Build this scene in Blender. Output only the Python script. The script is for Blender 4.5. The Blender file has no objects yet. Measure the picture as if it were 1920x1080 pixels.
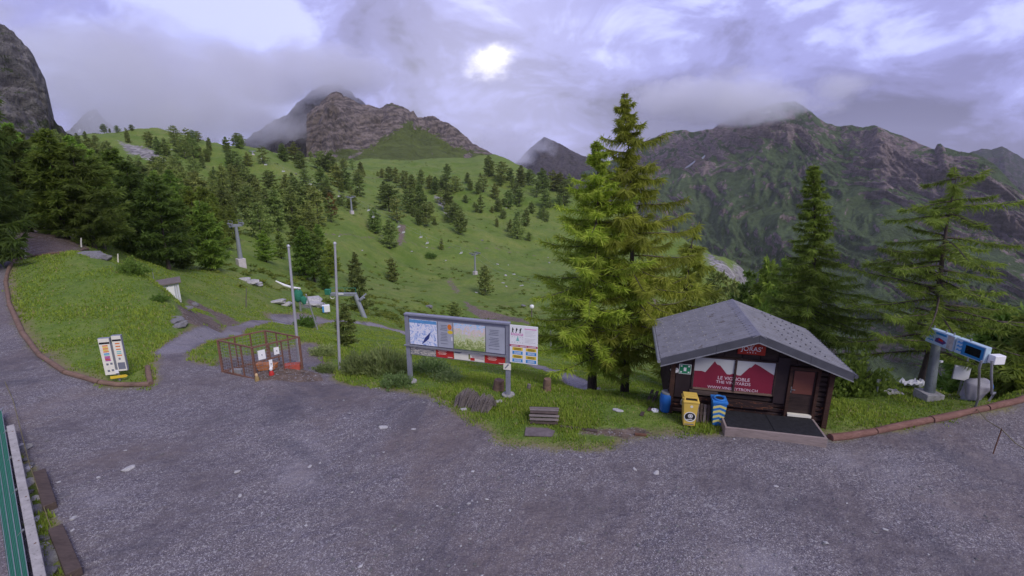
import bpy, math, random
import numpy as np
from mathutils import Vector, Matrix

random.seed(7)
R = math.radians
SC = bpy.context.scene
COL = SC.collection

# ------------------------------------------------------------------ camera, sky, sun, exposure
PITCH, FPX, CAMZ = R(14.4), 900.0, 8.3
cam = bpy.data.cameras.new('camera')
cam.sensor_width = 36.0
cam.lens = FPX / 1920 * 36.0
cam.clip_start, cam.clip_end = 0.1, 20000
camo = bpy.data.objects.new('camera', cam)
COL.objects.link(camo)
camo.location = (0, 0, CAMZ)
camo.rotation_euler = (R(90) - PITCH, 0, 0)
SC.camera = camo

SUN_EL, SUN_AZ = R(44), R(146)          # azimuth clockwise from the view direction (+Y)
world = bpy.data.worlds.new('World')
SC.world = world
world.use_nodes = True
wt = world.node_tree
wt.nodes.clear()


def wn(kind, **kw):
    n = wt.nodes.new(kind)
    for k, v in kw.items():
        setattr(n, k, v)
    return n


def wl(a, b):
    wt.links.new(a, b)


def wmath(op, a, b=None, c=None, clamp=False):
    n = wn('ShaderNodeMath', operation=op, use_clamp=clamp)
    for i, v in enumerate((a, b, c)):
        if v is None:
            continue
        if isinstance(v, (int, float)):
            n.inputs[i].default_value = v
        else:
            wl(v, n.inputs[i])
    return n.outputs[0]


def wmix(f, a, b):
    n = wn('ShaderNodeMix', data_type='RGBA')
    if isinstance(f, (int, float)):
        n.inputs[0].default_value = f
    else:
        wl(f, n.inputs[0])
    for s, v in ((6, a), (7, b)):
        if isinstance(v, tuple):
            n.inputs[s].default_value = (*v, 1)
        else:
            wl(v, n.inputs[s])
    return n.outputs[2]


sky = wn('ShaderNodeTexSky', sky_type='NISHITA')
sky.sun_disc = False
sky.sun_elevation = SUN_EL
sky.sun_rotation = SUN_AZ
sky.altitude = 1400
skyb = wn('ShaderNodeMix', data_type='RGBA', blend_type='MULTIPLY')
skyb.inputs[0].default_value = 1
wl(sky.outputs[0], skyb.inputs[6])
skyb.inputs[7].default_value = (0.09, 0.09, 0.10, 1)
tc = wn('ShaderNodeTexCoord')
# clouds live on a flat layer high above: direction divided by its height (compressed toward the horizon)
sep = wn('ShaderNodeSeparateXYZ')
wl(tc.outputs['Generated'], sep.inputs[0])
den = wmath('ADD', wmath('ABSOLUTE', sep.outputs[2]), 0.55)
comb = wn('ShaderNodeCombineXYZ')
wl(wmath('DIVIDE', sep.outputs[0], den), comb.inputs[0])
wl(wmath('DIVIDE', sep.outputs[1], den), comb.inputs[1])
wl(wmath('MULTIPLY', sep.outputs[2], 1.6), comb.inputs[2])


def wnoise(scale, detail, rough, dist, off):
    mp = wn('ShaderNodeMapping')
    mp.inputs['Location'].default_value = off
    wl(comb.outputs[0], mp.inputs[0])
    n = wn('ShaderNodeTexNoise', noise_dimensions='3D')
    wl(mp.outputs[0], n.inputs['Vector'])
    n.inputs['Scale'].default_value = scale
    n.inputs['Detail'].default_value = detail
    n.inputs['Roughness'].default_value = rough
    n.inputs['Distortion'].default_value = dist
    return n.outputs['Fac']


def wramp(fac, stops):
    n = wn('ShaderNodeValToRGB')
    cr = n.color_ramp
    cr.interpolation = 'EASE'
    while len(cr.elements) < len(stops):
        cr.elements.new(0.5)
    for e, (p, c) in zip(cr.elements, stops):
        e.position = p
        e.color = (*c, 1)
    wl(fac, n.inputs[0])
    return n.outputs[0]


big = wnoise(1.25, 5, 0.5, 0.45, (3.1, 1.7, 0.4))
fine = wnoise(3.4, 9, 0.6, 0.5, (0.3, 7.7, 2.4))
cl = wmath('ADD', wmath('MULTIPLY', big, 0.57), wmath('MULTIPLY', fine, 0.43))
cloudc = wramp(cl, [(0.405, (0.130, 0.124, 0.218)), (0.47, (0.204, 0.199, 0.385)), (0.53, (0.285, 0.287, 0.575)), (0.595, (0.47, 0.50, 0.92))])


def wdir(px, py):
    a, b = (px - 960) / FPX, -(py - 540) / FPX
    v = Vector((a, math.cos(PITCH) + b * math.sin(PITCH), -math.sin(PITCH) + b * math.cos(PITCH)))
    return v.normalized()


def wglow(px, py, power):
    d = wn('ShaderNodeVectorMath', operation='DOT_PRODUCT')
    nrm = wn('ShaderNodeVectorMath', operation='NORMALIZE')
    wl(tc.outputs['Generated'], nrm.inputs[0])
    wv_ = wn('ShaderNodeVectorMath', operation='MULTIPLY_ADD')
    nz_ = wn('ShaderNodeTexNoise')
    wl(nrm.outputs[0], nz_.inputs['Vector'])
    nz_.inputs['Scale'].default_value = 9
    nz_.inputs['Detail'].default_value = 6
    wl(nz_.outputs['Color'], wv_.inputs[0])
    wv_.inputs[1].default_value = (0.11, 0.0, 0.11)
    sh_ = wn('ShaderNodeVectorMath', operation='ADD')
    wl(nrm.outputs[0], sh_.inputs[0])
    sh_.inputs[1].default_value = (-0.055, 0, -0.055)
    wl(sh_.outputs[0], wv_.inputs[2])
    nr2 = wn('ShaderNodeVectorMath', operation='NORMALIZE')
    wl(wv_.outputs[0], nr2.inputs[0])
    wl(nr2.outputs[0], d.inputs[0])
    d.inputs[1].default_value = wdir(px, py)
    return wmath('POWER', wmath('MAXIMUM', d.outputs['Value'], 0.0), power)


# the sun stands behind thin cloud: a bright tear with a wide soft halo round it
rag = wnoise(7.0, 8, 0.62, 0.3, (5.3, 2.2, 1.1))
tg = wmath('ADD', wglow(922, 118, 1000), wmath('MULTIPLY', wmath('SUBTRACT', rag, 0.5), 1.5))
tr_ = wn('ShaderNodeMapRange', interpolation_type='SMOOTHSTEP')
wl(tg, tr_.inputs[0])
tr_.inputs[1].default_value = 0.30
tr_.inputs[2].default_value = 1.10
tear = wmath('MULTIPLY', tr_.outputs[0], wglow(922, 122, 180))
halo = wglow(915, 135, 26)
glow = wmath('ADD', wmath('MULTIPLY', tear, 0.95), wmath('MULTIPLY', halo, 0.17))
withglow = wmix(wmath('MINIMUM', glow, 1.0), cloudc, (1.05, 1.03, 1.15))
veil = wmix(0.96, skyb.outputs[2], withglow)
bg = wn('ShaderNodeBackground')
wl(veil, bg.inputs[0])
bg.inputs[1].default_value = 1.0
wo = wn('ShaderNodeOutputWorld')
wl(bg.outputs[0], wo.inputs[0])

sun = bpy.data.lights.new('sun', 'SUN')
sun.energy = 1.5
sun.angle = R(22)
sun.color = (1.0, 0.955, 0.93)
suno = bpy.data.objects.new('sun', sun)
COL.objects.link(suno)
sd = Vector((math.sin(SUN_AZ) * math.cos(SUN_EL), math.cos(SUN_AZ) * math.cos(SUN_EL), math.sin(SUN_EL)))
suno.rotation_euler = (-sd).to_track_quat('-Z', 'Y').to_euler()
suno.location = (60, -40, 90)

SC.view_settings.view_transform = 'Standard'
SC.view_settings.look = 'None'
SC.view_settings.exposure = 0.58
SC.view_settings.gamma = 1.0
SC.view_settings.use_curve_mapping = False
cy = SC.cycles
cy.use_denoising = True
cy.max_bounces = 8
cy.diffuse_bounces = 3
cy.transparent_max_bounces = 16
cy.volume_bounces = 5
cy.volume_step_rate = 2.0
cy.volume_max_steps = 96

# ------------------------------------------------------------------ numpy noise
_rng = np.random.default_rng(11)
_G = _rng.normal(size=(256, 3))
_G /= np.linalg.norm(_G, axis=1)[:, None]


def _h(ix, iy, iz, seed):
    h = (ix.astype(np.int64) * 374761393 + iy.astype(np.int64) * 668265263 + iz.astype(np.int64) * 2147483647 + seed * 974711) & 0xFFFFFFFF
    h = ((h ^ (h >> 13)) * 1274126177) & 0xFFFFFFFF
    return ((h ^ (h >> 16)) & 255)


def gnoise(p, seed=0):
    f = np.floor(p)
    i = f.astype(np.int64)
    r = p - f
    u = r * r * r * (r * (r * 6 - 15) + 10)
    out = np.zeros(len(p))
    for dx in (0, 1):
        wx = u[:, 0] if dx else 1 - u[:, 0]
        for dy in (0, 1):
            wy = u[:, 1] if dy else 1 - u[:, 1]
            for dz in (0, 1):
                wz = u[:, 2] if dz else 1 - u[:, 2]
                g = _G[_h(i[:, 0] + dx, i[:, 1] + dy, i[:, 2] + dz, seed)]
                d = (r[:, 0] - dx) * g[:, 0] + (r[:, 1] - dy) * g[:, 1] + (r[:, 2] - dz) * g[:, 2]
                out += wx * wy * wz * d
    return out * 1.5


def fbm(p, octv=4, seed=0, gain=0.5):
    s, a, q = 0.0, 1.0, p.copy()
    for k in range(octv):
        s = s + a * gnoise(q, seed + k * 17)
        a *= gain
        q = q * 2.03
    return s


def ridged(p, octv=5, seed=0, gain=0.55):
    s, a, q, tot = 0.0, 1.0, p.copy(), 0.0
    for k in range(octv):
        s = s + a * (1 - np.abs(gnoise(q, seed + k * 17)) * 1.6)
        tot += a
        a *= gain
        q = q * 2.07
    return s / tot


# ------------------------------------------------------------------ pixels of the photograph (1920 x 1080) and the place
CT, ST = math.cos(PITCH), math.sin(PITCH)


def ray(px, py):
    a, b = (px - 960) / FPX, -(py - 540) / FPX
    return Vector((a, CT + b * ST, -ST + b * CT))


def at_d(px, py, d):
    """point seen at a pixel at horizontal distance d"""
    v = ray(px, py)
    k = d / math.hypot(v.x, v.y)
    return Vector((v.x * k, v.y * k, CAMZ + v.z * k))


def at_z(px, py, z=0.0):
    v = ray(px, py)
    k = (z - CAMZ) / v.z
    return Vector((v.x * k, v.y * k, z))


def z_for(y, py):
    """height that shows at image row py for something standing at forward distance y"""
    dy = py - 540
    return CAMZ - y * (FPX * ST + dy * CT) / (FPX * CT - dy * ST)


def proj(P):
    """world points -> pixel arrays"""
    P = np.asarray(P, float)
    x, y, z = P[..., 0], P[..., 1], P[..., 2] - CAMZ
    f = np.maximum(y * CT - z * ST, 1e-3)
    return 960 + FPX * x / f, 540 - FPX * (y * ST + z * CT) / f


# ------------------------------------------------------------------ object and mesh helpers
def tag(o, label=None, cat=None, group=None, kind=None):
    if label:
        o['label'] = label
    if cat:
        o['category'] = cat
    if group:
        o['group'] = group
    if kind:
        o['kind'] = kind
    return o


def thing(name, label, cat, loc=(0, 0, 0), rz=0.0, group=None):
    o = bpy.data.objects.new(name, None)
    o.empty_display_size = 0.2
    COL.objects.link(o)
    o.location = loc
    o.rotation_euler = (0, 0, rz)
    return tag(o, label, cat, group)


def arr_mesh(name, V, F, mats=(), cols=None, smooth=False, midx=None):
    """V (n,3) array, F (m,k) array of equal-sized faces"""
    V = np.asarray(V, np.float32)
    F = np.asarray(F, np.int32)
    me = bpy.data.meshes.new(name)
    me.vertices.add(len(V))
    me.vertices.foreach_set('co', V.ravel())
    n, k = F.shape
    me.loops.add(n * k)
    me.loops.foreach_set('vertex_index', F.ravel())
    me.polygons.add(n)
    me.polygons.foreach_set('loop_start', np.arange(0, n * k, k, dtype=np.int32))
    me.polygons.foreach_set('loop_total', np.full(n, k, np.int32))
    if midx is not None:
        me.polygons.foreach_set('material_index', np.asarray(midx, np.int32))
    me.update(calc_edges=True)
    me.polygons.foreach_set('use_smooth', np.full(n, smooth, bool))
    for key, c in (cols or {}).items():
        at = me.color_attributes.new(key, 'FLOAT_COLOR', 'POINT')
        c = np.asarray(c, np.float32)
        if c.shape[1] == 3:
            c = np.hstack([c, np.ones((len(c), 1), np.float32)])
        at.data.foreach_set('color', c.ravel())
    for m in mats:
        me.materials.append(m)
    return me


def mobj(name, me, parent=None, loc=None):
    o = bpy.data.objects.new(name, me)
    COL.objects.link(o)
    if parent is not None:
        o.parent = parent
    if loc is not None:
        o.location = loc
    return o


class MB:
    """collects boxes, bars, tubes and prisms for one part"""

    def __init__(s):
        s.v, s.f, s.m, s.cur, s.sm = [], [], [], 0, []
        s.smooth = False

    def add(s, vs, fs):
        b = len(s.v)
        s.v += [tuple(v) for v in vs]
        for f in fs:
            s.f.append(tuple(i + b for i in f))
            s.m.append(s.cur)
            s.sm.append(s.smooth)
        return s

    def mat(s, i):
        s.cur = i
        return s

    def box(s, c, d, rot=None):
        hx, hy, hz = d[0] / 2, d[1] / 2, d[2] / 2
        vs = [Vector((x, y, z)) for x in (-hx, hx) for y in (-hy, hy) for z in (-hz, hz)]
        if rot is not None:
            vs = [rot @ v for v in vs]
        c = Vector(c)
        return s.add([v + c for v in vs], [(0, 1, 3, 2), (4, 6, 7, 5), (0, 4, 5, 1), (2, 3, 7, 6), (0, 2, 6, 4), (1, 5, 7, 3)])

    def bar(s, p0, p1, w, h=None, up=(0, 0, 1)):
        p0, p1 = Vector(p0), Vector(p1)
        h = w if h is None else h
        t = (p1 - p0).normalized()
        u = Vector(up)
        if abs(t.dot(u)) > 0.97:
            u = Vector((0, 1, 0))
        sd_ = t.cross(u).normalized()
        u = sd_.cross(t).normalized()
        vs = []
        for p in (p0, p1):
            for a, b in ((-1, -1), (1, -1), (1, 1), (-1, 1)):
                vs.append(p + sd_ * a * w / 2 + u * b * h / 2)
        return s.add(vs, [(0, 1, 2, 3), (7, 6, 5, 4), (0, 4, 5, 1), (1, 5, 6, 2), (2, 6, 7, 3), (3, 7, 4, 0)])

    def tube(s, pts, r, n=8, r1=None, caps=True, wob=0.0, seed=0):
        pts = [Vector(p) for p in pts]
        m = len(pts)
        rs = r if isinstance(r, (list, tuple)) else [r + ((r1 if r1 is not None else r) - r) * i / (m - 1) for i in range(m)]
        rnd = random.Random(seed)
        vs, fs = [], []
        ref = None
        for i, p in enumerate(pts):
            t = (pts[min(i + 1, m - 1)] - pts[max(i - 1, 0)]).normalized()
            if ref is None:
                ref = Vector((0, 0, 1)) if abs(t.z) < 0.9 else Vector((1, 0, 0))
            a = t.cross(ref).normalized()
            b = a.cross(t).normalized()
            ref = b
            for k in range(n):
                ang = 2 * math.pi * k / n
                rr = rs[i] * (1 + wob * rnd.uniform(-1, 1))
                vs.append(p + a * math.cos(ang) * rr + b * math.sin(ang) * rr)
        for i in range(m - 1):
            for k in range(n):
                fs.append((i * n + k, i * n + (k + 1) % n, (i + 1) * n + (k + 1) % n, (i + 1) * n + k))
        old = s.smooth
        s.smooth = n > 5
        s.add(vs, fs)
        if caps:
            s.smooth = False
            s.add(vs[:n], [tuple(range(n - 1, -1, -1))])
            s.add(vs[-n:], [tuple(range(n))])
        s.smooth = old
        return s

    def prism(s, poly, o, ux, uy, th):
        """2-D polygon in plane (o, ux, uy) extruded by the vector th"""
        o, ux, uy, th = Vector(o), Vector(ux), Vector(uy), Vector(th)
        n = len(poly)
        a = [o + ux * p[0] + uy * p[1] for p in poly]
        b = [p + th for p in a]
        return s.add(a + b, [tuple(range(n)), tuple(range(2 * n - 1, n - 1, -1))] + [(i, i + n, (i + 1) % n + n, (i + 1) % n) for i in range(n)])

    def build(s, name, mats, parent=None, loc=None, bevel=0.0):
        me = bpy.data.meshes.new(name)
        me.from_pydata([tuple(v) for v in s.v], [], s.f)
        mats = mats if isinstance(mats, (list, tuple)) else [mats]
        for m in mats:
            me.materials.append(m)
        me.polygons.foreach_set('material_index', s.m)
        me.polygons.foreach_set('use_smooth', s.sm)
        me.update()
        import bmesh
        bm = bmesh.new()
        bm.from_mesh(me)
        bmesh.ops.recalc_face_normals(bm, faces=bm.faces)
        bm.to_mesh(me)
        bm.free()
        o = mobj(name, me, parent, loc)
        if bevel:
            md = o.modifiers.new('bevel', 'BEVEL')
            md.width = bevel
            md.segments = 2
            md.limit_method = 'ANGLE'
        return o


# ------------------------------------------------------------------ materials
class NT:
    def __init__(s, name):
        s.m = bpy.data.materials.new(name)
        s.m.use_nodes = True
        s.t = s.m.node_tree
        s.t.nodes.clear()
        s.out = s.n('ShaderNodeOutputMaterial')
        s.b = s.n('ShaderNodeBsdfPrincipled')
        s.l(s.b.outputs[0], s.out.inputs[0])
        s.b.inputs['Specular IOR Level'].default_value = 0.25

    def n(s, kind, **kw):
        x = s.t.nodes.new(kind)
        for k, v in kw.items():
            setattr(x, k, v)
        return x

    def l(s, a, b):
        s.t.links.new(a, b)

    def set(s, inp, v):
        if isinstance(v, (int, float)):
            inp.default_value = v
        elif isinstance(v, tuple):
            inp.default_value = v if len(v) == len(inp.default_value) else (*v, 1)
        else:
            s.l(v, inp)

    def math(s, op, a, b=None, c=None, clamp=False):
        x = s.n('ShaderNodeMath', operation=op, use_clamp=clamp)
        for i, v in enumerate((a, b, c)):
            if v is not None:
                s.set(x.inputs[i], v)
        return x.outputs[0]

    def mix(s, f, a, b, blend='MIX'):
        x = s.n('ShaderNodeMix', data_type='RGBA', blend_type=blend)
        s.set(x.inputs[0], f)
        s.set(x.inputs[6], a)
        s.set(x.inputs[7], b)
        return x.outputs[2]

    def co(s, kind='Object', scale=None, rot=None):
        x = s.n('ShaderNodeTexCoord').outputs[kind]
        if scale is not None or rot is not None:
            mp = s.n('ShaderNodeMapping')
            s.l(x, mp.inputs[0])
            if scale is not None:
                mp.inputs['Scale'].default_value = scale if isinstance(scale, tuple) else (scale,) * 3
            if rot is not None:
                mp.inputs['Rotation'].default_value = rot
            x = mp.outputs[0]
        return x

    def pos(s, scale=None, rot=None):
        x = s.n('ShaderNodeNewGeometry').outputs['Position']
        mp = s.n('ShaderNodeMapping')
        s.l(x, mp.inputs[0])
        if scale is not None:
            mp.inputs['Scale'].default_value = scale if isinstance(scale, tuple) else (scale,) * 3
        if rot is not None:
            mp.inputs['Rotation'].default_value = rot
        return mp.outputs[0]

    def noise(s, vec, scale, detail=4, rough=0.55, dist=0.0, col=False):
        x = s.n('ShaderNodeTexNoise')
        if vec is not None:
            s.l(vec, x.inputs['Vector'])
        x.inputs['Scale'].default_value = scale
        x.inputs['Detail'].default_value = detail
        x.inputs['Roughness'].default_value = rough
        x.inputs['Distortion'].default_value = dist
        return x.outputs['Color' if col else 'Fac']

    def voro(s, vec, scale, feature='F1', out='Distance', rnd=1.0):
        x = s.n('ShaderNodeTexVoronoi', feature=feature)
        s.l(vec, x.inputs['Vector'])
        x.inputs['Scale'].default_value = scale
        x.inputs['Randomness'].default_value = rnd
        return x.outputs[out]

    def ramp(s, fac, stops, interp='LINEAR'):
        x = s.n('ShaderNodeValToRGB')
        cr = x.color_ramp
        cr.interpolation = interp
        while len(cr.elements) < len(stops):
            cr.elements.new(0.5)
        for e, (p, c) in zip(cr.elements, stops):
            e.position = p
            e.color = (c, c, c, 1) if isinstance(c, (int, float)) else (*c, 1)
        s.l(fac, x.inputs[0])
        return x.outputs[0]

    def range(s, v, a, b, c=0.0, d=1.0):
        x = s.n('ShaderNodeMapRange', interpolation_type='SMOOTHSTEP')
        s.set(x.inputs[0], v)
        for i, q in enumerate((a, b, c, d)):
            x.inputs[i + 1].default_value = q
        return x.outputs[0]

    def bump(s, h, strength=0.3, dist=0.02, prev=None):
        x = s.n('ShaderNodeBump')
        x.inputs['Strength'].default_value = strength
        x.inputs['Distance'].default_value = dist
        s.l(h, x.inputs['Height'])
        if prev is not None:
            s.l(prev, x.inputs['Normal'])
        return x.outputs[0]

    def fin(s, col, rough=0.8, normal=None, metal=0.0):
        s.set(s.b.inputs['Base Color'], col)
        s.set(s.b.inputs['Roughness'], rough)
        s.b.inputs['Metallic'].default_value = metal
        if normal is not None:
            s.l(normal, s.b.inputs['Normal'])
        return s.m

    def attr(s, name):
        return s.n('ShaderNodeAttribute', attribute_name=name)


def plain(name, c, rough=0.6, var=0.18, scale=6.0, metal=0.0, bump=0.0, stretch=None, dirt=0.0, dirtc=(0.09, 0.075, 0.06)):
    """painted or plain surface with faint unevenness and optional grime"""
    t = NT(name)
    v = t.co('Object', stretch)
    n = t.noise(v, scale, 5, 0.6)
    lo, hi = tuple(x * (1 - var) for x in c), tuple(min(1, x * (1 + var)) for x in c)
    col = t.ramp(n, [(0.3, lo), (0.7, hi)])
    if dirt:
        d = t.noise(v, scale * 2.3, 8, 0.7, 1.0)
        col = t.mix(t.range(d, 0.62 - dirt * 0.35, 0.75 - dirt * 0.2), col, dirtc)
    nm = t.bump(t.noise(v, scale * 4, 6, 0.65), bump, 0.01) if bump else None
    return t.fin(col, rough, nm, metal)


def wood(name, c0, c1, scale=(2.5, 22, 22), rough=0.8, bump=0.4):
    t = NT(name)
    v = t.co('Object', scale)
    n = t.noise(v, 1.0, 7, 0.65, 1.2)
    n2 = t.noise(t.co('Object'), 1.7, 3, 0.5)
    col = t.ramp(t.math('ADD', t.math('MULTIPLY', n, 0.7), t.math('MULTIPLY', n2, 0.3)), [(0.32, c0), (0.66, c1)])
    return t.fin(col, rough, t.bump(n, bump, 0.01))

# ------------------------------------------------------------------ the lie of the land
# control points: image pixel and horizontal distance in metres -> real height there
CP = []


def cpz(px, py, z=0.0):
    p = at_z(px, py, z)
    CP.append((p.x, p.y, z))


def cpd(px, py, d):
    p = at_d(px, py, d)
    CP.append((p.x, p.y, p.z))


def cpa(az, d, z):
    CP.append((d * math.sin(R(az)), d * math.cos(R(az)), z))


for px in (60, 330, 640, 960, 1280, 1600, 1900):
    for py in (830, 920, 1070):
        cpz(px, py)
for px, py in ((300, 735), (430, 715), (560, 718), (700, 722), (770, 716), (860, 738), (955, 742), (1030, 752), (1110, 765), (1180, 765),
               (1255, 790), (1400, 780), (1545, 775), (1640, 775), (1740, 752), (1830, 745), (1915, 735), (430, 690), (540, 672), (180, 735), (240, 722)):
    cpz(px, py)
for az in (-180, -150, -120, -90, 90, 120, 150):
    for d in (6, 25, 80):
        cpa(az, d, 0.0)
    cpa(az, 300, 2.0)
    cpa(az, 1200, 5.0)
for az in (-180, -90, -45, 0, 45, 90):
    cpa(az, 2.5, 0.0)
    cpa(az, 5, 0.0)
for px, py, d in (
    # road and bank on the left
    (20, 490, 48), (8, 560, 38), (0, 640, 31), (60, 672, 27.6), (130, 700, 24.9), (110, 560, 35.0), (160, 475, 44), (60, 440, 60), (20, 440, 62), (120, 455, 58),
    (270, 520, 38), (330, 570, 33.5), (200, 620, 29.5), (250, 660, 26.2), (325, 605, 30.2), (215, 560, 34), (335, 628, 28.3), (345, 642, 27), (300, 680, 23.6),
    # behind the bank: shed, dirt, path
    (330, 560, 50), (365, 590, 44), (400, 625, 36), (450, 613, 40), (560, 604, 55), (640, 602, 60), (380, 545, 58), (420, 585, 50),
    (440, 640, 30), (520, 632, 30), (600, 640, 27), (560, 681, 23.6), (638, 698, 20.9), (700, 690, 24.5), (700, 660, 34), (770, 670, 31),
    (430, 510, 76), (453, 500, 96), (463, 532, 82), (520, 560, 66), (575, 580, 64), (685, 597, 65), (755, 622, 62), (620, 560, 92), (600, 500, 135),
    (250, 470, 78), (330, 500, 78), (150, 450, 66), (80, 400, 110), (250, 400, 150), (350, 420, 140),
    # hollow in front of the billboard
    (860, 690, 26), (900, 655, 45), (1025, 722, 20), (1010, 688, 38), (1100, 732, 24), (960, 640, 60), (1060, 670, 50),
    (1140, 715, 26), (1200, 700, 30), (1111, 736, 20.8), (1170, 737, 21.0),
    (800, 560, 120), (850, 600, 98), (900, 515, 190), (735, 525, 168), (1000, 480, 255), (1030, 560, 150), (1040, 620, 82), (950, 590, 120),
    # the hillside behind
    (660, 405, 232), (750, 420, 245), (900, 450, 262), (560, 400, 220), (430, 420, 150), (500, 450, 140), (560, 450, 165), (660, 460, 190), (800, 480, 215),
    (400, 350, 270), (470, 330, 300), (700, 330, 430), (700, 305, 520), (620, 310, 450), (560, 300, 440), (480, 300, 340), (450, 270, 430), (380, 262, 400), (330, 246, 390), (260, 244, 380),
    (190, 250, 365), (100, 285, 330), (20, 300, 320), (290, 300, 300), (200, 330, 230), (330, 300, 310), (60, 340, 200),
    (850, 330, 440), (900, 300, 560), (930, 293, 580), (960, 330, 470), (1000, 330, 500), (1050, 345, 470), (800, 370, 350), (900, 380, 360), (1000, 400, 360), (820, 310, 520), (760, 300, 540),
    (1100, 372, 440), (1200, 420, 410), (1260, 450, 385), (1320, 470, 340), (1365, 500, 325), (1410, 540, 305),
    (1220, 560, 150), (1230, 600, 118), (1350, 562, 185), (1390, 560, 240), (1250, 500, 250), (1290, 470, 320), (1150, 480, 290),
):
    cpd(px, py, d)
# beyond the skylines and past the edge of the terrace the ground falls away
for az, d, z in ((-52, 560, 0), (-40, 560, -10), (-30, 600, -10), (-20, 760, -10), (-10, 800, -10), (0, 820, -20), (5, 750, -60), (12, 640, -110),
                 (-60, 900, 0), (-40, 900, -60), (-20, 1200, -120), (0, 1200, -160), (20, 600, -200), (15, 1000, -260),
                 (31, 330, -150), (26, 480, -170), (27.5, 70, -28), (28.5, 150, -70), (30, 27, -4), (32, 40, -14), (35, 90, -60), (35, 200, -130), (38, 28, -3.5), (42, 40, -16), (45, 100, -75), (45, 300, -210),
                 (40, 24.5, -0.6), (43, 23.5, -0.2), (47, 24, -0.5), (50, 30, -6), (55, 60, -40), (60, 200, -150), (60, 25, -1), (75, 60, -20), (40, 800, -380), (60, 800, -380), (20, 1300, -420), (50, 1300, -450), (75, 1000, -300),
                 (-56, 30, 0.8), (-62, 45, 2), (-70, 25, 0.3), (-75, 60, 3), (-60, 90, 7), (-70, 250, 25), (-58, 350, 36), (23, 24, -3.5), (25, 40, -13)):
    cpa(az, d, z)
CP = np.array(CP)


def lp(x, y):
    return np.stack([np.arctan2(x, y), np.log(np.maximum(np.hypot(x, y), 1.5)) * 0.55], 1)


_cq = lp(CP[:, 0], CP[:, 1])
_sc = 1.0 / np.maximum(np.hypot(CP[:, 0], CP[:, 1]), 3) ** 0.0
CPC = 0.03


def _ker(a, b):
    d2 = (a[:, None, 0] - b[None, :, 0]) ** 2 + (a[:, None, 1] - b[None, :, 1]) ** 2
    return np.sqrt(d2 + CPC * CPC)


# the surface is fitted as tangent of the elevation angle, which varies gently from place to place
_tv = (CP[:, 2] - CAMZ) / np.hypot(CP[:, 0], CP[:, 1])
_n = len(CP)
_A = np.zeros((_n + 3, _n + 3))
_A[:_n, :_n] = _ker(_cq, _cq) - np.eye(_n) * 0.0008
_A[:_n, _n] = 1
_A[:_n, _n + 1:] = _cq
_A[_n, :_n] = 1
_A[_n + 1:, :_n] = _cq.T
_w = np.linalg.solve(_A, np.concatenate([_tv, np.zeros(3)]))


def gz0(x, y):
    x, y = np.atleast_1d(np.asarray(x, float)), np.atleast_1d(np.asarray(y, float))
    out = np.empty(len(x))
    for i in range(0, len(x), 20000):
        q = lp(x[i:i + 20000], y[i:i + 20000])
        t = _ker(q, _cq) @ _w[:_n] + _w[_n] + q @ _w[_n + 1:]
        out[i:i + 20000] = CAMZ + t * np.maximum(np.hypot(x[i:i + 20000], y[i:i + 20000]), 1.5)
    return out


def sdist(P, poly, closed=True):
    """signed distance (inside positive) of points to a polygon; plain distance to a line when open"""
    poly = np.asarray(poly, float)
    best = np.full(len(P), 1e9)
    inside = np.zeros(len(P), bool)
    m = len(poly)
    for i in range(m if closed else m - 1):
        a, b = poly[i], poly[(i + 1) % m]
        ab = b - a
        t = np.clip(((P - a) @ ab) / max(ab @ ab, 1e-9), 0, 1)
        best = np.minimum(best, np.hypot(*(P - a - t[:, None] * ab).T))
        if closed:
            c = ((a[1] > P[:, 1]) != (b[1] > P[:, 1])) & (P[:, 0] < (b[0] - a[0]) * (P[:, 1] - a[1]) / (b[1] - a[1] + 1e-12) + a[0])
            inside ^= c
    return np.where(inside, best, -best) if closed else best


_ds = np.exp(np.linspace(math.log(4), math.log(1100), 700))


def hit(px, py, f=None):
    """where the line of sight through a pixel first meets the ground"""
    f = f or gz
    v = ray(px, py)
    hl = math.hypot(v.x, v.y)
    k = _ds / hl
    z = CAMZ + v.z * k
    g = f(v.x * k, v.y * k)
    idx = np.nonzero(z < g)[0]
    if len(idx) == 0:
        p = at_d(px, py, 900)
        return p
    j = max(int(idx[0]), 1)
    a, b = z[j - 1] - g[j - 1], z[j] - g[j]
    u = a / (a - b + 1e-9)
    kk = k[j - 1] + (k[j] - k[j - 1]) * u
    x, y = v.x * kk, v.y * kk
    return Vector((x, y, float(f(x, y)[0])))


PLAZA_EDGE = [(0, 492), (24, 488), (14, 520), (16, 560), (38, 615), (70, 660), (120, 696), (185, 722), (283, 727), (299, 708), (294, 684), (302, 662), (322, 649), (350, 646),
              (345, 658), (358, 674), (412, 692), (420, 676), (500, 660), (575, 642), (604, 652), (606, 685), (640, 722), (700, 724), (760, 735), (835, 757), (885, 795), (925, 832), (1040, 846),
              (1130, 842), (1190, 824), (1260, 815), (1350, 815), (1555, 815), (1560, 827), (1640, 816), (1745, 794), (1850, 772), (1935, 749)]
PLAZA = [tuple(hit(px, py, gz0)[:2]) for px, py in PLAZA_EDGE] + [(30, 22), (45, 5), (45, -80), (-80, -80), (-80, 20), (-52, 30), (-44, 36)]
_pl = np.array(PLAZA)


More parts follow.
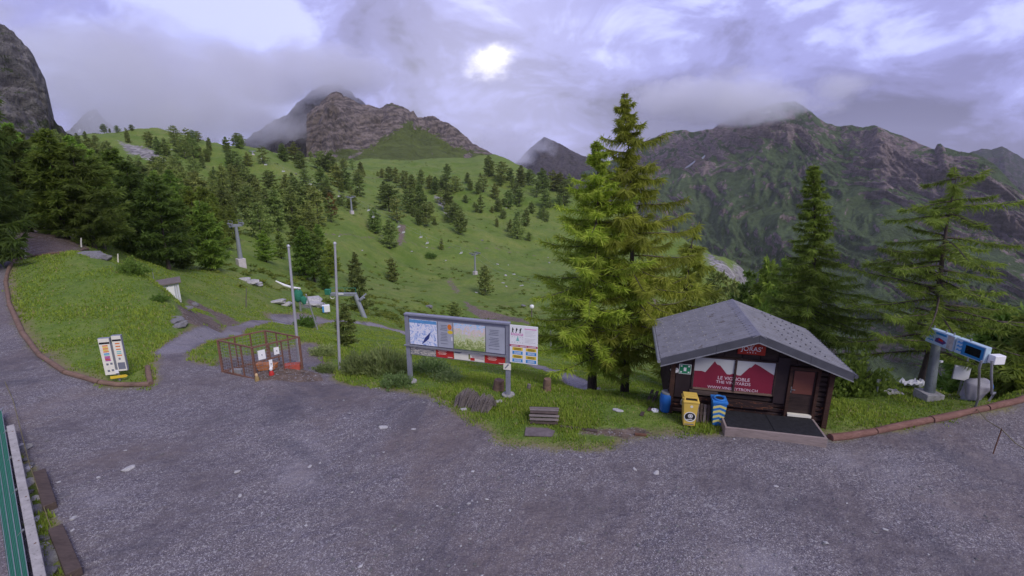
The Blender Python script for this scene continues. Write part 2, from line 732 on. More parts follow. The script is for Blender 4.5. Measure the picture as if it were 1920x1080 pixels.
def gz(x, y):
    x, y = np.atleast_1d(np.asarray(x, float)), np.atleast_1d(np.asarray(y, float))
    z = gz0(x, y)
    d = np.hypot(x, y)
    P = np.stack([x, y, np.zeros_like(x)], 1)
    # unevenness: fine nearby, broader far off; the beaten terrace stays nearly flat
    sd_ = np.full(len(x), -5.0)
    near = d < 70
    if near.any():
        sd_[near] = sdist(P[near, :2], _pl)
    rough = np.clip((-sd_ + 0.3) / 2.0, 0.08, 1)
    nz = fbm(P * 0.55, 3, 3) * 0.10 * np.clip(1.2 - d / 120, 0, 1)
    md = np.clip((d - 25) / 60, 0, 1)
    nz += fbm(P * 0.09, 4, 5) * 1.1 * md * np.clip(1.5 - d / 500, 0, 1)
    fr = np.clip((d - 110) / 200, 0, 1)
    nz += fbm(P * 0.022, 5, 9) * 4.5 * fr
    return z + nz * rough


def path_pts(pxs):
    return [tuple(hit(px, py)[:2]) for px, py in pxs]


# ground sheet on rings round the viewpoint
az = np.concatenate([np.arange(-180, -58, 4.0), np.arange(-58, 58, 0.21), np.arange(58, 180, 4.0)])
dd = np.exp(np.concatenate([np.linspace(math.log(1.6), math.log(8), 40)[:-1], np.linspace(math.log(8), math.log(640), 440), np.linspace(math.log(660), math.log(1500), 24)]))
AZ, DD = np.meshgrid(np.radians(az), dd, indexing='ij')
gx, gy = (DD * np.sin(AZ)).ravel(), (DD * np.cos(AZ)).ravel()
gzz = gz(gx, gy)
na, nd = len(az), len(dd)
ii = np.arange(na)[:, None] * nd + np.arange(nd - 1)[None, :]
jj = np.roll(np.arange(na), -1)[:, None] * nd + np.arange(nd - 1)[None, :]
GF = np.stack([ii, ii + 1, jj + 1, jj], 2).reshape(-1, 4)[:, ::-1]
GP = np.stack([gx, gy], 1)
dist = np.hypot(gx, gy)
NEAR = dist < 75
MID = (dist > 15) & (dist < 700) & (gy > 0)


def soft(sd_, w):
    return np.clip(0.5 + sd_ / (2 * w), 0, 1)


gravel = np.zeros(len(gx))
gravel[NEAR] = soft(sdist(GP[NEAR], _pl), 0.75)
soil = np.zeros(len(gx))
rock = np.zeros(len(gx))


def stroke(dst, pxs, w, soft_w=None, mask=MID, k=1.0):
    ln = path_pts(pxs)
    d = sdist(GP[mask], ln, False)
    dst[mask] = np.maximum(dst[mask], soft(w - d, soft_w or max(0.35, w * 0.5)) * k)


def blob(dst, pxs, soft_w, mask=MID, k=1.0):
    d = sdist(GP[mask], path_pts(pxs))
    dst[mask] = np.maximum(dst[mask], soft(d, soft_w) * k)


pathm = np.zeros(len(gx))
# footpath round the hollow, track across the far meadow, trails on the hill
stroke(pathm, [(322, 658), (345, 645), (400, 625), (450, 613), (520, 606), (560, 602)], 0.62, 0.3)
stroke(pathm, [(545, 603), (590, 600)], 2.2)
stroke(pathm, [(590, 602), (640, 602), (700, 609), (755, 622), (830, 640), (930, 662), (1010, 686), (1060, 705), (1100, 728)], 0.75)
gravel = np.maximum(gravel, pathm)
stroke(soil, [(1228, 562), (1232, 575), (1212, 588), (1222, 602)], 1.3, k=0.6)
stroke(soil, [(560, 432), (640, 440), (700, 446), (770, 455), (850, 463), (900, 466), (960, 473), (1010, 480)], 0.8, 1.0, k=0.75)
stroke(soil, [(850, 330), (880, 355), (925, 367)], 1.0, 1.4, k=0.5)
stroke(soil, [(660, 335), (700, 333), (720, 330)], 2.5, 2.5, k=0.6)
blob(soil, [(745, 418), (762, 420), (760, 445), (752, 462), (742, 462), (746, 440)], 1.6, k=0.8)
blob(soil, [(830, 525), (850, 520), (870, 548), (855, 556), (840, 540)], 1.5, k=0.5)
blob(soil, [(860, 563), (905, 580), (960, 593), (1000, 603), (1005, 612), (930, 600), (880, 586)], 1.3, k=0.65)
blob(soil, [(440, 300), (462, 318), (490, 345), (505, 365), (495, 370), (462, 340), (436, 312)], 3, k=0.55)
blob(soil, [(478, 352), (520, 365), (515, 378), (480, 368)], 3, k=0.5)
blob(soil, [(905, 410), (960, 420), (985, 440), (930, 445)], 5, k=0.35)
blob(soil, [(1020, 400), (1045, 410), (1040, 440), (1000, 430)], 5, k=0.3)
# dug earth by the shed and the old dirt heap, forest floor, mud at the cage
blob(soil, [(330, 563), (352, 558), (380, 572), (425, 590), (450, 606), (420, 612), (395, 585), (352, 572)], 0.8)
blob(soil, [(334, 590), (368, 584), (400, 595), (420, 612), (375, 614), (345, 606)], 0.6)
blob(soil, [(30, 478), (20, 440), (55, 425), (110, 430), (150, 450), (165, 468), (110, 476)], 1.5)
blob(soil, [(60, 455), (90, 440), (150, 458), (165, 468), (100, 476)], 1.2, k=0.6)
blob(soil, [(408, 682), (470, 700), (480, 716), (560, 715), (612, 716), (600, 700), (566, 692), (415, 668)], 0.35)
for pxs in ([(1075, 806), (1120, 800), (1200, 800), (1240, 812), (1180, 826), (1090, 820)], [(985, 798), (1040, 800), (1046, 818), (980, 822)], [(1130, 775), (1160, 772), (1150, 790), (1125, 790)],
            [(40, 850), (75, 880), (120, 1010), (150, 1085), (110, 1085), (60, 930)], [(1770, 735), (1800, 735), (1795, 745), (1772, 745)]):
    blob(soil, pxs, 0.35, NEAR, 0.75)
gr_cut = np.zeros(len(gx))
blob(gr_cut, [(30, 835), (62, 870), (110, 990), (140, 1085), (80, 1085), (40, 920)], 0.25, NEAR)
gravel = np.where(gr_cut > 0, gravel * (1 - gr_cut), gravel)
# bare rock: band of cliffs on the hill top, gully, rim on the right
blob(rock, [(222, 262), (245, 272), (285, 280), (300, 292), (318, 316), (302, 312), (275, 298), (240, 288)], 4)
blob(rock, [(812, 365), (835, 372), (850, 405), (838, 408), (822, 385)], 4, k=0.9)
blob(rock, [(1318, 470), (1345, 486), (1372, 505), (1412, 540), (1405, 548), (1365, 520), (1330, 497)], 7, k=1)
blob(rock, [(555, 565), (575, 560), (600, 575), (585, 582), (560, 576)], 1.2, k=0.7)
blob(rock, [(455, 525), (470, 528), (495, 545), (460, 540)], 1.5, k=0.5)

# wear: tracks on the terrace where the fines have been pressed or washed out
wear = fbm(np.stack([gx * 0.22, gy * 0.3, np.zeros_like(gx)], 1), 4, 31) * 0.5 + 0.5
for trk in ([(1930, 840), (1500, 865), (1100, 880), (760, 850), (520, 790), (380, 730), (320, 690)], [(1930, 930), (1400, 960), (900, 960), (500, 900), (250, 800), (110, 730), (30, 640), (6, 560)], [(1150, 1090), (1100, 960), (900, 880), (700, 800), (560, 745)]):
    ln = np.array(path_pts(trk))
    dseg = np.gradient(ln, axis=0)
    nrm_t = np.stack([-dseg[:, 1], dseg[:, 0]], 1) / np.hypot(*dseg.T)[:, None]
    for sgn in (-0.75, 0.75):
        wear[NEAR] -= 0.05 * soft(0.34 - sdist(GP[NEAR], ln + nrm_t * sgn, False), 0.28)
for pxs, k_ in (([(590, 778), (700, 766), (800, 778), (830, 795), (740, 815), (640, 808)], 0.95), ([(1170, 840), (1350, 836), (1560, 840), (1600, 858), (1420, 876), (1220, 872)], 0.9), ([(60, 690), (160, 732), (300, 740), (420, 735), (330, 770), (160, 765), (40, 715)], 0.85), ([(880, 1000), (1200, 985), (1500, 1010), (1400, 1075), (1000, 1080)], 0.72)):
    blob(wear, pxs, 1.6, NEAR, k_)
wear = np.maximum(wear, pathm * 1.15)
ground_me = arr_mesh('ground', np.stack([gx, gy, gzz], 1), GF, cols={'mask': np.stack([gravel, soil, rock, wear], 1)}, smooth=True)


def ground_material():
    t = NT('ground_mix')
    P = t.pos()
    a = t.attr('mask')
    s = t.n('ShaderNodeSeparateColor')
    t.l(a.outputs['Color'], s.inputs[0])
    g_, so, rk, we = s.outputs[0], s.outputs[1], s.outputs[2], a.outputs['Alpha']
    n05, n2, n8, n30 = t.noise(P, 0.05, 5, 0.6), t.noise(P, 0.5, 5, 0.6), t.noise(P, 2.4, 6, 0.65), t.noise(P, 14, 6, 0.7)
    ragged = t.math('ADD', t.math('MULTIPLY', t.math('SUBTRACT', n2, 0.5), 0.9), t.math('MULTIPLY', t.math('SUBTRACT', n30, 0.5), 0.7))
    # turf
    gcol = t.ramp(t.math('ADD', t.math('MULTIPLY', n05, 0.5), t.math('MULTIPLY', n2, 0.5)), [(0.33, (0.095, 0.155, 0.028)), (0.5, (0.158, 0.208, 0.044)), (0.66, (0.24, 0.245, 0.070))])
    gcol = t.mix(t.range(n8, 0.45, 0.68, 0, 0.75), gcol, (0.068, 0.135, 0.013))
    gcol = t.mix(t.range(t.noise(P, 0.035, 8, 0.68, 1.2), 0.5, 0.62, 0, 0.7), gcol, (0.080, 0.14, 0.016))
    gcol = t.mix(t.range(t.noise(P, 0.075, 9, 0.7, 1.0), 0.58, 0.68, 0, 0.65), gcol, (0.21, 0.185, 0.075))
    gcol = t.mix(t.range(t.noise(P, 0.17, 6, 0.7, 0.8), 0.6, 0.74, 0, 0.55), gcol, (0.17, 0.15, 0.07))
    gcol = t.mix(t.math('MULTIPLY', n30, 0.45), gcol, (0.12, 0.20, 0.018))
    straw = t.range(t.math('ADD', g_, t.math('MULTIPLY', ragged, 0.5)), 0.06, 0.42, 0, 0.85)
    gcol = t.mix(straw, gcol, t.mix(n30, (0.16, 0.13, 0.065), (0.26, 0.225, 0.12)))
    # gravel: mixed grey stone over darker fines
    ws = t.n('ShaderNodeVectorMath', operation='MULTIPLY_ADD')
    t.l(t.noise(P, 18, 3, 0.5, col=True), ws.inputs[0])
    ws.inputs[1].default_value = (0.04,) * 3
    t.l(P, ws.inputs[2])
    W = ws.outputs[0]
    vc = t.n('ShaderNodeTexVoronoi', feature='F1')
    t.l(W, vc.inputs['Vector'])
    vc.inputs['Scale'].default_value = 60
    vc2 = t.n('ShaderNodeTexVoronoi', feature='F1')
    t.l(W, vc2.inputs['Vector'])
    vc2.inputs['Scale'].default_value = 22
    sv = t.n('ShaderNodeSeparateColor')
    t.l(vc.outputs['Color'], sv.inputs[0])
    sv2 = t.n('ShaderNodeSeparateColor')
    t.l(vc2.outputs['Color'], sv2.inputs[0])
    stone = t.ramp(sv.outputs[0], [(0.0, (0.098, 0.086, 0.094)), (0.5, (0.170, 0.152, 0.158)), (0.87, (0.26, 0.236, 0.24)), (1.0, (0.52, 0.49, 0.50))])
    stone = t.mix(t.range(sv2.outputs[0], 0.9, 0.97, 0, 0.7), stone, (0.38, 0.37, 0.36))
    fines = t.mix(t.range(n8, 0.35, 0.7), (0.125, 0.107, 0.112), (0.185, 0.16, 0.162))
    damp = t.math('ADD', t.math('MULTIPLY', we, 0.6), t.math('MULTIPLY', t.noise(P, 0.33, 6, 0.62, 0.9), 0.4))
    cover = t.range(t.math('ADD', damp, t.math('MULTIPLY', t.math('SUBTRACT', n8, 0.5), 0.5)), 0.28, 0.56, 0.3, 1.0)
    gv = t.mix(cover, fines, stone)
    gv = t.mix(t.range(damp, 0.55, 0.8, 0, 0.5), gv, (0.33, 0.31, 0.325))
    gv = t.mix(t.range(damp, 0.2, 0.46, 0.15, 0), gv, (0.105, 0.088, 0.094))
    gv = t.mix(t.range(t.noise(P, 0.15, 6, 0.62, 0.6), 0.46, 0.62, 0, 0.55), gv, (0.185, 0.148, 0.135))
    gv = t.mix(t.range(t.noise(P, 0.21, 6, 0.62, 0.8), 0.52, 0.66, 0, 0.5), gv, (0.085, 0.082, 0.10))
    scol = t.ramp(n8, [(0.3, (0.10, 0.075, 0.06)), (0.55, (0.17, 0.125, 0.095)), (0.75, (0.25, 0.20, 0.165))])
    scol = t.mix(t.range(sv2.outputs[1], 0.86, 0.93, 0, 0.8), scol, (0.32, 0.30, 0.29))
    rn = t.noise(t.pos((0.22, 0.22, 0.08)), 1.0, 9, 0.7, 1.1)
    rcol = t.ramp(rn, [(0.35, (0.08, 0.075, 0.075)), (0.5, (0.25, 0.235, 0.225)), (0.68, (0.44, 0.42, 0.40))])
    mg = t.range(t.math('ADD', g_, t.math('MULTIPLY', ragged, 1.0)), 0.36, 0.64)
    ms = t.range(t.math('ADD', so, t.math('MULTIPLY', ragged, 0.9)), 0.4, 0.62)
    mr = t.range(t.math('ADD', rk, t.math('MULTIPLY', ragged, 1.3)), 0.45, 0.6)
    col = t.mix(ms, t.mix(mg, gcol, gv), scol)
    col = t.mix(mr, col, rcol)
    hgt = t.mix(t.math('MAXIMUM', mg, ms), t.math('MULTIPLY', n30, 1.0), t.math('SUBTRACT', 1.0, vc.outputs['Distance']))
    nb = t.bump(hgt, 0.55, 0.03)
    nb = t.bump(n8, 0.5, 0.18, nb)
    nb = t.bump(t.noise(P, 0.35, 6, 0.65), 0.55, 0.9, nb)
    return t.fin(col, 0.92, nb)


M_GROUND = ground_material()
ground_me.materials.append(M_GROUND)
tag(mobj('ground', ground_me), 'gravel terrace and rolling green alpine meadow', None, None, 'structure')


# ------------------------------------------------------------------ mountains
def mountain_material(name, grass, rockc, dark, strata=0.0, tilt=0.3, snow=0.0):
    t = NT(name)
    P = t.pos()
    a = t.attr('mask')
    s = t.n('ShaderNodeSeparateColor')
    t.l(a.outputs['Color'], s.inputs[0])
    n1 = t.noise(P, 0.006, 7, 0.62, 0.4)
    n2 = t.noise(P, 0.028, 8, 0.68, 0.6)
    n3 = t.noise(P, 0.11, 6, 0.7)
    streak = t.noise(t.pos((0.02, 0.02, 0.006)), 1.0, 7, 0.66, 1.4)
    lay = t.n('ShaderNodeTexWave', wave_type='BANDS', bands_direction='Z')
    t.l(t.pos((0.012, 0.012, 0.024), (0.0, tilt, 0.25)), lay.inputs['Vector'])
    lay.inputs['Scale'].default_value = 1.0
    lay.inputs['Distortion'].default_value = 16
    lay.inputs['Detail'].default_value = 6
    lay.inputs['Detail Scale'].default_value = 1.4
    lay.inputs['Detail Roughness'].default_value = 0.65
    tone = t.math('ADD', t.math('MULTIPLY', streak, 0.55), t.math('MULTIPLY', n3, 0.45))
    tone = t.math('ADD', t.math('MULTIPLY', tone, 1 - strata), t.math('MULTIPLY', lay.outputs['Fac'], strata))
    rc = t.ramp(tone, [(0.3, dark), (0.52, rockc), (0.72, tuple(min(1, c * 1.65) for c in rockc))])
    gc = t.ramp(n2, [(0.35, tuple(c * 0.62 for c in grass)), (0.55, grass), (0.72, tuple(c * 1.3 for c in grass))])
    mk = t.math('ADD', s.outputs[0], t.math('ADD', t.math('MULTIPLY', t.math('SUBTRACT', n2, 0.5), 1.2), t.math('MULTIPLY', t.math('SUBTRACT', streak, 0.5), 1.5)))
    col = t.mix(t.range(mk, 0.45, 0.57), gc, rc)
    col = t.mix(t.range(s.outputs[1], 0.35, 0.6), col, (0.72, 0.74, 0.78))
    nb = t.bump(t.math('ADD', streak, t.math('MULTIPLY', n3, 0.5)), 1.0, 26)
    nb = t.bump(n2, 0.6, 12, nb)
    return t.fin(col, 0.95, nb)


def interp(pts, x):
    p = np.array(pts, float)
    return np.interp(x, p[:, 0], p[:, 1])


def mountain(name, label, mat, sky_px, ridge_d, base_py, base_d, nu, nv, amp, freq, profile=1.0, rockf=None, snowf=None, seed=0, back=0.5, jag=2.0, warp=1.0, stretch=2.6, subs=None):
    """relief between a foot line and a skyline, with a back slope behind the crest"""
    x0, x1 = sky_px[0][0], sky_px[-1][0]
    pxs = np.linspace(x0, x1, nu)
    sp = interp(sky_px, pxs)
    sp = sp + fbm(np.stack([pxs * 0.035, np.full(nu, seed * 3.3), np.zeros(nu)], 1), 5, seed, 0.6) * jag
    rd = interp(ridge_d, pxs)
    bp = interp(base_py, pxs)
    bd = interp(base_d, pxs)
    nb_ = max(6, nv // 6)
    vs = np.concatenate([np.linspace(0, 1, nv), 1 + np.linspace(0, back, nb_ + 1)[1:]])
    U, Vv = np.meshgrid(np.arange(nu), vs, indexing='ij')
    a = (pxs - 960) / FPX

    def up(py):
        b = -(py - 540) / FPX
        f = CT + b * ST
        return a / f, (-ST + b * CT) / f          # lateral per forward, height per forward

    lr, hr = up(sp)
    lb, hb = up(bp)
    yr, yb = rd / np.hypot(lr, 1), bd / np.hypot(lb, 1)
    zr, zb = CAMZ + hr * yr, CAMZ + hb * yb
    t = np.minimum(Vv, 1.0)
    tb = np.maximum(Vv - 1.0, 0)
    Yy = yb[:, None] + (yr - yb)[:, None] * t + (yr[:, None] * tb)
    s = t ** profile if np.isscalar(profile) else profile(t)
    Z = zb[:, None] + (zr - zb)[:, None] * s - tb * (zr - zb)[:, None] * 1.6
    lat = lb[:, None] + (lr - lb)[:, None] * t
    X = lat * Yy
    P = np.stack([X.ravel(), Yy.ravel(), Z.ravel()], 1)
    q = np.stack([P[:, 0] * freq, P[:, 1] * freq / stretch, P[:, 2] * freq / stretch], 1)
    wv = np.stack([fbm(q * 0.7 + 13, 3, seed + 3), fbm(q * 0.7 + 57, 3, seed + 4), np.zeros(len(q))], 1)
    q = q + wv * 0.55 * warp
    rg = ridged(q, 6, seed + 1)
    fb = fbm(q * 2.7, 5, seed + 2, 0.6)
    env = np.clip((1.06 - np.minimum(Vv, 1.0)) / 0.22, 0.05, 1).ravel() * np.where(Vv.ravel() > 1, 0.3, 1.0)
    disp = ((rg - 0.62) * 1.5 + fb * 0.28) * amp * env
    if subs is not None:
        ix, iy = proj(P)
        disp = disp * subs(ix, iy)
    # push out toward the viewer and up
    hd = np.hypot(P[:, 0], P[:, 1])
    P[:, 0] -= P[:, 0] / hd * disp * 0.75
    P[:, 1] -= P[:, 1] / hd * disp * 0.75
    P[:, 2] += disp * 0.55
    idx = np.arange(nu * len(vs)).reshape(nu, len(vs))
    F = np.stack([idx[:-1, :-1], idx[1:, :-1], idx[1:, 1:], idx[:-1, 1:]], 2).reshape(-1, 4)
    ipx, ipy = proj(P)
    G = P.reshape(nu, len(vs), 3)
    du, dv = np.gradient(G, axis=0), np.gradient(G, axis=1)
    nrm = np.cross(du.reshape(-1, 3), dv.reshape(-1, 3))
    slope = 1 - np.abs(nrm[:, 2]) / (np.linalg.norm(nrm, axis=1) + 1e-9)
    rk = rockf(ipx, ipy, Vv.ravel(), slope, rg, fb) if rockf else np.ones(len(P))
    sn = snowf(ipx, ipy) if snowf else np.zeros(len(P))
    me = arr_mesh(name, P, F, [mat], cols={'mask': np.stack([np.clip(rk, 0, 1), sn, np.zeros(len(P))], 1)}, smooth=True)
    o = mobj(name, me)
    return tag(o, label, None, None, 'structure')


def inpoly(px, py, poly, w=4.0):
    d = sdist(np.stack([px, py], 1), poly)
    return np.clip(0.5 + d / (2 * w), 0, 1)


GRASS_NEAR, GRASS_FAR = (0.15, 0.195, 0.042), (0.105, 0.155, 0.060)
M_ROCKY = mountain_material('cliff_limestone', GRASS_NEAR, (0.25, 0.205, 0.18), (0.095, 0.08, 0.078), 0.25, 0.5)
M_DARK = mountain_material('dark_slate_rock', (0.05, 0.065, 0.035), (0.088, 0.072, 0.074), (0.034, 0.029, 0.034), 0.15, 0.1)
M_RIGHT = mountain_material('mossy_mountain_rock', GRASS_FAR, (0.26, 0.205, 0.195), (0.088, 0.072, 0.080), 0.12, -0.4)
M_LEFT = mountain_material('weathered_cliff_rock', (0.09, 0.115, 0.045), (0.23, 0.212, 0.20), (0.10, 0.09, 0.09), 0.22, 0.1)

# front ridge with its pale cliff band and green flank
ROCKLINE = [(545, 330), (590, 300), (600, 285), (640, 285), (690, 282), (705, 270), (735, 250), (762, 232), (775, 250), (800, 245), (830, 262), (870, 280), (925, 295), (925, 100), (545, 100)]


def rock_front(px, py, v, sl, rg, fb):
    r = inpoly(px, py, ROCKLINE, 9) * 0.95
    r = r - 0.55 * inpoly(px, py, [(742, 262), (770, 222), (790, 240), (815, 262), (850, 285), (760, 285)], 6)
    r = np.maximum(r, 0.62 * inpoly(px, py, [(655, 290), (690, 268), (700, 274), (665, 300), (640, 310)], 3))
    r = np.maximum(r, 0.6 * inpoly(px, py, [(560, 300), (610, 280), (650, 288), (600, 318), (560, 330)], 6))
    r = np.maximum(r, 0.66 * inpoly(px, py, [(868, 290), (880, 284), (890, 290), (882, 298), (870, 297)], 2))
    r = np.maximum(r, 0.5 * inpoly(px, py, [(803, 262), (808, 270), (815, 300), (806, 285)], 2))
    return r + np.where(py < 285, np.clip((sl - 0.35), -0.2, 0.3), 0)


mountain('mountain_front_ridge', 'pale rocky ridge with green lower flank below the cloud', M_ROCKY,
         [(575, 215), (600, 196), (618, 176), (630, 172), (648, 178), (662, 186), (676, 194), (692, 195), (712, 205), (735, 194), (757, 202), (770, 212), (775, 207), (783, 219), (800, 222), (812, 217), (826, 226), (845, 236), (868, 251), (885, 266), (910, 283), (940, 300), (990, 330)],
         [(575, 1020), (620, 960), (800, 1000), (900, 900), (990, 760)], [(575, 345), (700, 345), (850, 345), (990, 372)], [(575, 560), (700, 560), (850, 620), (990, 640)], 520, 230, 34, 0.012,
         lambda t: 0.62 * t + 0.38 * t ** 2.2, rock_front, seed=21, jag=3.0, subs=lambda x, y: 0.22 + 0.95 * inpoly(x, y, ROCKLINE, 22))
mountain('mountain_dark_massif', 'dark rock massif with its summit lost in cloud', M_DARK,
         [(390, 300), (430, 285), (465, 262), (500, 232), (540, 212), (565, 188), (585, 172), (605, 160), (640, 160), (670, 185), (720, 220)],
         [(390, 1500), (720, 1500)], [(390, 330), (720, 350)], [(390, 900), (720, 1000)], 260, 130, 60, 0.008, lambda t: 0.4 * t + 0.6 * t ** 1.8,
         lambda px, py, v, sl, rg, fb: 0.75 + sl - 0.3, seed=33, jag=3)
# far dark peak in the gap
mountain('mountain_gap_peak', 'dark pointed peak in the gap behind the larches', M_DARK,
         [(900, 340), (950, 322), (985, 285), (1005, 268), (1020, 256), (1040, 265), (1062, 277), (1090, 291), (1120, 300), (1180, 315), (1260, 330)],
         [(900, 2300), (1260, 2300)], [(900, 420), (1260, 470)], [(900, 1200), (1260, 1150)], 240, 120, 55, 0.006, 1.25,
         lambda px, py, v, sl, rg, fb: 0.8 + 0 * px, seed=41, jag=1.5)
# cliff on the far left and a small peak beside it
mountain('mountain_left_cliff', 'steep grey cliff wall on the far left', M_LEFT,
         [(-260, 20), (-120, 10), (-40, 30), (0, 44), (22, 58), (40, 78), (60, 98), (74, 124), (86, 150), (93, 182), (96, 212), (108, 232), (132, 252), (150, 272)],
         [(-260, 620), (90, 640), (150, 560)], [(-260, 330), (150, 300)], [(-260, 380), (60, 470), (150, 500)], 240, 160, 30, 0.017, lambda t: np.where(t < 0.35, t * 0.55, 0.1925 + (t - 0.35) * 1.2423),
         lambda px, py, v, sl, rg, fb: np.where(py > 225, 0.42, 0.72) + (sl - 0.5) * 0.5 + 0.0 * px, seed=52, jag=6)
mountain('mountain_small_peak', 'small grey peak beside the left cliff half in cloud', M_DARK,
         [(100, 265), (135, 240), (160, 215), (178, 205), (195, 225), (230, 250), (260, 270)], [(100, 1500), (260, 1500)], [(100, 330), (260, 330)], [(100, 900), (260, 900)], 90, 60, 40, 0.01, 1.2,
         lambda px, py, v, sl, rg, fb: 0.8 + 0 * px, lambda px, py: np.maximum(inpoly(px, py, [(166, 219), (176, 216), (174, 222), (166, 225)], 1), inpoly(px, py, [(146, 244), (152, 242), (152, 247), (147, 249)], 1)), seed=61, jag=3)


# broad mountain on the right
def rock_right(px, py, v, sl, rg, fb):
    r = 0.38 + (sl - 0.40) * 0.9 + np.clip(rg - 0.72, -0.3, 0.3) * 0.5
    r = r + 0.42 * inpoly(px, py, [(1200, 230), (1400, 200), (1480, 185), (1560, 225), (1640, 230), (1720, 262), (1700, 300), (1600, 280), (1540, 262), (1480, 262), (1400, 270), (1330, 320), (1240, 340), (1150, 340)], 28)
    r = r + 0.42 * inpoly(px, py, [(1610, 265), (1720, 275), (1830, 300), (1900, 345), (1960, 420), (1980, 620), (1900, 560), (1830, 470), (1780, 400), (1700, 350), (1650, 380), (1620, 330)], 26)
    r = r + 0.16 * inpoly(px, py, [(1250, 380), (1500, 330), (1700, 430), (1600, 480), (1400, 480)], 60) * fb
    r = r - 0.22 * inpoly(px, py, [(1320, 400), (1480, 290), (1600, 300), (1640, 400), (1660, 620), (1400, 620)], 40)
    return r


def snow_right(px, py):
    s = inpoly(px, py, [(1281, 317), (1296, 306), (1304, 300), (1303, 304), (1292, 313)], 1.6)
    s = np.maximum(s, inpoly(px, py, [(1315, 296), (1322, 290), (1323, 293), (1317, 299)], 1.6))
    return np.maximum(s, inpoly(px, py, [(1428, 211), (1446, 207), (1446, 211), (1430, 213)], 1.2))


mountain('mountain_broad_right', 'broad mountain with green slopes and rock bands behind the hut', M_RIGHT,
         [(1080, 330), (1150, 300), (1200, 268), (1240, 250), (1262, 244), (1285, 244), (1300, 248), (1335, 242), (1360, 226), (1400, 211), (1440, 196), (1470, 190), (1492, 190), (1520, 206), (1552, 229), (1575, 235), (1598, 231), (1615, 235), (1640, 231), (1662, 243), (1690, 255), (1725, 270),
          (1752, 282), (1757, 273), (1763, 272), (1770, 281), (1790, 286), (1822, 291), (1845, 300), (1868, 314), (1890, 334), (1910, 352), (1940, 385), (2000, 430), (2100, 480)],
         [(1080, 2000), (1490, 1950), (1800, 1600), (2100, 1300)], [(1080, 640), (1300, 720), (2100, 800)], [(1080, 1000), (1500, 800), (2100, 700)], 540, 250, 60, 0.0066,
         lambda t: 0.85 * t + 0.15 * t ** 2, rock_right, snow_right, seed=71, jag=1.6, stretch=3.0)
mountain('mountain_far_right', 'hazy blue mountain far off at the right edge', M_DARK,
         [(1740, 310), (1800, 296), (1818, 286), (1840, 279), (1858, 281), (1878, 274), (1895, 283), (1920, 299), (1960, 322), (2060, 370)],
         [(1740, 3600), (2060, 3600)], [(1740, 520), (2060, 560)], [(1740, 2100), (2060, 2100)], 180, 110, 70, 0.004, 1.1,
         lambda px, py, v, sl, rg, fb: 0.55 + sl - 0.3, seed=83, jag=2)

# ------------------------------------------------------------------ trees
def foliage(name, rough=0.7, trans=0.5):
    t = NT(name)
    a = t.attr('col').outputs['Color']
    oi = t.n('ShaderNodeObjectInfo')
    hs = t.n('ShaderNodeHueSaturation')
    t.l(a, hs.inputs['Color'])
    t.l(t.math('MULTIPLY_ADD', t.math('FRACT', t.math('MULTIPLY', oi.outputs['Random'], 7.0)), 0.045, 0.475), hs.inputs['Hue'])
    t.l(t.math('MULTIPLY_ADD', oi.outputs['Random'], 0.6, 0.7), hs.inputs['Value'])
    c = hs.outputs[0]
    t.fin(c, rough)
    tr = t.n('ShaderNodeBsdfTranslucent')
    t.l(t.mix(0.25, c, (0.25, 0.34, 0.05), 'MIX'), tr.inputs[0])
    mx = t.n('ShaderNodeMixShader')
    mx.inputs[0].default_value = trans
    t.l(t.b.outputs[0], mx.inputs[1])
    t.l(tr.outputs[0], mx.inputs[2])
    t.l(mx.outputs[0], t.out.inputs[0])
    return t.m


M_FOL = foliage('conifer_needles')
M_BARK = wood('conifer_bark', (0.045, 0.034, 0.030), (0.14, 0.11, 0.095), (14, 14, 3), 0.95, 0.8)


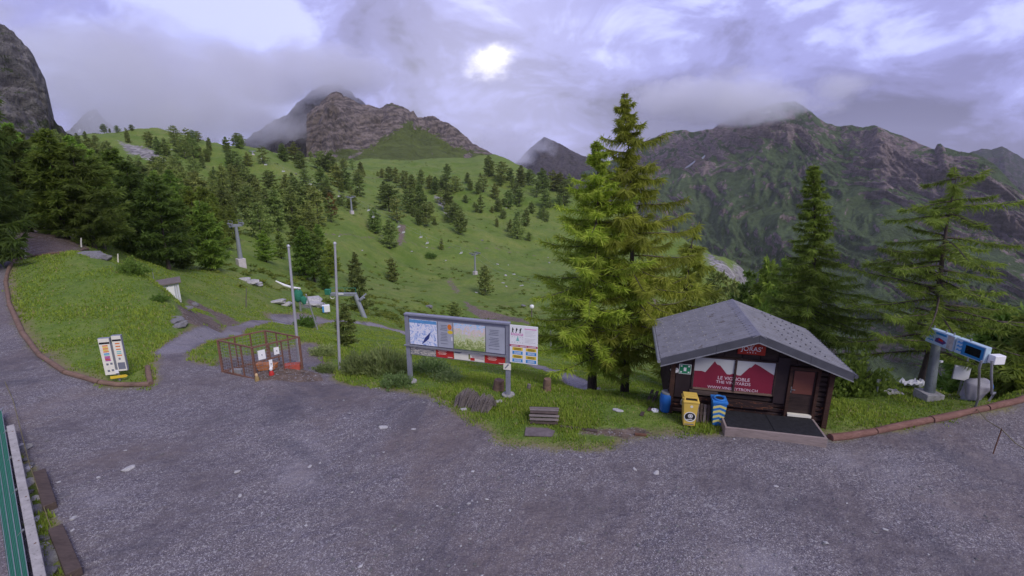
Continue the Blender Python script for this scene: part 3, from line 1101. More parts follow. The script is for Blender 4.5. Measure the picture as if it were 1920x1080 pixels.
def conifer(seed, H, prof, trunk_r, nbr, nsub, tl, tw, e0=(0.0, 0.3), droop=0.35, lift=0.2, hang=0.3, fwd=0.5, cols=((0.05, 0.09, 0.02), (0.09, 0.15, 0.03)),
            h0=0.12, lean=(0, 0), gap=0.0, limb=0.035, irregular=0.25, extra=(), tipbare=0.0, powh=1.0, ring=5):
    rg = np.random.default_rng(seed)
    hs_, rs_ = np.array(prof).T
    tb = MB()
    tb.smooth = True
    n = 9
    tp = []
    for i in range(n):
        u = i / (n - 1)
        wx = lean[0] * u * u + 0.012 * H * math.sin(u * 5 + seed)
        wy = lean[1] * u * u + 0.012 * H * math.cos(u * 4 + seed * 2)
        tp.append(Vector((wx * min(1, u * 2), wy * min(1, u * 2), u * H - (0.35 if i == 0 else 0))))
    tb.tube(tp, [trunk_r * (1.25 if i == 0 else 1) * (1 - (i / (n - 1)) ** 0.9) + 0.012 for i in range(n)], 9, wob=0.06, seed=seed)

    def trunk_at(z):
        u = np.clip(z / H, 0, 1) * (n - 1)
        i = min(int(u), n - 2)
        return np.array(tp[i].lerp(tp[i + 1], u - i))

    Vs, Cs = [], []
    specs = []
    for b in range(nbr):
        h = h0 + (0.995 - h0) * ((b + rg.random()) / nbr) ** powh
        if gap and 0.5 + 0.5 * math.sin(h * 37 + seed) < gap * rg.random() * 1.4:
            continue
        L = np.interp(h, hs_, rs_) * (1 + irregular * np.clip(rg.normal(), -1.6, 1.0))
        specs.append((h, b * 2.39996 + rg.normal() * 0.35, max(L, 0.12), None))
    for h, a_, L, e in extra:
        specs.append((h, a_, L, e))
    ca, cb = np.array(cols[0]), np.array(cols[1])
    for h, ang, L, e in specs:
        o = trunk_at(h * H)
        el = rg.uniform(*e0) if e is None else e
        el = el + 0.5 * max(0, h - 0.8)
        hd = np.array([math.cos(ang), math.sin(ang), 0])
        sd_ = np.array([-hd[1], hd[0], 0])
        bend = rg.normal() * 0.12

        def bp(t):
            t = np.asarray(t)[..., None]
            return o + hd * L * t * 0.96 + sd_ * bend * L * t * t + np.array([0, 0, 1.0]) * L * (el * t - droop * t ** 2 + lift * t ** 3.2)
        k = max(5, int(nsub * (0.35 + 0.65 * L / max(rs_))))
        t = rg.random(k) ** 0.75 * 0.93 + 0.07
        P0 = bp(t)
        tan = bp(np.minimum(t + 0.03, 1.03)) - P0
        tan /= np.linalg.norm(tan, axis=1)[:, None] + 1e-9
        side = np.where(rg.random(k) < 0.5, -1, 1)[:, None]
        dr = tan * (fwd + rg.normal(size=(k, 1)) * 0.3) + sd_ * side * (0.75 + 0.35 * rg.normal(size=(k, 1))) * (1.05 - 0.4 * t[:, None]) + np.array([0, 0, -1.0]) * (hang + 0.28 * rg.normal(size=(k, 1))) + rg.normal(size=(k, 3)) * 0.28
        dr /= np.linalg.norm(dr, axis=1)[:, None] + 1e-9
        ln = tl * (0.55 + 0.75 * rg.random(k)) * (1.1 - 0.45 * t) * np.clip(0.45 + L / max(rs_), 0.5, 1.15)
        wd = tw * (0.7 + 0.6 * rg.random(k))
        nr = np.cross(dr, rg.normal(size=(k, 3)))
        nr /= np.linalg.norm(nr, axis=1)[:, None] + 1e-9
        sag = np.array([0, 0, -1.0]) * (ln * 0.18 * (hang + 0.2))[:, None]
        q = np.empty((k, 5, 3))
        m_ = P0 + dr * (ln * 0.5)[:, None]
        q[:, 0], q[:, 1] = P0 + nr * (wd * 0.30)[:, None], P0 - nr * (wd * 0.30)[:, None]
        q[:, 2], q[:, 3] = m_ + nr * (wd * 0.5)[:, None], m_ - nr * (wd * 0.5)[:, None]
        q[:, 4] = P0 + dr * ln[:, None] + sag
        Vs.append(q.reshape(-1, 3))
        cc = ca + (cb - ca) * rg.random((k, 1)) ** 1.2
        cc = cc * (0.72 + 0.56 * rg.random())
        Cs.append(np.repeat(cc, 5, 0))
        if limb:
            r0 = limb * (0.35 + 0.65 * L / max(rs_))
            pts = bp(np.linspace(0, 0.94, ring))
            tb.tube([Vector(p) for p in pts], [r0 * (1 - 0.85 * i / (ring - 1)) for i in range(ring)], 4, caps=False)
    if tipbare:
        tb.tube([tp[-1] - Vector((0, 0, 0.3)), tp[-1] + Vector((0, 0, tipbare))], [0.03, 0.008], 5)
    V = np.concatenate(Vs)
    C = np.concatenate(Cs)
    k = len(V) // 5
    b5 = np.arange(k)[:, None] * 5
    F = np.concatenate([b5 + np.array([0, 1, 3]), b5 + np.array([0, 3, 2]), b5 + np.array([2, 3, 4])], 0)
    crown = arr_mesh('crown', V, F, [M_FOL], {'col': C})
    tmp = tb.build('trunk', M_BARK)
    trunk = tmp.data
    bpy.data.objects.remove(tmp)
    return trunk, crown


def plant_tree(proto, name, label, loc, rz, sx, sz, group=None, cat='tree'):
    r = thing(name, label, cat, loc, rz, group)
    r.scale = (sx, sx, sz)
    mobj('trunk', proto[0], r)
    mobj('crown', proto[1], r)
    return r


def stand(px, base_py, top_py, proto, ph, name, label, d=None, width=1.0, group=None, rz=None, sink=0.1):
    """stand a tree where its foot shows, as tall as it shows"""
    p = hit(px, base_py) if d is None else at_d(px, base_py, d)
    if d is not None:
        p.z = float(gz(p.x, p.y)[0])
    h = max(z_for(p.y, top_py) - p.z, 1.0)
    s = h / ph
    return plant_tree(proto, name, label, (p.x, p.y, p.z - sink), random.uniform(0, 6.28) if rz is None else rz, s * width, s, group)


LG = ((0.115, 0.19, 0.022), (0.225, 0.31, 0.045))
DG = ((0.18, 0.245, 0.066), (0.36, 0.425, 0.12))
# the two tall larches beside the hut
pA = conifer(3, 12.0, [(0, 1.0), (0.12, 1.7), (0.25, 2.15), (0.5, 2.0), (0.7, 1.45), (0.85, 0.75), (0.95, 0.35), (1, 0.10)], 0.18, 215, 285, 0.42, 0.032, (-0.2, 0.45), 0.36, 0.34, 0.25, 0.45, ((0.24, 0.38, 0.036), (0.46, 0.56, 0.085)), 0.14, irregular=0.34, gap=0.1, lean=(-0.45, 0.1))
stand(1110, 737, 262, pA, 12.0, 'larch_tree', 'dense bright green larch, shorter and nearer the billboard of the tall pair', d=20.8, rz=0.4, width=1.14)
pB = conifer(5, 14.5, [(0, 1.2), (0.1, 1.8), (0.25, 2.2), (0.42, 2.2), (0.55, 1.8), (0.68, 1.35), (0.78, 0.95), (0.9, 0.6), (1, 0.10)], 0.19, 190, 290, 0.50, 0.032, (-0.25, 0.4), 0.42, 0.38, 0.50, 0.35, ((0.32, 0.43, 0.042), (0.54, 0.62, 0.11)), 0.12, lean=(-0.75, 0), gap=0.2, irregular=0.38,
             extra=[(0.855, 3.05, 1.25, 0.25), (0.845, 0.15, 1.7, 0.35), (0.57, 0.1, 3.9, 0.12), (0.33, 0.2, 4.1, 0.05), (0.3, -0.1, 3.9, 0.0), (0.6, 0.25, 3.0, 0.2), (0.5, -0.2, 3.2, 0.1), (0.45, 0.35, 3.3, 0.08), (0.4, -0.35, 3.2, 0.05), (0.25, 0.4, 3.4, 0.0), (0.66, -0.1, 2.6, 0.2), (0.52, 0.5, 2.9, 0.1)])
stand(1171, 738, 168, pB, 14.5, 'larch_tree', 'tallest yellow-green larch with spiky top, beside the hut roof', d=21.2, rz=0.0)
pC = conifer(8, 6.5, [(0, 1.2), (0.2, 1.7), (0.5, 1.35), (0.8, 0.6), (1, 0.1)], 0.09, 95, 200, 0.5, 0.038, (-0.05, 0.2), 0.4, 0.35, 0.35, 0.45, ((0.30, 0.40, 0.045), (0.50, 0.57, 0.10)), 0.08, gap=0.3)
stand(1283, 640, 420, pC, 6.5, 'larch_tree', 'small feathery larch rising behind the left eave of the hut', d=27, rz=1.0)
# the two on the right of the hut
pD = conifer(12, 14.0, [(0, 2.6), (0.15, 3.3), (0.32, 3.0), (0.5, 2.0), (0.66, 1.25), (0.8, 0.75), (0.93, 0.5), (1, 0.12)], 0.20, 210, 280, 0.48, 0.035, (-0.1, 0.15), 0.36, 0.30, 0.45, 0.4, ((0.18, 0.28, 0.040), (0.36, 0.46, 0.085)), 0.05, irregular=0.2, lean=(-1.1, 0))
stand(1497, 742, 303, pD, 14.0, 'larch_tree', 'slender spire-topped dark green larch behind the right side of the hut', d=25.5, rz=0.0, width=1.06)
pE = conifer(14, 13.0, [(0, 3.4), (0.15, 4.3), (0.35, 4.1), (0.55, 3.5), (0.7, 3.0), (0.85, 2.3), (0.96, 1.5), (1, 0.6)], 0.27, 115, 430, 0.48, 0.036, (-0.22, 0.38), 0.36, 0.26, 0.38, 0.45, ((0.18, 0.25, 0.038), (0.36, 0.42, 0.078)), 0.19, gap=0.36, limb=0.075, irregular=0.42, lean=(-0.7, 0),
             extra=[(0.93, 0.25, 2.5, 0.45), (0.42, -0.1, 5.0, 0.05), (0.40, 0.15, 4.8, 0.0), (0.60, 3.2, 3.8, 0.12), (0.45, 3.0, 4.2, 0.0)])
stand(1722, 748, 318, pE, 13.0, 'larch_tree', 'broad open larch with tiered branches above the electronic sign', d=24.3, rz=0.1)

# pines of the hillside: a few shapes, each copied
ZP = [(0, 0.5), (0.1, 0.85), (0.3, 1.0), (0.55, 0.85), (0.75, 0.6), (0.9, 0.32), (1, 0.06)]
ZR = [(0, 0.7), (0.12, 1.0), (0.35, 1.12), (0.6, 1.0), (0.8, 0.72), (0.93, 0.42), (1, 0.12)]


def pine(seed, rad, prof, nbr=84, nsub=46, cols=DG, tl=0.85, tw=0.24, H=10.0, gap=0.12, hang=0.15, irr=0.25):
    return conifer(seed, H, [(h, r * rad) for h, r in prof], 0.17, nbr, nsub, tl, tw, (0.0, 0.35), 0.25, 0.22, hang, 0.6, cols, 0.07, gap=gap, limb=0.0, irregular=irr)


PINES = [pine(101, 2.3, ZP), pine(102, 2.8, ZR), pine(103, 2.0, ZP), pine(104, 2.5, ZR, gap=0.3), pine(105, 3.1, ZR, irr=0.35), pine(106, 1.8, ZP), pine(108, 2.2, ZR, 60, 40, gap=0.5, irr=0.5), pine(109, 2.6, ZP, irr=0.45, cols=((0.20, 0.25, 0.06), (0.40, 0.45, 0.12))), pine(110, 1.5, ZR, 70, 40, irr=0.4, gap=0.35)]
PINE_RED = pine(107, 1.9, ZP, cols=((0.17, 0.085, 0.035), (0.28, 0.15, 0.055)))
BIGS = [pine(201, 2.0, ZP, 130, 90, ((0.13, 0.22, 0.034), (0.28, 0.38, 0.064)), 0.72, 0.11), pine(202, 2.3, ZR, 130, 90, ((0.11, 0.18, 0.036), (0.24, 0.33, 0.064)), 0.72, 0.12, gap=0.3),
        pine(203, 2.6, ZP, 130, 95, ((0.16, 0.265, 0.034), (0.33, 0.44, 0.07)), 0.7, 0.11), pine(204, 1.9, ZP, 120, 90, ((0.13, 0.195, 0.040), (0.27, 0.34, 0.075)), 0.7, 0.11, gap=0.35)]
FINE = pine(205, 2.2, ZP, 175, 150, ((0.075, 0.125, 0.026), (0.165, 0.235, 0.05)), 0.6, 0.06, gap=0.25, irr=0.35, hang=0.3)
BROAD = conifer(210, 8.0, [(0, 1.6), (0.2, 2.3), (0.5, 2.5), (0.8, 1.9), (1, 0.6)], 0.12, 110, 85, 0.42, 0.16, (0.1, 0.7), 0.2, 0.1, 0.1, 0.5, ((0.10, 0.19, 0.030), (0.22, 0.34, 0.058)), 0.08, limb=0.02)

# named single trees on the slope: foot x, foot y, top y, width, shape, label
SINGLES = [
    (650, 650, 566, 1.0, 0, 'light green pine standing in the hollow behind the taller flagpole', 1),
    (853, 600, 565, 1.3, 1, 'small round pine peeping over the billboard', 1),
    (910, 553, 498, 1.0, 3, 'lone bushy pine beside the lift pylon in the middle of the meadow', 1),
    (736, 528, 482, 1.05, 0, 'lone pine in the meadow above and right of the lift gantry', 1),
    (676, 584, 503, 0.95, 3, 'dark pine right behind the bend of the lift gantry', 1),
    (668, 530, 472, 1.0, 0, 'pine between the taller flagpole and the open meadow', 1),
    (731, 465, 412, 1.15, 3, 'dark pine on the meadow at the left of the brown earth strip', 1),
    (828, 468, 446, 0.9, 0, 'small pine on the trail across the meadow', 1),
    (622, 405, 360, 1.2, 'red', 'reddish brown dying pine among green ones on the slope', 1),
    (864, 440, 396, 1.1, 1, 'lone pine below the rocky gully', 1),
    (362, 265, 243, 1.3, 1, 'single dark pine on the skyline of the left hill', 1),
    (196, 250, 232, 1.2, 1, 'leftmost small pine on the skyline beside the cliff', 1),
    (221, 249, 235, 1.3, 4, 'squat pine second from the left on the hill skyline', 1),
    (247, 246, 233, 1.4, 1, 'rounded pine on the hill skyline above the pale crag', 1),
    (241, 268, 241, 0.9, 2, 'slim pine just below the hill skyline above the pale crag', 1),
    (447, 276, 249, 1.4, 4, 'broad pine on the skyline where the cloud touches the hill', 1),
]
for i, (px, b, tp_, w, k, lab, _x) in enumerate(SINGLES):
    pr = PINE_RED if k == 'red' else PINES[k]
    stand(px, b, tp_, pr, 10.0, 'pine_tree', lab, width=w)

Z3 = [(30, 445, 380), (160, 530, 440), (275, 515, 425), (340, 520, 420), (370, 560, 470), (430, 520, 465), (480, 560, 470), (540, 580, 475), (515, 570, 490), (615, 560, 505), (663, 565, 505), (710, 585, 525), (580, 665, 545), (630, 680, 570), (705, 715, 595),
      (400, 655, 570), (490, 680, 560), (60, 620, 545), (110, 700, 600), (0, 640, 540), (180, 800, 680), (250, 790, 650), (360, 795, 640), (470, 870, 680), (590, 760, 720), (640, 780, 730), (845, 750, 640), (870, 800, 660),
      (915, 860, 735), (790, 920, 790), (830, 610, 560), (870, 630, 555), (910, 640, 560), (960, 670, 580), (1000, 700, 600), (1040, 740, 640), (990, 810, 680), (1080, 880, 760), (1060, 830, 700), (1100, 670, 600), (1195, 620, 540),
      (1190, 690, 600), (1240, 690, 610), (1310, 640, 585), (1325, 680, 620), (1370, 700, 640), (1400, 690, 600), (1430, 600, 495), (1465, 730, 650), (1300, 750, 710), (1385, 805, 715), (1500, 630, 530), (1550, 630, 560), (1610, 660, 550),
      (1660, 650, 570), (1700, 720, 620), (1730, 700, 570), (1790, 680, 580), (1540, 780, 690), (1600, 770, 670), (1590, 740, 650), (1750, 780, 680), (1480, 800, 730), (1510, 840, 790), (1600, 880, 790), (1640, 880, 790), (1670, 810, 750), (1720, 820, 785),
      (1755, 860, 800), (1590, 950, 860), (1550, 915, 850), (1200, 800, 680), (1240, 860, 760), (1160, 760, 680), (1830, 690, 590), (1880, 700, 600), (1850, 760, 640), (300, 720, 600), (430, 780, 660), (520, 730, 610), (330, 700, 590),
      (200, 690, 580), (60, 760, 640), (310, 860, 730), (420, 900, 760), (120, 850, 720), (30, 720, 610), (700, 640, 570), (1050, 650, 570), (1130, 700, 610)]
for i, (zx, zb, zt) in enumerate(Z3):
    px = 440 + zx / 3
    lab, grp = ('pine in the scattered wood on the green slope left of the meadow', 'pines on the slope left of the meadow') if px < 680 else \
        (('dark pine in the clump round the rocky gully in mid slope', 'pines round the rocky gully') if px < 872 else ('dark pine in the wood on the far meadow rim beside the larches', 'pines on the far meadow rim'))
    stand(px, 130 + zb / 3, 130 + (zt - 0.12 * (zb - zt)) / 3, PINES[(i * 5 + 1) % 9], 10.0, 'pine_tree', lab, width=1.15 + 0.3 * ((i * 7) % 5) / 4, group=grp)
Z4 = [(825, 75, 40), (940, 60, 35), (1130, 190, 65), (1190, 240, 100), (1250, 250, 110), (1390, 270, 120), (1440, 260, 180), (1500, 260, 170), (1540, 250, 190), (645, 130, 60), (560, 160, 90), (720, 170, 90), (1310, 400, 280), (1380, 460, 380),
      (1475, 490, 350), (1590, 470, 360), (1680, 510, 340), (1770, 470, 340), (1840, 510, 330), (860, 400, 280), (950, 420, 280), (1000, 450, 290), (1060, 400, 280), (1130, 400, 290), (1190, 380, 290), (760, 380, 200), (480, 200, 110), (420, 230, 120), (350, 260, 150), (280, 220, 130), (640, 260, 150), (560, 290, 170), (700, 300, 190)]
for i, (zx, zb, zt) in enumerate(Z4):
    stand(zx / 4, 230 + zb / 4, 230 + zt / 4, PINES[(i * 4 + 2) % 9], 10.0, 'pine_tree', 'pine scattered on the upper left hill below the skyline', width=1.15, group='pines on the upper left hill')
# wood between the pylon and the gantry, drawn from the photograph one by one
for i, (px, b, tp_, w) in enumerate([(575, 525, 420, 1.0), (590, 528, 432, 1.1), (500, 492, 432, 1.1), (528, 485, 432, 1.0), (600, 470, 418, 1.1), (560, 470, 405, 1.0), (622, 520, 450, 0.95), (470, 420, 345, 1.0), (520, 432, 350, 1.1), (550, 420, 350, 1.0), (490, 450, 380, 1.1), (585, 440, 385, 1.0), (610, 545, 500, 1.1)]):
    stand(px, b, tp_, BIGS[i % 4] if tp_ > 400 else PINES[i % 6], 10.0, 'pine_tree', 'tall pine in the wood between the near lift pylon and the flagpoles', width=w, group='pines between the near pylon and the flagpoles')
# forest on the left
for i, (px, b, tp_, d, w, lab) in enumerate([
    (60, 442, 235, 62, 1.05, 'big dark spruce with bare double trunk over the brown forest floor'),
    (-30, 470, -40, 46, 0.8, 'dark spruce cut off by the left picture edge, tallest of all'),
    (178, 472, 272, 58, 1.15, 'large dark green spruce standing at the top of the grass bank'),
    (270, 500, 300, 70, 1.15, 'tall spruce in the forest directly behind the shed'),
    (320, 520, 330, 66, 1.05, 'grey-green spruce leaning over the metal shed'),
    (398, 515, 372, 74, 1.15, 'bright green cone-shaped spruce nearest the lift pylon'),
    (345, 515, 385, 72, 1.0, 'pointed light green spruce between shed and pylon'),
    (230, 490, 330, 75, 1.1, 'spruce behind the grass bank, right of the largest one'),
    (110, 455, 272, 80, 1.0, 'dark spruce in the second row above the brown forest floor'),
]):
    stand(px, b, tp_, FINE if i < 4 else BIGS[(i * 3 + 1) % 4], 10.0, 'spruce_tree', lab, d=d, width=w)
rnd = random.Random(5)
for k in range(70):
    zx, zb, zt = Z3[rnd.randrange(len(Z3))]
    px, b = 440 + zx / 3 + rnd.gauss(0, 17), 130 + zb / 3 + rnd.gauss(0, 6)
    if not (440 < px < 1075 and 295 < b < 470):
        continue
    p = hit(px, b)
    s = rnd.uniform(0.35, 1.05)
    grp = 'pines on the slope left of the meadow' if px < 680 else ('pines round the rocky gully' if px < 872 else 'pines on the far meadow rim')
    plant_tree(PINES[rnd.randrange(9)], 'pine_tree', 'pine', (p.x, p.y, p.z - 0.2), rnd.uniform(0, 6.28), s * rnd.uniform(0.95, 1.35), s, grp)
for k in range(34):
    px, b = rnd.uniform(175, 455), rnd.uniform(262, 335)
    if 215 < px < 325 and 262 < b < 318:
        continue
    p = hit(px, b)
    s = rnd.uniform(0.5, 1.1)
    plant_tree(PINES[rnd.randrange(9)], 'pine_tree', 'pine', (p.x, p.y, p.z - 0.2), rnd.uniform(0, 6.28), s * rnd.uniform(0.95, 1.3), s, 'pines on the upper left hill')
done = []
tries = 0
while len(done) < 105 and tries < 2500:
    tries += 1
    px, b = rnd.uniform(-30, 450), rnd.uniform(288, 478)
    if b > 455 - max(0, px - 250) * 0.05 and px < 170:
        continue
    if px > 330 and b < 335:
        continue
    if px > 200 and 252 < b < 330 and abs(px - 270) < 60:
        continue
    if any((px - q[0]) ** 2 + ((b - q[1]) * 2.2) ** 2 < 24 ** 2 for q in done):
        continue
    done.append((px, b))
    p = hit(px, b)
    dsc = math.hypot(p.x, p.y)
    h = rnd.uniform(6.5, 13.0)
    pr = BIGS[rnd.randrange(4)] if dsc < 150 else PINES[rnd.randrange(9)]
    if rnd.random() < 0.1 and dsc < 150:
        pr, h = BROAD, rnd.uniform(4, 6) * 1.25
    s = h / 10
    plant_tree(pr, 'spruce_tree', 'dark green conifer in the thick forest that fills the left slope', (p.x, p.y, p.z - 0.2), rnd.uniform(0, 6.28), s * rnd.uniform(0.8, 1.15), s, 'forest conifers on the left slope')
# right: wood below the terrace edge and on the rim
for i, (px, b, tp_, d) in enumerate([(1430, 600, 470, 60), (1400, 590, 505, 75), (1460, 620, 480, 55), (1375, 560, 525, 120), (1350, 545, 510, 150), (1335, 530, 500, 180), (1310, 525, 497, 190), (1480, 640, 490, 48), (1850, 700, 560, 36), (1900, 690, 540, 36), (1940, 690, 560, 33)]):
    p = at_d(px, b, d)
    zt = z_for(p.y, tp_)
    g = float(gz(p.x, p.y)[0])
    h = max(zt - g, 4.0)
    s = h / 10
    plant_tree(BIGS[i % 4] if d < 100 else PINES[i % 6], 'spruce_tree', 'dark conifer rising from the steep drop beyond the terrace, behind hut and sign', (p.x, p.y, g - 0.3), i * 1.7, s * 0.95 if h < 14 else 1.25, s, 'conifers below the terrace edge')


# ------------------------------------------------------------------ bushes
def bush(seed, rx, h, n, tl, tw, cols):
    rg = np.random.default_rng(seed)
    u = rg.normal(size=(n, 3))
    u[:, 2] = np.abs(u[:, 2])
    u /= np.linalg.norm(u, axis=1)[:, None]
    lump = 1 + 0.75 * fbm(u * 2.6 + seed, 3, seed)
    r = (0.35 + 0.65 * rg.random(n) ** 0.5) * lump
    P0 = u * r[:, None] * np.array([rx, rx, h]) * 0.85
    dr = u * 0.8 + rg.normal(size=(n, 3)) * 0.6 + np.array([0, 0, 0.9])
    dr /= np.linalg.norm(dr, axis=1)[:, None]
    ln = tl * (0.6 + 0.8 * rg.random(n))
    wd = tw * (0.6 + 0.8 * rg.random(n))
    nr = np.cross(dr, rg.normal(size=(n, 3)))
    nr /= np.linalg.norm(nr, axis=1)[:, None]
    q = np.empty((n, 5, 3))
    m_ = P0 + dr * (ln * 0.5)[:, None]
    q[:, 0], q[:, 1] = P0 + nr * (wd * 0.2)[:, None], P0 - nr * (wd * 0.2)[:, None]
    q[:, 2], q[:, 3] = m_ + nr * (wd * 0.5)[:, None], m_ - nr * (wd * 0.5)[:, None]
    q[:, 4] = P0 + dr * ln[:, None]
    ca, cb = np.array(cols[0]), np.array(cols[1])
    C = np.repeat(ca + (cb - ca) * rg.random((n, 1)), 5, 0)
    b5 = np.arange(n)[:, None] * 5
    F = np.concatenate([b5 + np.array([0, 1, 3]), b5 + np.array([0, 3, 2]), b5 + np.array([2, 3, 4])], 0)
    cm = arr_mesh('foliage', q.reshape(-1, 3), F, [M_FOL], {'col': C})
    tb = MB()
    for k in range(7):
        a = k * 0.9 + seed
        tb.tube([(0, 0, -0.15), (math.cos(a) * rx * 0.3, math.sin(a) * rx * 0.3, h * 0.4), (math.cos(a) * rx * 0.55, math.sin(a) * rx * 0.55, h * 0.75)], 0.03, 5, 0.008)
    tmp = tb.build('stem', M_BARK)
    tm = tmp.data
    bpy.data.objects.remove(tmp)
    return tm, cm


WL = ((0.17, 0.26, 0.08), (0.34, 0.43, 0.16))
BG = ((0.09, 0.165, 0.030), (0.20, 0.31, 0.055))
BUSHES = [bush(1, 1.0, 1.0, 2600, 0.26, 0.045, WL), bush(2, 1.0, 1.0, 4200, 0.11, 0.085, BG), bush(3, 1.0, 0.9, 2000, 0.18, 0.06, WL)]


def put_bush(px, py, k, r, h, label, group=None, d=None):
    p = hit(px, py) if d is None else at_d(px, py, d)
    p.z = float(gz(p.x, p.y)[0])
    o = thing('shrub', label, 'shrub', (p.x, p.y, p.z - 0.08), random.uniform(0, 6.28), group)
    o.scale = (r, r * random.uniform(0.85, 1.15), h)
    mobj('stem', BUSHES[k][0], o)
    mobj('foliage', BUSHES[k][1], o)


for px, py, k, r, h, lab in [
    (680, 700, 0, 1.0, 0.95, 'grey-green willow shrub left in the clump between flagpole and billboard'), (722, 702, 0, 1.1, 1.1, 'tallest willow shrub in the clump behind the left billboard post'),
    (805, 700, 2, 1.0, 0.8, 'low willow shrub under the left half of the billboard'), (604, 696, 2, 0.6, 0.35, 'low green shrub at the right corner of the wire cage'),
    (745, 722, 2, 0.6, 0.6, 'small weedy shrub at the foot of the left billboard post'), (840, 715, 2, 0.7, 0.55, 'low weedy shrub under the middle of the billboard'),
    (570, 612, 1, 1.3, 1.1, 'green shrub on the path beside the short grey pole'), (604, 662, 2, 0.8, 0.45, 'green shrub between the two flagpoles'),
    (1590, 735, 1, 1.25, 1.5, 'leafy green bush against the right wall of the hut'),     (1890, 725, 1, 2.4, 2.7, 'dark green bush behind the gantry sign at the right edge'), (1935, 715, 1, 2.2, 2.4, 'dark bush cut by the right picture edge'), (1845, 725, 1, 1.4, 1.6, 'dark bush behind the tarpaulin-covered machine'),
    (296, 562, 1, 0.5, 0.35, 'low weeds on the crest of the bank left of the shed'),
    (805, 481, 1, 3.2, 1.8, 'round green bush in the middle of the meadow'), (248, 512, 1, 0.9, 0.9, 'bright green bush on the bank under the forest'),
    (1222, 750, 2, 0.5, 0.3, 'low weeds beside the left wall of the hut')]:
    put_bush(px, py, k, r, h, lab)

# ------------------------------------------------------------------ materials of things
M_GALV = plain('galvanised_steel', (0.36, 0.37, 0.38), 0.45, 0.15, 5, 0.55, 0.1, dirt=0.15)
M_SIGNGREY = plain('sign_frame_grey', (0.28, 0.29, 0.34), 0.5, 0.1, 4, 0.2, dirt=0.1)
M_PANELGREY = plain('panel_grey', (0.40, 0.42, 0.47), 0.5, 0.08, 3)
M_WHITE = plain('white_enamel', (0.85, 0.85, 0.83), 0.4, 0.05, 4, dirt=0.06, dirtc=(0.4, 0.38, 0.34))
M_OFFWHITE = plain('off_white_board', (0.82, 0.79, 0.66), 0.5, 0.06, 4, dirt=0.03, dirtc=(0.35, 0.3, 0.24))
M_CONC = plain('concrete', (0.34, 0.33, 0.31), 0.9, 0.2, 6, 0, 0.4, dirt=0.2)
M_RED = plain('red_print', (0.50, 0.035, 0.03), 0.5, 0.1, 5)
M_REDSIGN = plain('red_sign', (0.42, 0.035, 0.02), 0.5, 0.15, 4)
M_YEL = plain('yellow_print', (0.78, 0.56, 0.05), 0.5, 0.06, 5)
M_BLUEP = plain('blue_print', (0.05, 0.28, 0.60), 0.5, 0.06, 5)
M_BLACK = plain('black_paint', (0.02, 0.02, 0.022), 0.55, 0.2, 5)
M_GREEN = plain('green_print', (0.02, 0.22, 0.10), 0.5, 0.06, 5)
M_TEXTG = plain('grey_print', (0.19, 0.20, 0.24), 0.6, 0.1, 5)
M_TEXTL = plain('faded_print', (0.47, 0.45, 0.45), 0.6, 0.1, 5)
M_PINKP = plain('pink_print', (0.72, 0.36, 0.55), 0.6, 0.1, 5)
M_TEALP = plain('teal_print', (0.25, 0.55, 0.50), 0.6, 0.1, 5)
M_ORANGEP = plain('orange_print', (0.75, 0.20, 0.03), 0.6, 0.1, 5)
M_PURPLEP = plain('magenta_print', (0.42, 0.06, 0.30), 0.6, 0.1, 5)
M_TIMBER = wood('red_brown_timber', (0.125, 0.062, 0.042), (0.26, 0.138, 0.095), (3, 20, 20))
M_LOG = wood('weathered_log', (0.10, 0.066, 0.050), (0.27, 0.175, 0.125), (2, 16, 16), 0.9, 0.7)
M_GREYWOOD = wood('grey_weathered_wood', (0.11, 0.095, 0.088), (0.25, 0.21, 0.195), (3, 26, 26), 0.9, 0.6)
M_DARKWOOD = wood('dark_stained_wood', (0.018, 0.012, 0.011), (0.060, 0.038, 0.033), (2, 20, 20), 0.75, 0.5)
M_BEAM = wood('old_beam', (0.05, 0.038, 0.034), (0.12, 0.088, 0.075), (3, 18, 18), 0.9, 0.6)
M_STONE = plain('pale_stone', (0.42, 0.41, 0.40), 0.9, 0.3, 7, 0, 0.6)
M_STONED = plain('grey_stone', (0.19, 0.185, 0.185), 0.95, 0.35, 7, 0, 0.7)
M_RUBBER = plain('black_mat', (0.022, 0.022, 0.025), 0.9, 0.3, 8, 0, 0.5)
M_NET = plain('green_net', (0.035, 0.20, 0.125), 0.8, 0.25, 10, 0, 0.3)
M_TARP = plain('grey_tarpaulin', (0.30, 0.29, 0.31), 0.75, 0.15, 4, 0, 0.2)
M_ROPE = plain('old_rope', (0.20, 0.175, 0.085), 0.9, 0.2, 20)
M_RUST = plain('rusty_iron', (0.17, 0.085, 0.055), 0.85, 0.3, 9, 0.2, 0.4)
M_BLUEBARREL = plain('blue_plastic', (0.02, 0.12, 0.40), 0.45, 0.12, 4)
M_BINYEL = plain('yellow_plastic', (0.72, 0.50, 0.10), 0.45, 0.08, 4, dirt=0.05)
M_BINBLUE = plain('bright_blue_plastic', (0.035, 0.20, 0.55), 0.45, 0.1, 4)
M_CHEV = plain('pale_yellow_film', (0.72, 0.66, 0.22), 0.5, 0.05, 4)
M_DECKW = wood('pale_porch_board', (0.20, 0.16, 0.145), (0.36, 0.29, 0.265), (3, 26, 26), 0.9, 0.5)
M_LIFT = plain('lift_grey_blue', (0.33, 0.35, 0.38), 0.45, 0.1, 4, 0.3, dirt=0.08)


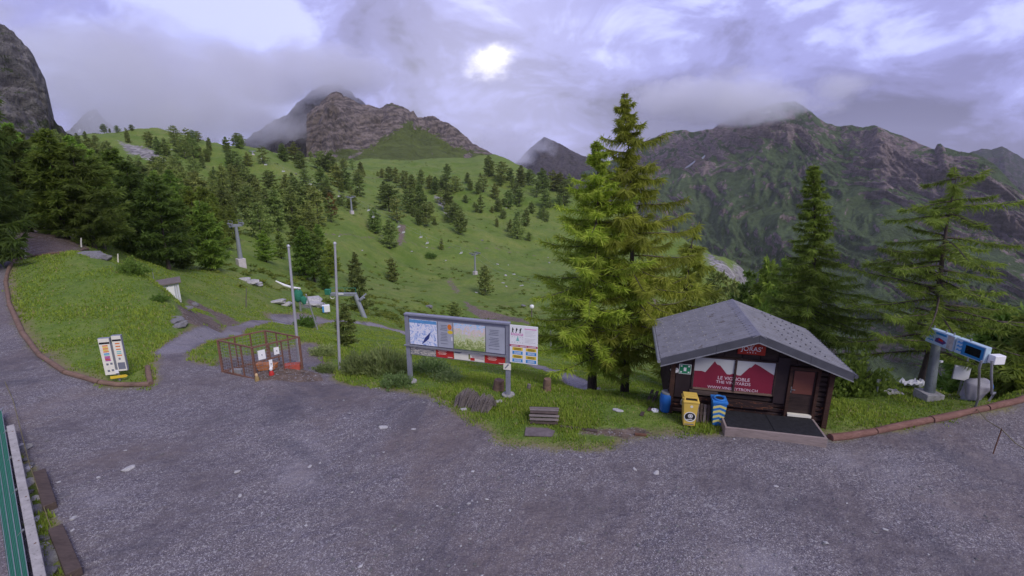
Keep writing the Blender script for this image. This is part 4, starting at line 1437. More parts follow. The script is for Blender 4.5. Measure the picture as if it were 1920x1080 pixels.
def text(body, size, loc, mat, parent, rot=(math.pi / 2, 0, 0), align='CENTER', ext=0.002, name='lettering', sx=1.0):
    c = bpy.data.curves.new(name, 'FONT')
    c.body = body
    c.size = size
    c.align_x = align
    c.align_y = 'CENTER'
    c.extrude = ext
    c.materials.append(mat)
    o = bpy.data.objects.new(name, c)
    COL.objects.link(o)
    o.parent = parent
    o.location = loc
    o.rotation_euler = rot
    o.scale = (sx, 1, 1)
    bpy.context.view_layer.update()
    me = bpy.data.meshes.new_from_object(o.evaluated_get(bpy.context.evaluated_depsgraph_get()))
    me.name = name
    m2 = mobj(name, me, parent, loc)
    m2.rotation_euler = rot
    m2.scale = (sx, 1, 1)
    bpy.data.objects.remove(o)
    return m2


def local_px(root, px, py, ly=0.0):
    """pixel -> (x, z) on the plane y = ly of a thing's own axes"""
    v = ray(px, py)
    c, s = math.cos(root.rotation_euler.z), math.sin(root.rotation_euler.z)
    L = Vector((0, 0, CAMZ)) - root.location
    ox, oy = L.x * c + L.y * s, -L.x * s + L.y * c
    vx, vy = v.x * c + v.y * s, -v.x * s + v.y * c
    k = (ly - oy) / vy
    return ox + vx * k, L.z + v.z * k


def rect_px(root, x0, y0, x1, y1, ly=0.0):
    a, b = local_px(root, x0, y0, ly), local_px(root, x1, y1, ly)
    return min(a[0], b[0]), min(a[1], b[1]), max(a[0], b[0]), max(a[1], b[1])


def slab(root, name, r, y0, th, mat, bevel=0.0):
    """upright plate facing -y: r = (x0, z0, x1, z1), front face at y0"""
    mb = MB().box(((r[0] + r[2]) / 2, y0 + th / 2, (r[1] + r[3]) / 2), (r[2] - r[0], th, r[3] - r[1]))
    return mb.build(name, mat, root, bevel=bevel)


def ground_pt(px, py):
    p = hit(px, py)
    return p


# ------------------------------------------------------------------ the hut
YAW = R(-13)
hut = thing('wooden_hut', 'small dark wooden kiosk hut with grey ribbed gable roof', 'hut', (7.78, 14.55, 0.0), YAW)
HW, HD, HE, HR = 2.44, 3.2, 2.12, 3.02          # half width, depth, eaves, ridge
inner = MB().prism([(-HW + 0.06, 0), (HW - 0.06, 0), (HW - 0.06, HE - 0.05), (0, HR - 0.16), (-HW + 0.06, HE - 0.05)], (0, 0.10, 0.02), (1, 0, 0), (0, 0, 1), (0, HD - 0.2, 0))
inner.build('wall_core', M_BLACK, hut)
nlog, lh = 12, HE / 12
M_FADED = wood('peeling_stained_wood', (0.022, 0.014, 0.013), (0.085, 0.040, 0.026), (2.5, 18, 18), 0.85, 0.6)
t_ = NT('flaking_varnish')
v_ = t_.co('Object', (1.2, 3, 5))
t_.fin(t_.mix(t_.range(t_.noise(v_, 2.2, 8, 0.72, 1.5), 0.57, 0.63), t_.ramp(t_.noise(t_.co('Object', (2, 20, 20)), 1, 6, 0.6), [(0.3, (0.018, 0.012, 0.012)), (0.7, (0.055, 0.03, 0.027))]), (0.30, 0.115, 0.045)), 0.8)
M_FLAKE = t_.m
for side, ln in (('front', 2 * HW), ('left', HD), ('right', HD), ('back', 2 * HW)):
    for k in range(nlog):
        z = lh * (k + 0.5)
        m = M_FLAKE if (side == 'front' and k in (1, 2, 3)) or (side == 'right' and k < 5) else M_DARKWOOD
        mb = MB()
        pz = [(-0.07, -lh / 2 + 0.012), (0.035, -lh / 2 + 0.012), (0.07, -lh / 4), (0.07, lh / 4), (0.035, lh / 2 - 0.012), (-0.07, lh / 2 - 0.012)]
        ext = 0.03 if (k % 2 == (0 if side in ('front', 'back') else 1)) else 0.0
        if side in ('front', 'back'):
            sy = -1 if side == 'front' else 1
            mb.prism([(p[0] * sy, p[1]) for p in pz], (-HW - ext, 0.07 if side == 'front' else HD - 0.07, z), (0, 1, 0), (0, 0, 1), (2 * HW + 2 * ext, 0, 0))
        else:
            sx = -1 if side == 'left' else 1
            mb.prism([(p[0] * sx, p[1]) for p in pz], (sx * (HW - 0.03), -ext + 0.001 * k, z), (1, 0, 0), (0, 0, 1), (0, HD + 2 * ext, 0))
        mb.build('log', m, hut)
# gable boards
for k in range(9):
    x0, x1 = -HW + k * 2 * HW / 9 + 0.008, -HW + (k + 1) * 2 * HW / 9 - 0.008
    top = lambda x: HE + (HR - HE) * (1 - abs(x) / HW) - 0.10
    pl_ = [(x0, HE - 0.02), (x1, HE - 0.02), (x1, max(top(x1), HE))]
    if x0 < 0 < x1:
        pl_.append((0, top(0)))
    pl_.append((x0, max(top(x0), HE)))
    MB().prism(pl_, (0, -0.005 - 0.004 * (k % 2), 0), (1, 0, 0), (0, 0, 1), (0, 0.05, 0)).build('gable_board', M_DARKWOOD, hut)
for x in (-HW + 0.06, HW - 0.06):
    MB().box((x, -0.06, 1.05), (0.15, 0.12, 2.1)).build('corner_post', M_FADED, hut, bevel=0.01)
# roof: two ribbed sheets with fascia, gutter and snow guards
OVL, OVR, OVF, OVB = 0.42, 0.30, 0.58, 0.35
M_ROOF = plain('grey_metal_roof', (0.225, 0.225, 0.245), 0.55, 0.16, 2.5, 0.15, 0.1, dirt=0.22, dirtc=(0.12, 0.105, 0.095))
M_FASCIA = plain('grey_fascia', (0.085, 0.087, 0.10), 0.6, 0.15, 3, 0.1, dirt=0.1)
slope = (HR - HE) / HW


def roof_z(x):
    return HR + 0.13 - abs(x) * slope


for sgn, ov in ((-1, OVL), (1, OVR)):
    xe = sgn * (HW + ov)
    nr = 20
    L_ = HD + OVF + OVB
    us = []
    for i in range(nr):
        y = -OVF + L_ * i / nr
        p_ = L_ / nr
        us += [(y, 0), (y + p_ * 0.55, 0), (y + p_ * 0.66, 0.065), (y + p_ * 0.89, 0.065)]
    us.append((HD + OVB, 0))
    steps = [0.0, 0.25, 0.5, 0.75, 1.0]
    vs, fs = [], []
    rr = random.Random(4)
    for y, dz in us:
        for s_ in steps:
            x = xe * s_
            vs.append((x, y, roof_z(x) + dz + 0.02 + rr.uniform(-0.004, 0.004)))
    ns = len(steps)
    for i in range(len(us) - 1):
        for k in range(ns - 1):
            fs.append((i * ns + k, i * ns + k + 1, (i + 1) * ns + k + 1, (i + 1) * ns + k))
    mb = MB().add(vs, fs)
    sheet = mb.build('roof_sheet', M_ROOF, hut)
    MB().prism([(0, roof_z(0)), (xe, roof_z(xe)), (xe, roof_z(xe) - 0.10), (0, roof_z(0) - 0.10)], (0, -OVF + 0.02, 0), (1, 0, 0), (0, 0, 1), (0, L_ - 0.04, 0)).build('roof_deck', M_DARKWOOD, hut)
    halfs = ((0, 0.42), (0.42, 1.0)) if sgn < 0 else ((0, 0.55), (0.55, 1.0))
    for a_, b_ in halfs:
        xa, xb = xe * a_ + sgn * 0.004, xe * b_ - sgn * 0.004
        MB().prism([(xa, roof_z(xa) + 0.075), (xb, roof_z(xb) + 0.075), (xb, roof_z(xb) - 0.17), (xa, roof_z(xa) - 0.17)], (0, -OVF - 0.035, 0), (1, 0, 0), (0, 0, 1), (0, 0.05, 0)).build('fascia_board', M_FASCIA, hut)
        MB().bar((xa, -OVF - 0.04, roof_z(xa) - 0.185), (xb, -OVF - 0.04, roof_z(xb) - 0.185), 0.035, 0.03).build('drip_edge', M_GALV, hut)
    MB().tube([(xe + sgn * 0.05, -OVF - 0.05, roof_z(xe) - 0.02), (xe + sgn * 0.05, HD + OVB, roof_z(xe) - 0.02)], 0.06, 8).build('gutter', M_GALV if sgn < 0 else M_FASCIA, hut)
    gm = MB().prism([(0, 0), (0.11, 0), (0.055, 0.065)], (-0.055, -0.02, 0), (1, 0, 0), (0, 0, 1), (0, 0.04, 0)).build('snow_guard', M_CONC if sgn < 0 else M_FASCIA, hut)
    first = True
    for row in range(5 if sgn < 0 else 4):
        fr = 0.36 + 0.135 * row
        for c_ in range(9):
            y = -OVF + L_ * (c_ * 2 + 1.78 + (row % 2)) / nr
            x = xe * fr
            if y > HD + OVB - 0.05:
                continue
            g = gm if first else gm.copy()
            if not first:
                COL.objects.link(g)
            first = False
            g.location = (x, y, roof_z(x) + 0.055)
            g.rotation_euler = (0, sgn * math.atan(slope), 0)
# ridge cap
MB().prism([(-0.20, roof_z(0.2) + 0.058), (0, roof_z(0) + 0.09), (0.20, roof_z(0.2) + 0.058), (0.20, roof_z(0.2) + 0.035), (0, roof_z(0) + 0.06), (-0.20, roof_z(0.2) + 0.035)], (0, -OVF - 0.05, 0), (1, 0, 0), (0, 0, 1), (0, HD + OVF + OVB + 0.06, 0)).build('ridge_cap', M_ROOF, hut)
# banner windows
M_BURG = plain('burgundy_print', (0.20, 0.018, 0.040), 0.55, 0.1, 2)
M_SKYP = plain('pale_sky_print', (0.46, 0.47, 0.46), 0.55, 0.08, 2)
M_LETTER = plain('white_lettering', (0.72, 0.60, 0.64), 0.5, 0.04, 3)
w1 = rect_px(hut, 1304, 672, 1376, 735, -0.09)
w2 = rect_px(hut, 1379, 673, 1447, 737, -0.09)
zb, zt = (w1[1] + w2[1]) / 2, (w1[3] + w2[3]) / 2
for w, mt in ((w1, [(0, 0.55), (0.18, 0.56), (0.27, 0.53), (0.47, 0.92), (0.53, 0.82), (0.61, 0.79), (0.79, 0.52), (0.86, 0.52), (0.93, 0.56), (1, 0.52), (1, 0.0), (0, 0.0)]),
              (w2, [(0, 0.54), (0.06, 0.55), (0.1, 0.52), (0.18, 0.52), (0.37, 0.80), (0.42, 0.82), (0.50, 0.94), (0.62, 0.88), (1, 0.62), (1, 0), (0, 0)])):
    x0, x1 = w[0], w[2]
    win = slab(hut, 'window_banner', (x0, zb, x1, zt), -0.085, 0.03, M_SKYP)
    MB().prism([(x0 + 0.004 + (x1 - x0 - 0.008) * a_, zb + 0.004 + (zt - zb - 0.008) * b_) for a_, b_ in mt], (0, -0.088, 0), (1, 0, 0), (0, 0, 1), (0, 0.003, 0)).build('mountain_print', M_BURG, win)
    slab(win, 'sill', (x0, zb - 0.055, x1, zb - 0.004), -0.13, 0.12, M_LOG)
cx = (w1[2] + w2[0]) / 2
hz = zt - zb
wide = w2[2] - w1[0]
fr = MB()
for x in (w1[0] - 0.035, w2[2] + 0.035):
    fr.box((x, -0.07, (zb + zt) / 2), (0.05, 0.08, hz + 0.12))
fr.box((cx, -0.085, (zb + zt) / 2), (max(w2[0] - w1[2], 0.06), 0.09, hz + 0.12))
fr.box(((w1[0] + w2[2]) / 2, -0.07, zt + 0.035), (wide + 0.02, 0.08, 0.05))
fr.build('window_frame', M_DARKWOOD, hut)
text('LE VIGNOBLE', 0.165, (cx - 0.02, -0.093, zb + hz * 0.385), M_LETTER, hut, ext=0.001)
text('THE VINEYARDS', 0.145, (cx - 0.02, -0.093, zb + hz * 0.245), M_LETTER, hut, ext=0.001)
text('WWW.VINSLEYTRON.CH', 0.135, (cx - 0.02, -0.093, zb + hz * 0.055), M_LETTER, hut, ext=0.001)
# red sign under the apex
rs = rect_px(hut, 1386, 643, 1435, 668, -0.10)
sg = slab(hut, 'red_sign', rs, -0.07, 0.04, M_REDSIGN, 0.006)
sx_, sz_ = (rs[0] + rs[2]) / 2, (rs[1] + rs[3]) / 2
text("JORAS'", 0.22, (sx_, -0.074, sz_ + 0.0), M_WHITE, sg, ext=0.001, sx=0.95)
for k in range(4):
    MB().box((sx_ - 0.12 + 0.08 * k, -0.073, rs[1] + 0.07), (0.03, 0.004, 0.025)).build('letter_mark', M_WHITE, sg)
MB().tube([(sx_ + 0.05 * math.cos(a), -0.074, rs[3] - 0.055 + 0.035 * math.sin(a)) for a in np.linspace(0, 6.28, 13)], 0.008, 4, caps=False).build('emblem', M_WHITE, sg)
# door
dr_ = rect_px(hut, 1491, 672, 1521, 770, -0.08)
dz0 = 0.43
door = slab(hut, 'door', (dr_[0], dz0, dr_[2], 1.98), -0.045, 0.05, M_DARKWOOD)
slab(door, 'door_panel', (dr_[0] + 0.06, 1.14, dr_[2] - 0.06, 1.92), -0.062, 0.02, plain('red_brown_panel', (0.16, 0.058, 0.042), 0.5, 0.12, 3))
MB().tube([(dr_[0] + 0.03, -0.06, 1.28), (dr_[0] + 0.03, -0.10, 1.28), (dr_[0] + 0.13, -0.10, 1.28)], 0.014, 6).box((dr_[0] + 0.03, -0.05, 1.26), (0.04, 0.012, 0.2)).build('handle', M_GALV, door)
fr = MB()
for x in (dr_[0] - 0.05, dr_[2] + 0.05):
    fr.box((x, -0.075, 1.15), (0.09, 0.11, 1.75))
fr.box(((dr_[0] + dr_[2]) / 2, -0.075, 2.03), (dr_[2] - dr_[0] + 0.18, 0.11, 0.09))
fr.build('door_frame', M_FADED, hut)
slab(hut, 'threshold', (dr_[0] - 0.0, 0.375, dr_[2] + 0.0, 0.45), -0.17, 0.14, M_OFFWHITE)
# signs on the left of the front
gs = rect_px(hut, 1274, 682, 1295, 702, -0.08)
g = slab(hut, 'assembly_point_sign', gs, -0.085, 0.015, M_WHITE)
b_ = 0.016
slab(g, 'green_field', (gs[0] + b_, gs[1] + b_, gs[2] - b_, gs[3] - b_), -0.089, 0.004, M_GREEN)
gw, gh = gs[2] - gs[0], gs[3] - gs[1]
gcx, gcz = (gs[0] + gs[2]) / 2, (gs[1] + gs[3]) / 2
ar = MB()
for a_ in (-1, 1):
    for c_ in (-1, 1):
        o_ = (gcx + a_ * gw * 0.24, -0.092, gcz + c_ * gh * 0.24)
        ar.prism([(0, 0), (a_ * gw * 0.17, 0), (a_ * gw * 0.11, c_ * gh * 0.055), (a_ * gw * 0.17, c_ * gh * 0.14), (a_ * gw * 0.13, c_ * gh * 0.17), (a_ * gw * 0.05, c_ * gh * 0.11), (0, c_ * gh * 0.17)], o_, (1, 0, 0), (0, 0, 1), (0, 0.003, 0))
ar.build('arrow_print', M_WHITE, g)
fg = MB()
for a_ in (-0.055, 0.055):
    fg.prism([(gw * (a_ - 0.05), -gh * 0.2), (gw * (a_ + 0.05), -gh * 0.2), (gw * (a_ + 0.06), gh * 0.1), (gw * a_, gh * 0.22), (gw * (a_ - 0.06), gh * 0.1)], (gcx, -0.092, gcz), (1, 0, 0), (0, 0, 1), (0, 0.003, 0))
fg.build('figure_print', M_WHITE, g)
ws_ = rect_px(hut, 1257, 689, 1272, 699, -0.08)
ww, wh = ws_[2] - ws_[0], ws_[3] - ws_[1]
o = MB().prism([(0, wh * 0.5), (ww * 0.14, wh), (ww * 0.86, wh), (ww, wh * 0.7), (ww, wh * 0.3), (ww * 0.86, 0), (ww * 0.14, 0)], (ws_[0], -0.085, ws_[1]), (1, 0, 0), (0, 0, 1), (0, 0.012, 0)).build('small_white_sign', M_WHITE, hut)
slab(o, 'dark_band', (ws_[0] + ww * 0.18, ws_[3] - wh * 0.3, ws_[2] - ww * 0.15, ws_[3] - wh * 0.12), -0.089, 0.004, M_TEXTG)
# fold-down shelf under the window, left
MB().box((w1[0] + 0.35, -0.12, zb - 0.16), (0.9, 0.10, 0.14)).build('shelf_board', M_BEAM, hut)
MB().box((cx, -0.085, 0.60), (2.55, 0.03, 0.26)).build('skirting_board', M_FLAKE, hut)
M_PANELW = plain('dark_brown_panel', (0.030, 0.020, 0.022), 0.6, 0.25, 3, 0, 0.2)
slab(hut, 'wall_panel', (-HW + 0.16, 0.62, w1[0] - 0.07, HE + 0.16), -0.075, 0.06, M_PANELW)
slab(hut, 'wall_panel', (w2[2] + 0.07, 0.74, dr_[0] - 0.11, HE + 0.22), -0.075, 0.06, M_PANELW)

# porch deck in front of the door, its own thing
p0 = at_z(1357, 826, 0.0)
deck = thing('porch_platform', 'low timber porch platform with black rubber mat in front of the hut door', 'platform', hut.location, YAW)
x0, _ = local_px(deck, 1357, 815, -1.25)
x1, _ = local_px(deck, 1551, 815, -1.25)
yd0, yd1, zd = -1.30, -0.20, 0.36
MB().box(((x0 + x1) / 2, yd0, zd / 2), (x1 - x0, 0.07, zd)).build('front_board', M_DECKW, deck, bevel=0.008)
for x in (x0 + 0.03, x1 - 0.03):
    MB().box((x, (yd0 + yd1) / 2 + 0.036, zd / 2 + 0.004), (0.06, yd1 - yd0 - 0.005, zd)).build('side_board', M_DECKW, deck, bevel=0.008)
MB().box(((x0 + x1) / 2, (yd0 + yd1) / 2 + 0.03, zd / 2 - 0.02), (x1 - x0 - 0.13, yd1 - yd0 - 0.02, zd - 0.05)).build('frame_core', M_BEAM, deck)
for k in range(2):
    xa = x0 + 0.065 + (x1 - x0 - 0.13) * k / 2
    MB().box((xa + (x1 - x0 - 0.13) / 4, (yd0 + yd1) / 2 + 0.03, zd - 0.006), ((x1 - x0 - 0.13) / 2 - 0.012, yd1 - yd0 - 0.03, 0.022)).build('rubber_mat', M_RUBBER, deck, bevel=0.006)


# ------------------------------------------------------------------ bins, pallet, barrel
def bin_body(parent, w0, w1, d0, d1, h, mat):
    vs = [(-w0 / 2, -d0 / 2, 0.03), (w0 / 2, -d0 / 2, 0.03), (w0 / 2, d0 / 2, 0.03), (-w0 / 2, d0 / 2, 0.03), (-w1 / 2, -d1 / 2, h), (w1 / 2, -d1 / 2, h), (w1 / 2, d1 / 2, h), (-w1 / 2, d1 / 2, h)]
    return MB().add(vs, [(0, 1, 2, 3), (4, 5, 6, 7), (0, 1, 5, 4), (1, 2, 6, 5), (2, 3, 7, 6), (3, 0, 4, 7)]).build('body', mat, parent, bevel=0.02)


pb = at_z(1290, 794)
yb_ = thing('recycling_bin', 'yellow wheeled bin with black round emblem beside the hut', 'bin', pb, YAW, 'recycling bins at the hut')
body = bin_body(yb_, 0.36, 0.46, 0.42, 0.52, 0.86, M_BINYEL)
MB().box((0, 0, 0.90), (0.50, 0.56, 0.07)).build('lid_rim', M_BINYEL, yb_, bevel=0.015)
hood = MB()
for x in (-0.20, 0.20):
    hood.bar((x, -0.22, 0.93), (x * 0.95, -0.18, 1.03), 0.045, 0.05)
hood.bar((-0.21, -0.18, 1.03), (0.21, -0.18, 1.03), 0.05, 0.05)
hood.box((0, 0.12, 0.975), (0.44, 0.28, 0.08))
hood.build('lid_hood', M_BINYEL, yb_, bevel=0.012)
MB().box((0, -0.10, 0.955), (0.34, 0.2, 0.03)).build('opening', M_BLACK, yb_)


def disc(cx_, cz_, rx, rz_, y, n=20):
    return [(cx_ + rx * math.cos(a), cz_ + rz_ * math.sin(a)) for a in np.linspace(0, 2 * math.pi, n, endpoint=False)]


sl_ = math.atan2(0.05, 0.83)
ux, uz = Vector((1, 0, 0)), Vector((0, -math.sin(sl_), math.cos(sl_)))
oo = Vector((0, -0.213, 0.03))
MB().prism(disc(0, 0.34, 0.185, 0.185, 0), oo, ux, uz, (0, -0.004, 0)).build('emblem_field', M_WHITE, yb_)
MB().prism(disc(0, 0.35, 0.16, 0.15, 0), oo + Vector((0, -0.005, 0)), ux, uz, (0, -0.004, 0)).build('emblem', M_BLACK, yb_)
MB().prism(disc(0.01, 0.38, 0.075, 0.075, 0), oo + Vector((0, -0.010, 0)), ux, uz, (0, -0.003, 0)).build('emblem_centre', M_WHITE, yb_)
MB().tube([oo + ux * (0.01 + 0.045 * math.cos(a)) + uz * (0.38 + 0.045 * math.sin(a)) + Vector((0, -0.014, 0)) for a in np.linspace(0, 6.28, 13)], 0.007, 4, caps=False).build('emblem_ring', M_BLACK, yb_)
MB().prism([(-0.10, 0.25), (0.08, 0.28), (0.08, 0.255), (-0.10, 0.225)], oo + Vector((0, -0.010, 0)), ux, uz, (0, -0.003, 0)).build('emblem_line', M_WHITE, yb_)
MB().prism([(-0.15, 0.075), (0.14, 0.09), (0.14, 0.06), (-0.15, 0.045)], oo + Vector((0, -0.002, 0)), ux, uz, (0, -0.003, 0)).build('print_line', M_TEXTG, yb_)
MB().prism(disc(0.02, 0.72, 0.045, 0.045, 0), oo + Vector((0, -0.002, 0)), ux, uz, (0, -0.003, 0)).build('round_label', M_OFFWHITE, yb_)
for x in (-0.16, 0.16):
    MB().tube([(x - 0.025, 0.24, 0.09), (x + 0.025, 0.24, 0.09)], 0.09, 12).build('wheel', M_BLACK, yb_)

pb = at_z(1343, 795)
bb = thing('recycling_bin', 'bright blue bin with yellow chevrons in front of the hut', 'bin', pb, YAW, 'recycling bins at the hut')
bin_body(bb, 0.30, 0.42, 0.36, 0.46, 0.84, M_BINBLUE)
MB().box((0, 0, 0.885), (0.47, 0.52, 0.09)).build('lid_rim', M_BINBLUE, bb, bevel=0.02)
MB().tube([(0.16 * math.cos(a), -0.02 + 0.18 * math.sin(a), 0.95) for a in np.linspace(0, 6.28, 17)], 0.035, 6, caps=False).build('lid_ring', M_BINBLUE, bb)
MB().tube([(0, -0.02, 0.92), (0, -0.02, 0.945)], 0.14, 16).build('opening', M_BLACK, bb)
sl_ = math.atan2(0.05, 0.81)
uz = Vector((0, -math.sin(sl_), math.cos(sl_)))
for k in range(4):
    z = 0.10 + k * 0.175
    hw = 0.152 + 0.06 * z / 0.82
    MB().prism([(-hw, z), (0, z + 0.07), (hw, z), (hw, z + 0.085), (0, z + 0.155), (-hw, z + 0.085)], (0, -0.183, 0.03), ux, uz, (0, -0.003, 0)).build('chevron', M_CHEV, bb)

pp = at_z(1316, 797)
pal = thing('wooden_pallet', 'dark wooden pallet leaning upright between the two bins', 'pallet', pp + Vector((0, 0.12, 0)), YAW)
tilt = Matrix.Rotation(-0.16, 3, 'X')
for k in range(5):
    MB().box(tilt @ Vector((-0.22 + k * 0.11, 0, 0.33 + 0.01 * (k % 3))), (0.075, 0.02, 0.64), tilt).build('slat', M_GREYWOOD if k % 2 else M_BEAM, pal)
for z in (0.08, 0.33, 0.58):
    MB().box(tilt @ Vector((0, 0.05, z)), (0.54, 0.07, 0.08), tilt).build('crossbar', M_BEAM, pal)

pb = at_z(1247, 770)
br = thing('blue_barrel', 'blue plastic barrel behind the left corner of the hut', 'barrel', pb, 0)
MB().tube([(0, 0, 0), (0, 0, 0.06), (0, 0, 0.3), (0, 0, 0.34), (0, 0, 0.62), (0, 0, 0.68)], [0.16, 0.19, 0.2, 0.215, 0.2, 0.16], 18).build('body', M_BLUEBARREL, br)
MB().tube([(0, 0, 0.68), (0, 0, 0.73)], 0.17, 18).build('lid', M_GALV, br)
o = MB().tube([(0.02 + 0.10 * math.cos(a), 0, 0.13 + 0.13 * math.sin(a)) for a in np.linspace(0, 6.28, 17)], 0.022, 7, caps=False).build('hose_coil', M_GALV, None, at_z(1277, 772) + Vector((0, -0.10, 0.30)))
tag(o, 'grey oval hose coil hanging beside the yellow bin', 'hose')
for k, (a, b, lab) in enumerate((((1203, 781), (1223, 743), 'longer dark plank lying in the grass left of the hut'), ((1217, 772), (1232, 746), 'shorter dark plank beside the other one left of the hut'))):
    A, B = ground_pt(*a), ground_pt(*b)
    B.z += 0.30
    A.z += 0.05
    tag(MB().bar(A, B, 0.11, 0.04).build('plank', M_BEAM), lab, 'plank', 'planks by the hut')
o = MB().tube([(0, 0, 0.0), (0, 0, 0.05)], 0.13, 14).tube([(0, 0, 0.05), (0, 0, 0.09)], 0.05, 10).build('can_cover', M_WHITE, None, ground_pt(1228, 771))
tag(o, 'round white lid lying in the grass beside the planks', 'lid')


# ------------------------------------------------------------------ billboard
bl, brp = at_z(770, 716), at_z(953, 741)
bm_ = (bl + brp) / 2
bd_ = thing('information_billboard', 'wide grey trail-map billboard on two posts at the terrace edge', 'billboard', bm_, math.atan2(brp.y - bl.y, brp.x - bl.x))
bw = (brp - bl).length
top_l = local_px(bd_, 764, 593)
top_r = local_px(bd_, 1003, 607)
TZ = (local_px(bd_, 770, 593)[1] + local_px(bd_, 950, 604)[1]) / 2
for s_ in (-1, 1):
    MB().box((s_ * bw / 2, 0, TZ / 2), (0.16, 0.14, TZ)).build('post', M_SIGNGREY, bd_, bevel=0.01)
    MB().tube([(s_ * bw / 2, 0, -0.1), (s_ * bw / 2, 0, 0.05)], 0.24, 16).build('foot_plate', M_CONC, bd_)
B = lambda x0, y0, x1, y1: rect_px(bd_, x0, y0, x1, y1, -0.09)
bot_main = local_px(bd_, 858, 657)[1]
zlo, zm = bot_main - 0.34, bot_main + 0.02
xl, xr = -bw / 2, bw / 2
MB().box((0, 0.02, (TZ + zm) / 2), (bw, 0.06, TZ - zm)).build('back_panel', M_SIGNGREY, bd_)
MB().box((0, -0.01, TZ + 0.03), (bw + 0.16, 0.2, 0.07)).build('top_beam', M_SIGNGREY, bd_, bevel=0.01)
MB().bar((xl - 0.12, -0.10, zm), (xr - 0.05, -0.10, zm), 0.06, 0.05).build('rail', M_GALV, bd_)
span = bw - 0.22
X = lambda f: xl + 0.11 + span * f


def printed(name, ramp, scale, dist, stretch=(1, 1, 1), kind='map'):
    t = NT(name)
    v = t.co('Object', stretch)
    n = t.noise(v, scale, 9, 0.68, dist)
    sp = t.n('ShaderNodeSeparateXYZ')
    t.l(t.co('Object'), sp.inputs[0])
    if kind == 'grad':
        hgt = t.math('MULTIPLY_ADD', sp.outputs[2], 0.9, -1.62)
        n = t.math('ADD', t.math('MULTIPLY', t.math('SUBTRACT', n, 0.5), 1.5), t.math('MULTIPLY_ADD', hgt, 0.75, 0.18))
    return t.fin(t.ramp(n, ramp), 0.5)


M_MAPW = printed('winter_piste_map', [(0.3, (0.08, 0.16, 0.45)), (0.43, (0.45, 0.56, 0.82)), (0.52, (0.85, 0.88, 0.93)), (0.68, (0.78, 0.72, 0.85))], 3.6, 3.0)
M_MAPS = printed('summer_trail_map', [(0.12, (0.22, 0.30, 0.08)), (0.28, (0.58, 0.62, 0.28)), (0.42, (0.60, 0.70, 0.48)), (0.54, (0.80, 0.60, 0.52)), (0.68, (0.66, 0.72, 0.85)), (0.84, (0.28, 0.58, 0.85))], 5.0, 2.2, kind='grad')
M_ART = printed('engraved_picture', [(0.38, (0.08, 0.10, 0.14)), (0.5, (0.45, 0.42, 0.36)), (0.62, (0.66, 0.62, 0.52))], 4.0, 2.0, (1, 1, 2.5))
zu, zd_ = TZ - 0.16, zm + 0.06
p1 = slab(bd_, 'winter_map', (X(0.0), zd_, X(0.295), zu), -0.045, 0.035, M_MAPW)
MB().prism([(0, 0), (0.14, 0.28), (0.38, 0.52), (0.3, 0.25), (0.16, 0.12)], (X(0.13), -0.048, zd_ + 0.03), (1, 0, 0), (0, 0, 1), (0, 0.003, 0)).build('forest_print', plain('navy_print', (0.04, 0.06, 0.22), 0.5), p1)
slab(p1, 'sky_print', (X(0.0) + 0.004, zu - 0.13, X(0.295) - 0.004, zu - 0.004), -0.048, 0.003, plain('sky_blue_print', (0.13, 0.34, 0.62), 0.5))
p2 = slab(bd_, 'legend_panel', (X(0.31), zd_, X(0.465), zu), -0.045, 0.035, M_PANELGREY)
p3 = slab(bd_, 'summer_map', (X(0.475), zd_, X(0.80), zu), -0.045, 0.035, M_MAPS)
p4 = slab(bd_, 'legend_panel', (X(0.81), zd_, X(1.0), zu), -0.045, 0.035, M_PANELGREY)
for par, xa, xb in ((p2, X(0.325), X(0.44)), (p4, X(0.825), X(0.985))):
    tx = MB()
    rr = random.Random(3)
    z = zu - 0.12
    while z > zd_ + 0.08:
        if rr.random() < 0.82:
            tx.box(((xa + xb) / 2 - (xb - xa) * 0.1 * rr.random(), -0.047, z), ((xb - xa) * rr.uniform(0.5, 0.78), 0.004, 0.022))
        z -= 0.06
    tx.build('text_lines', M_TEXTG, par)
MB().prism(disc(X(0.435), zu - 0.17, 0.085, 0.11, 0, 12), (0, -0.049, 0), (1, 0, 0), (0, 0, 1), (0, 0.004, 0)).build('orange_emblem', M_ORANGEP, p2)
MB().prism(disc(X(0.44), zu - 0.37, 0.11, 0.07, 0, 12), (0, -0.049, 0), (1, 0, 0), (0, 0, 1), (0, 0.004, 0)).build('orange_emblem', M_YEL, p2)
slab(p2, 'white_tag', (X(0.452), zd_ + 0.30, X(0.462), zd_ + 0.44), -0.05, 0.005, M_WHITE)
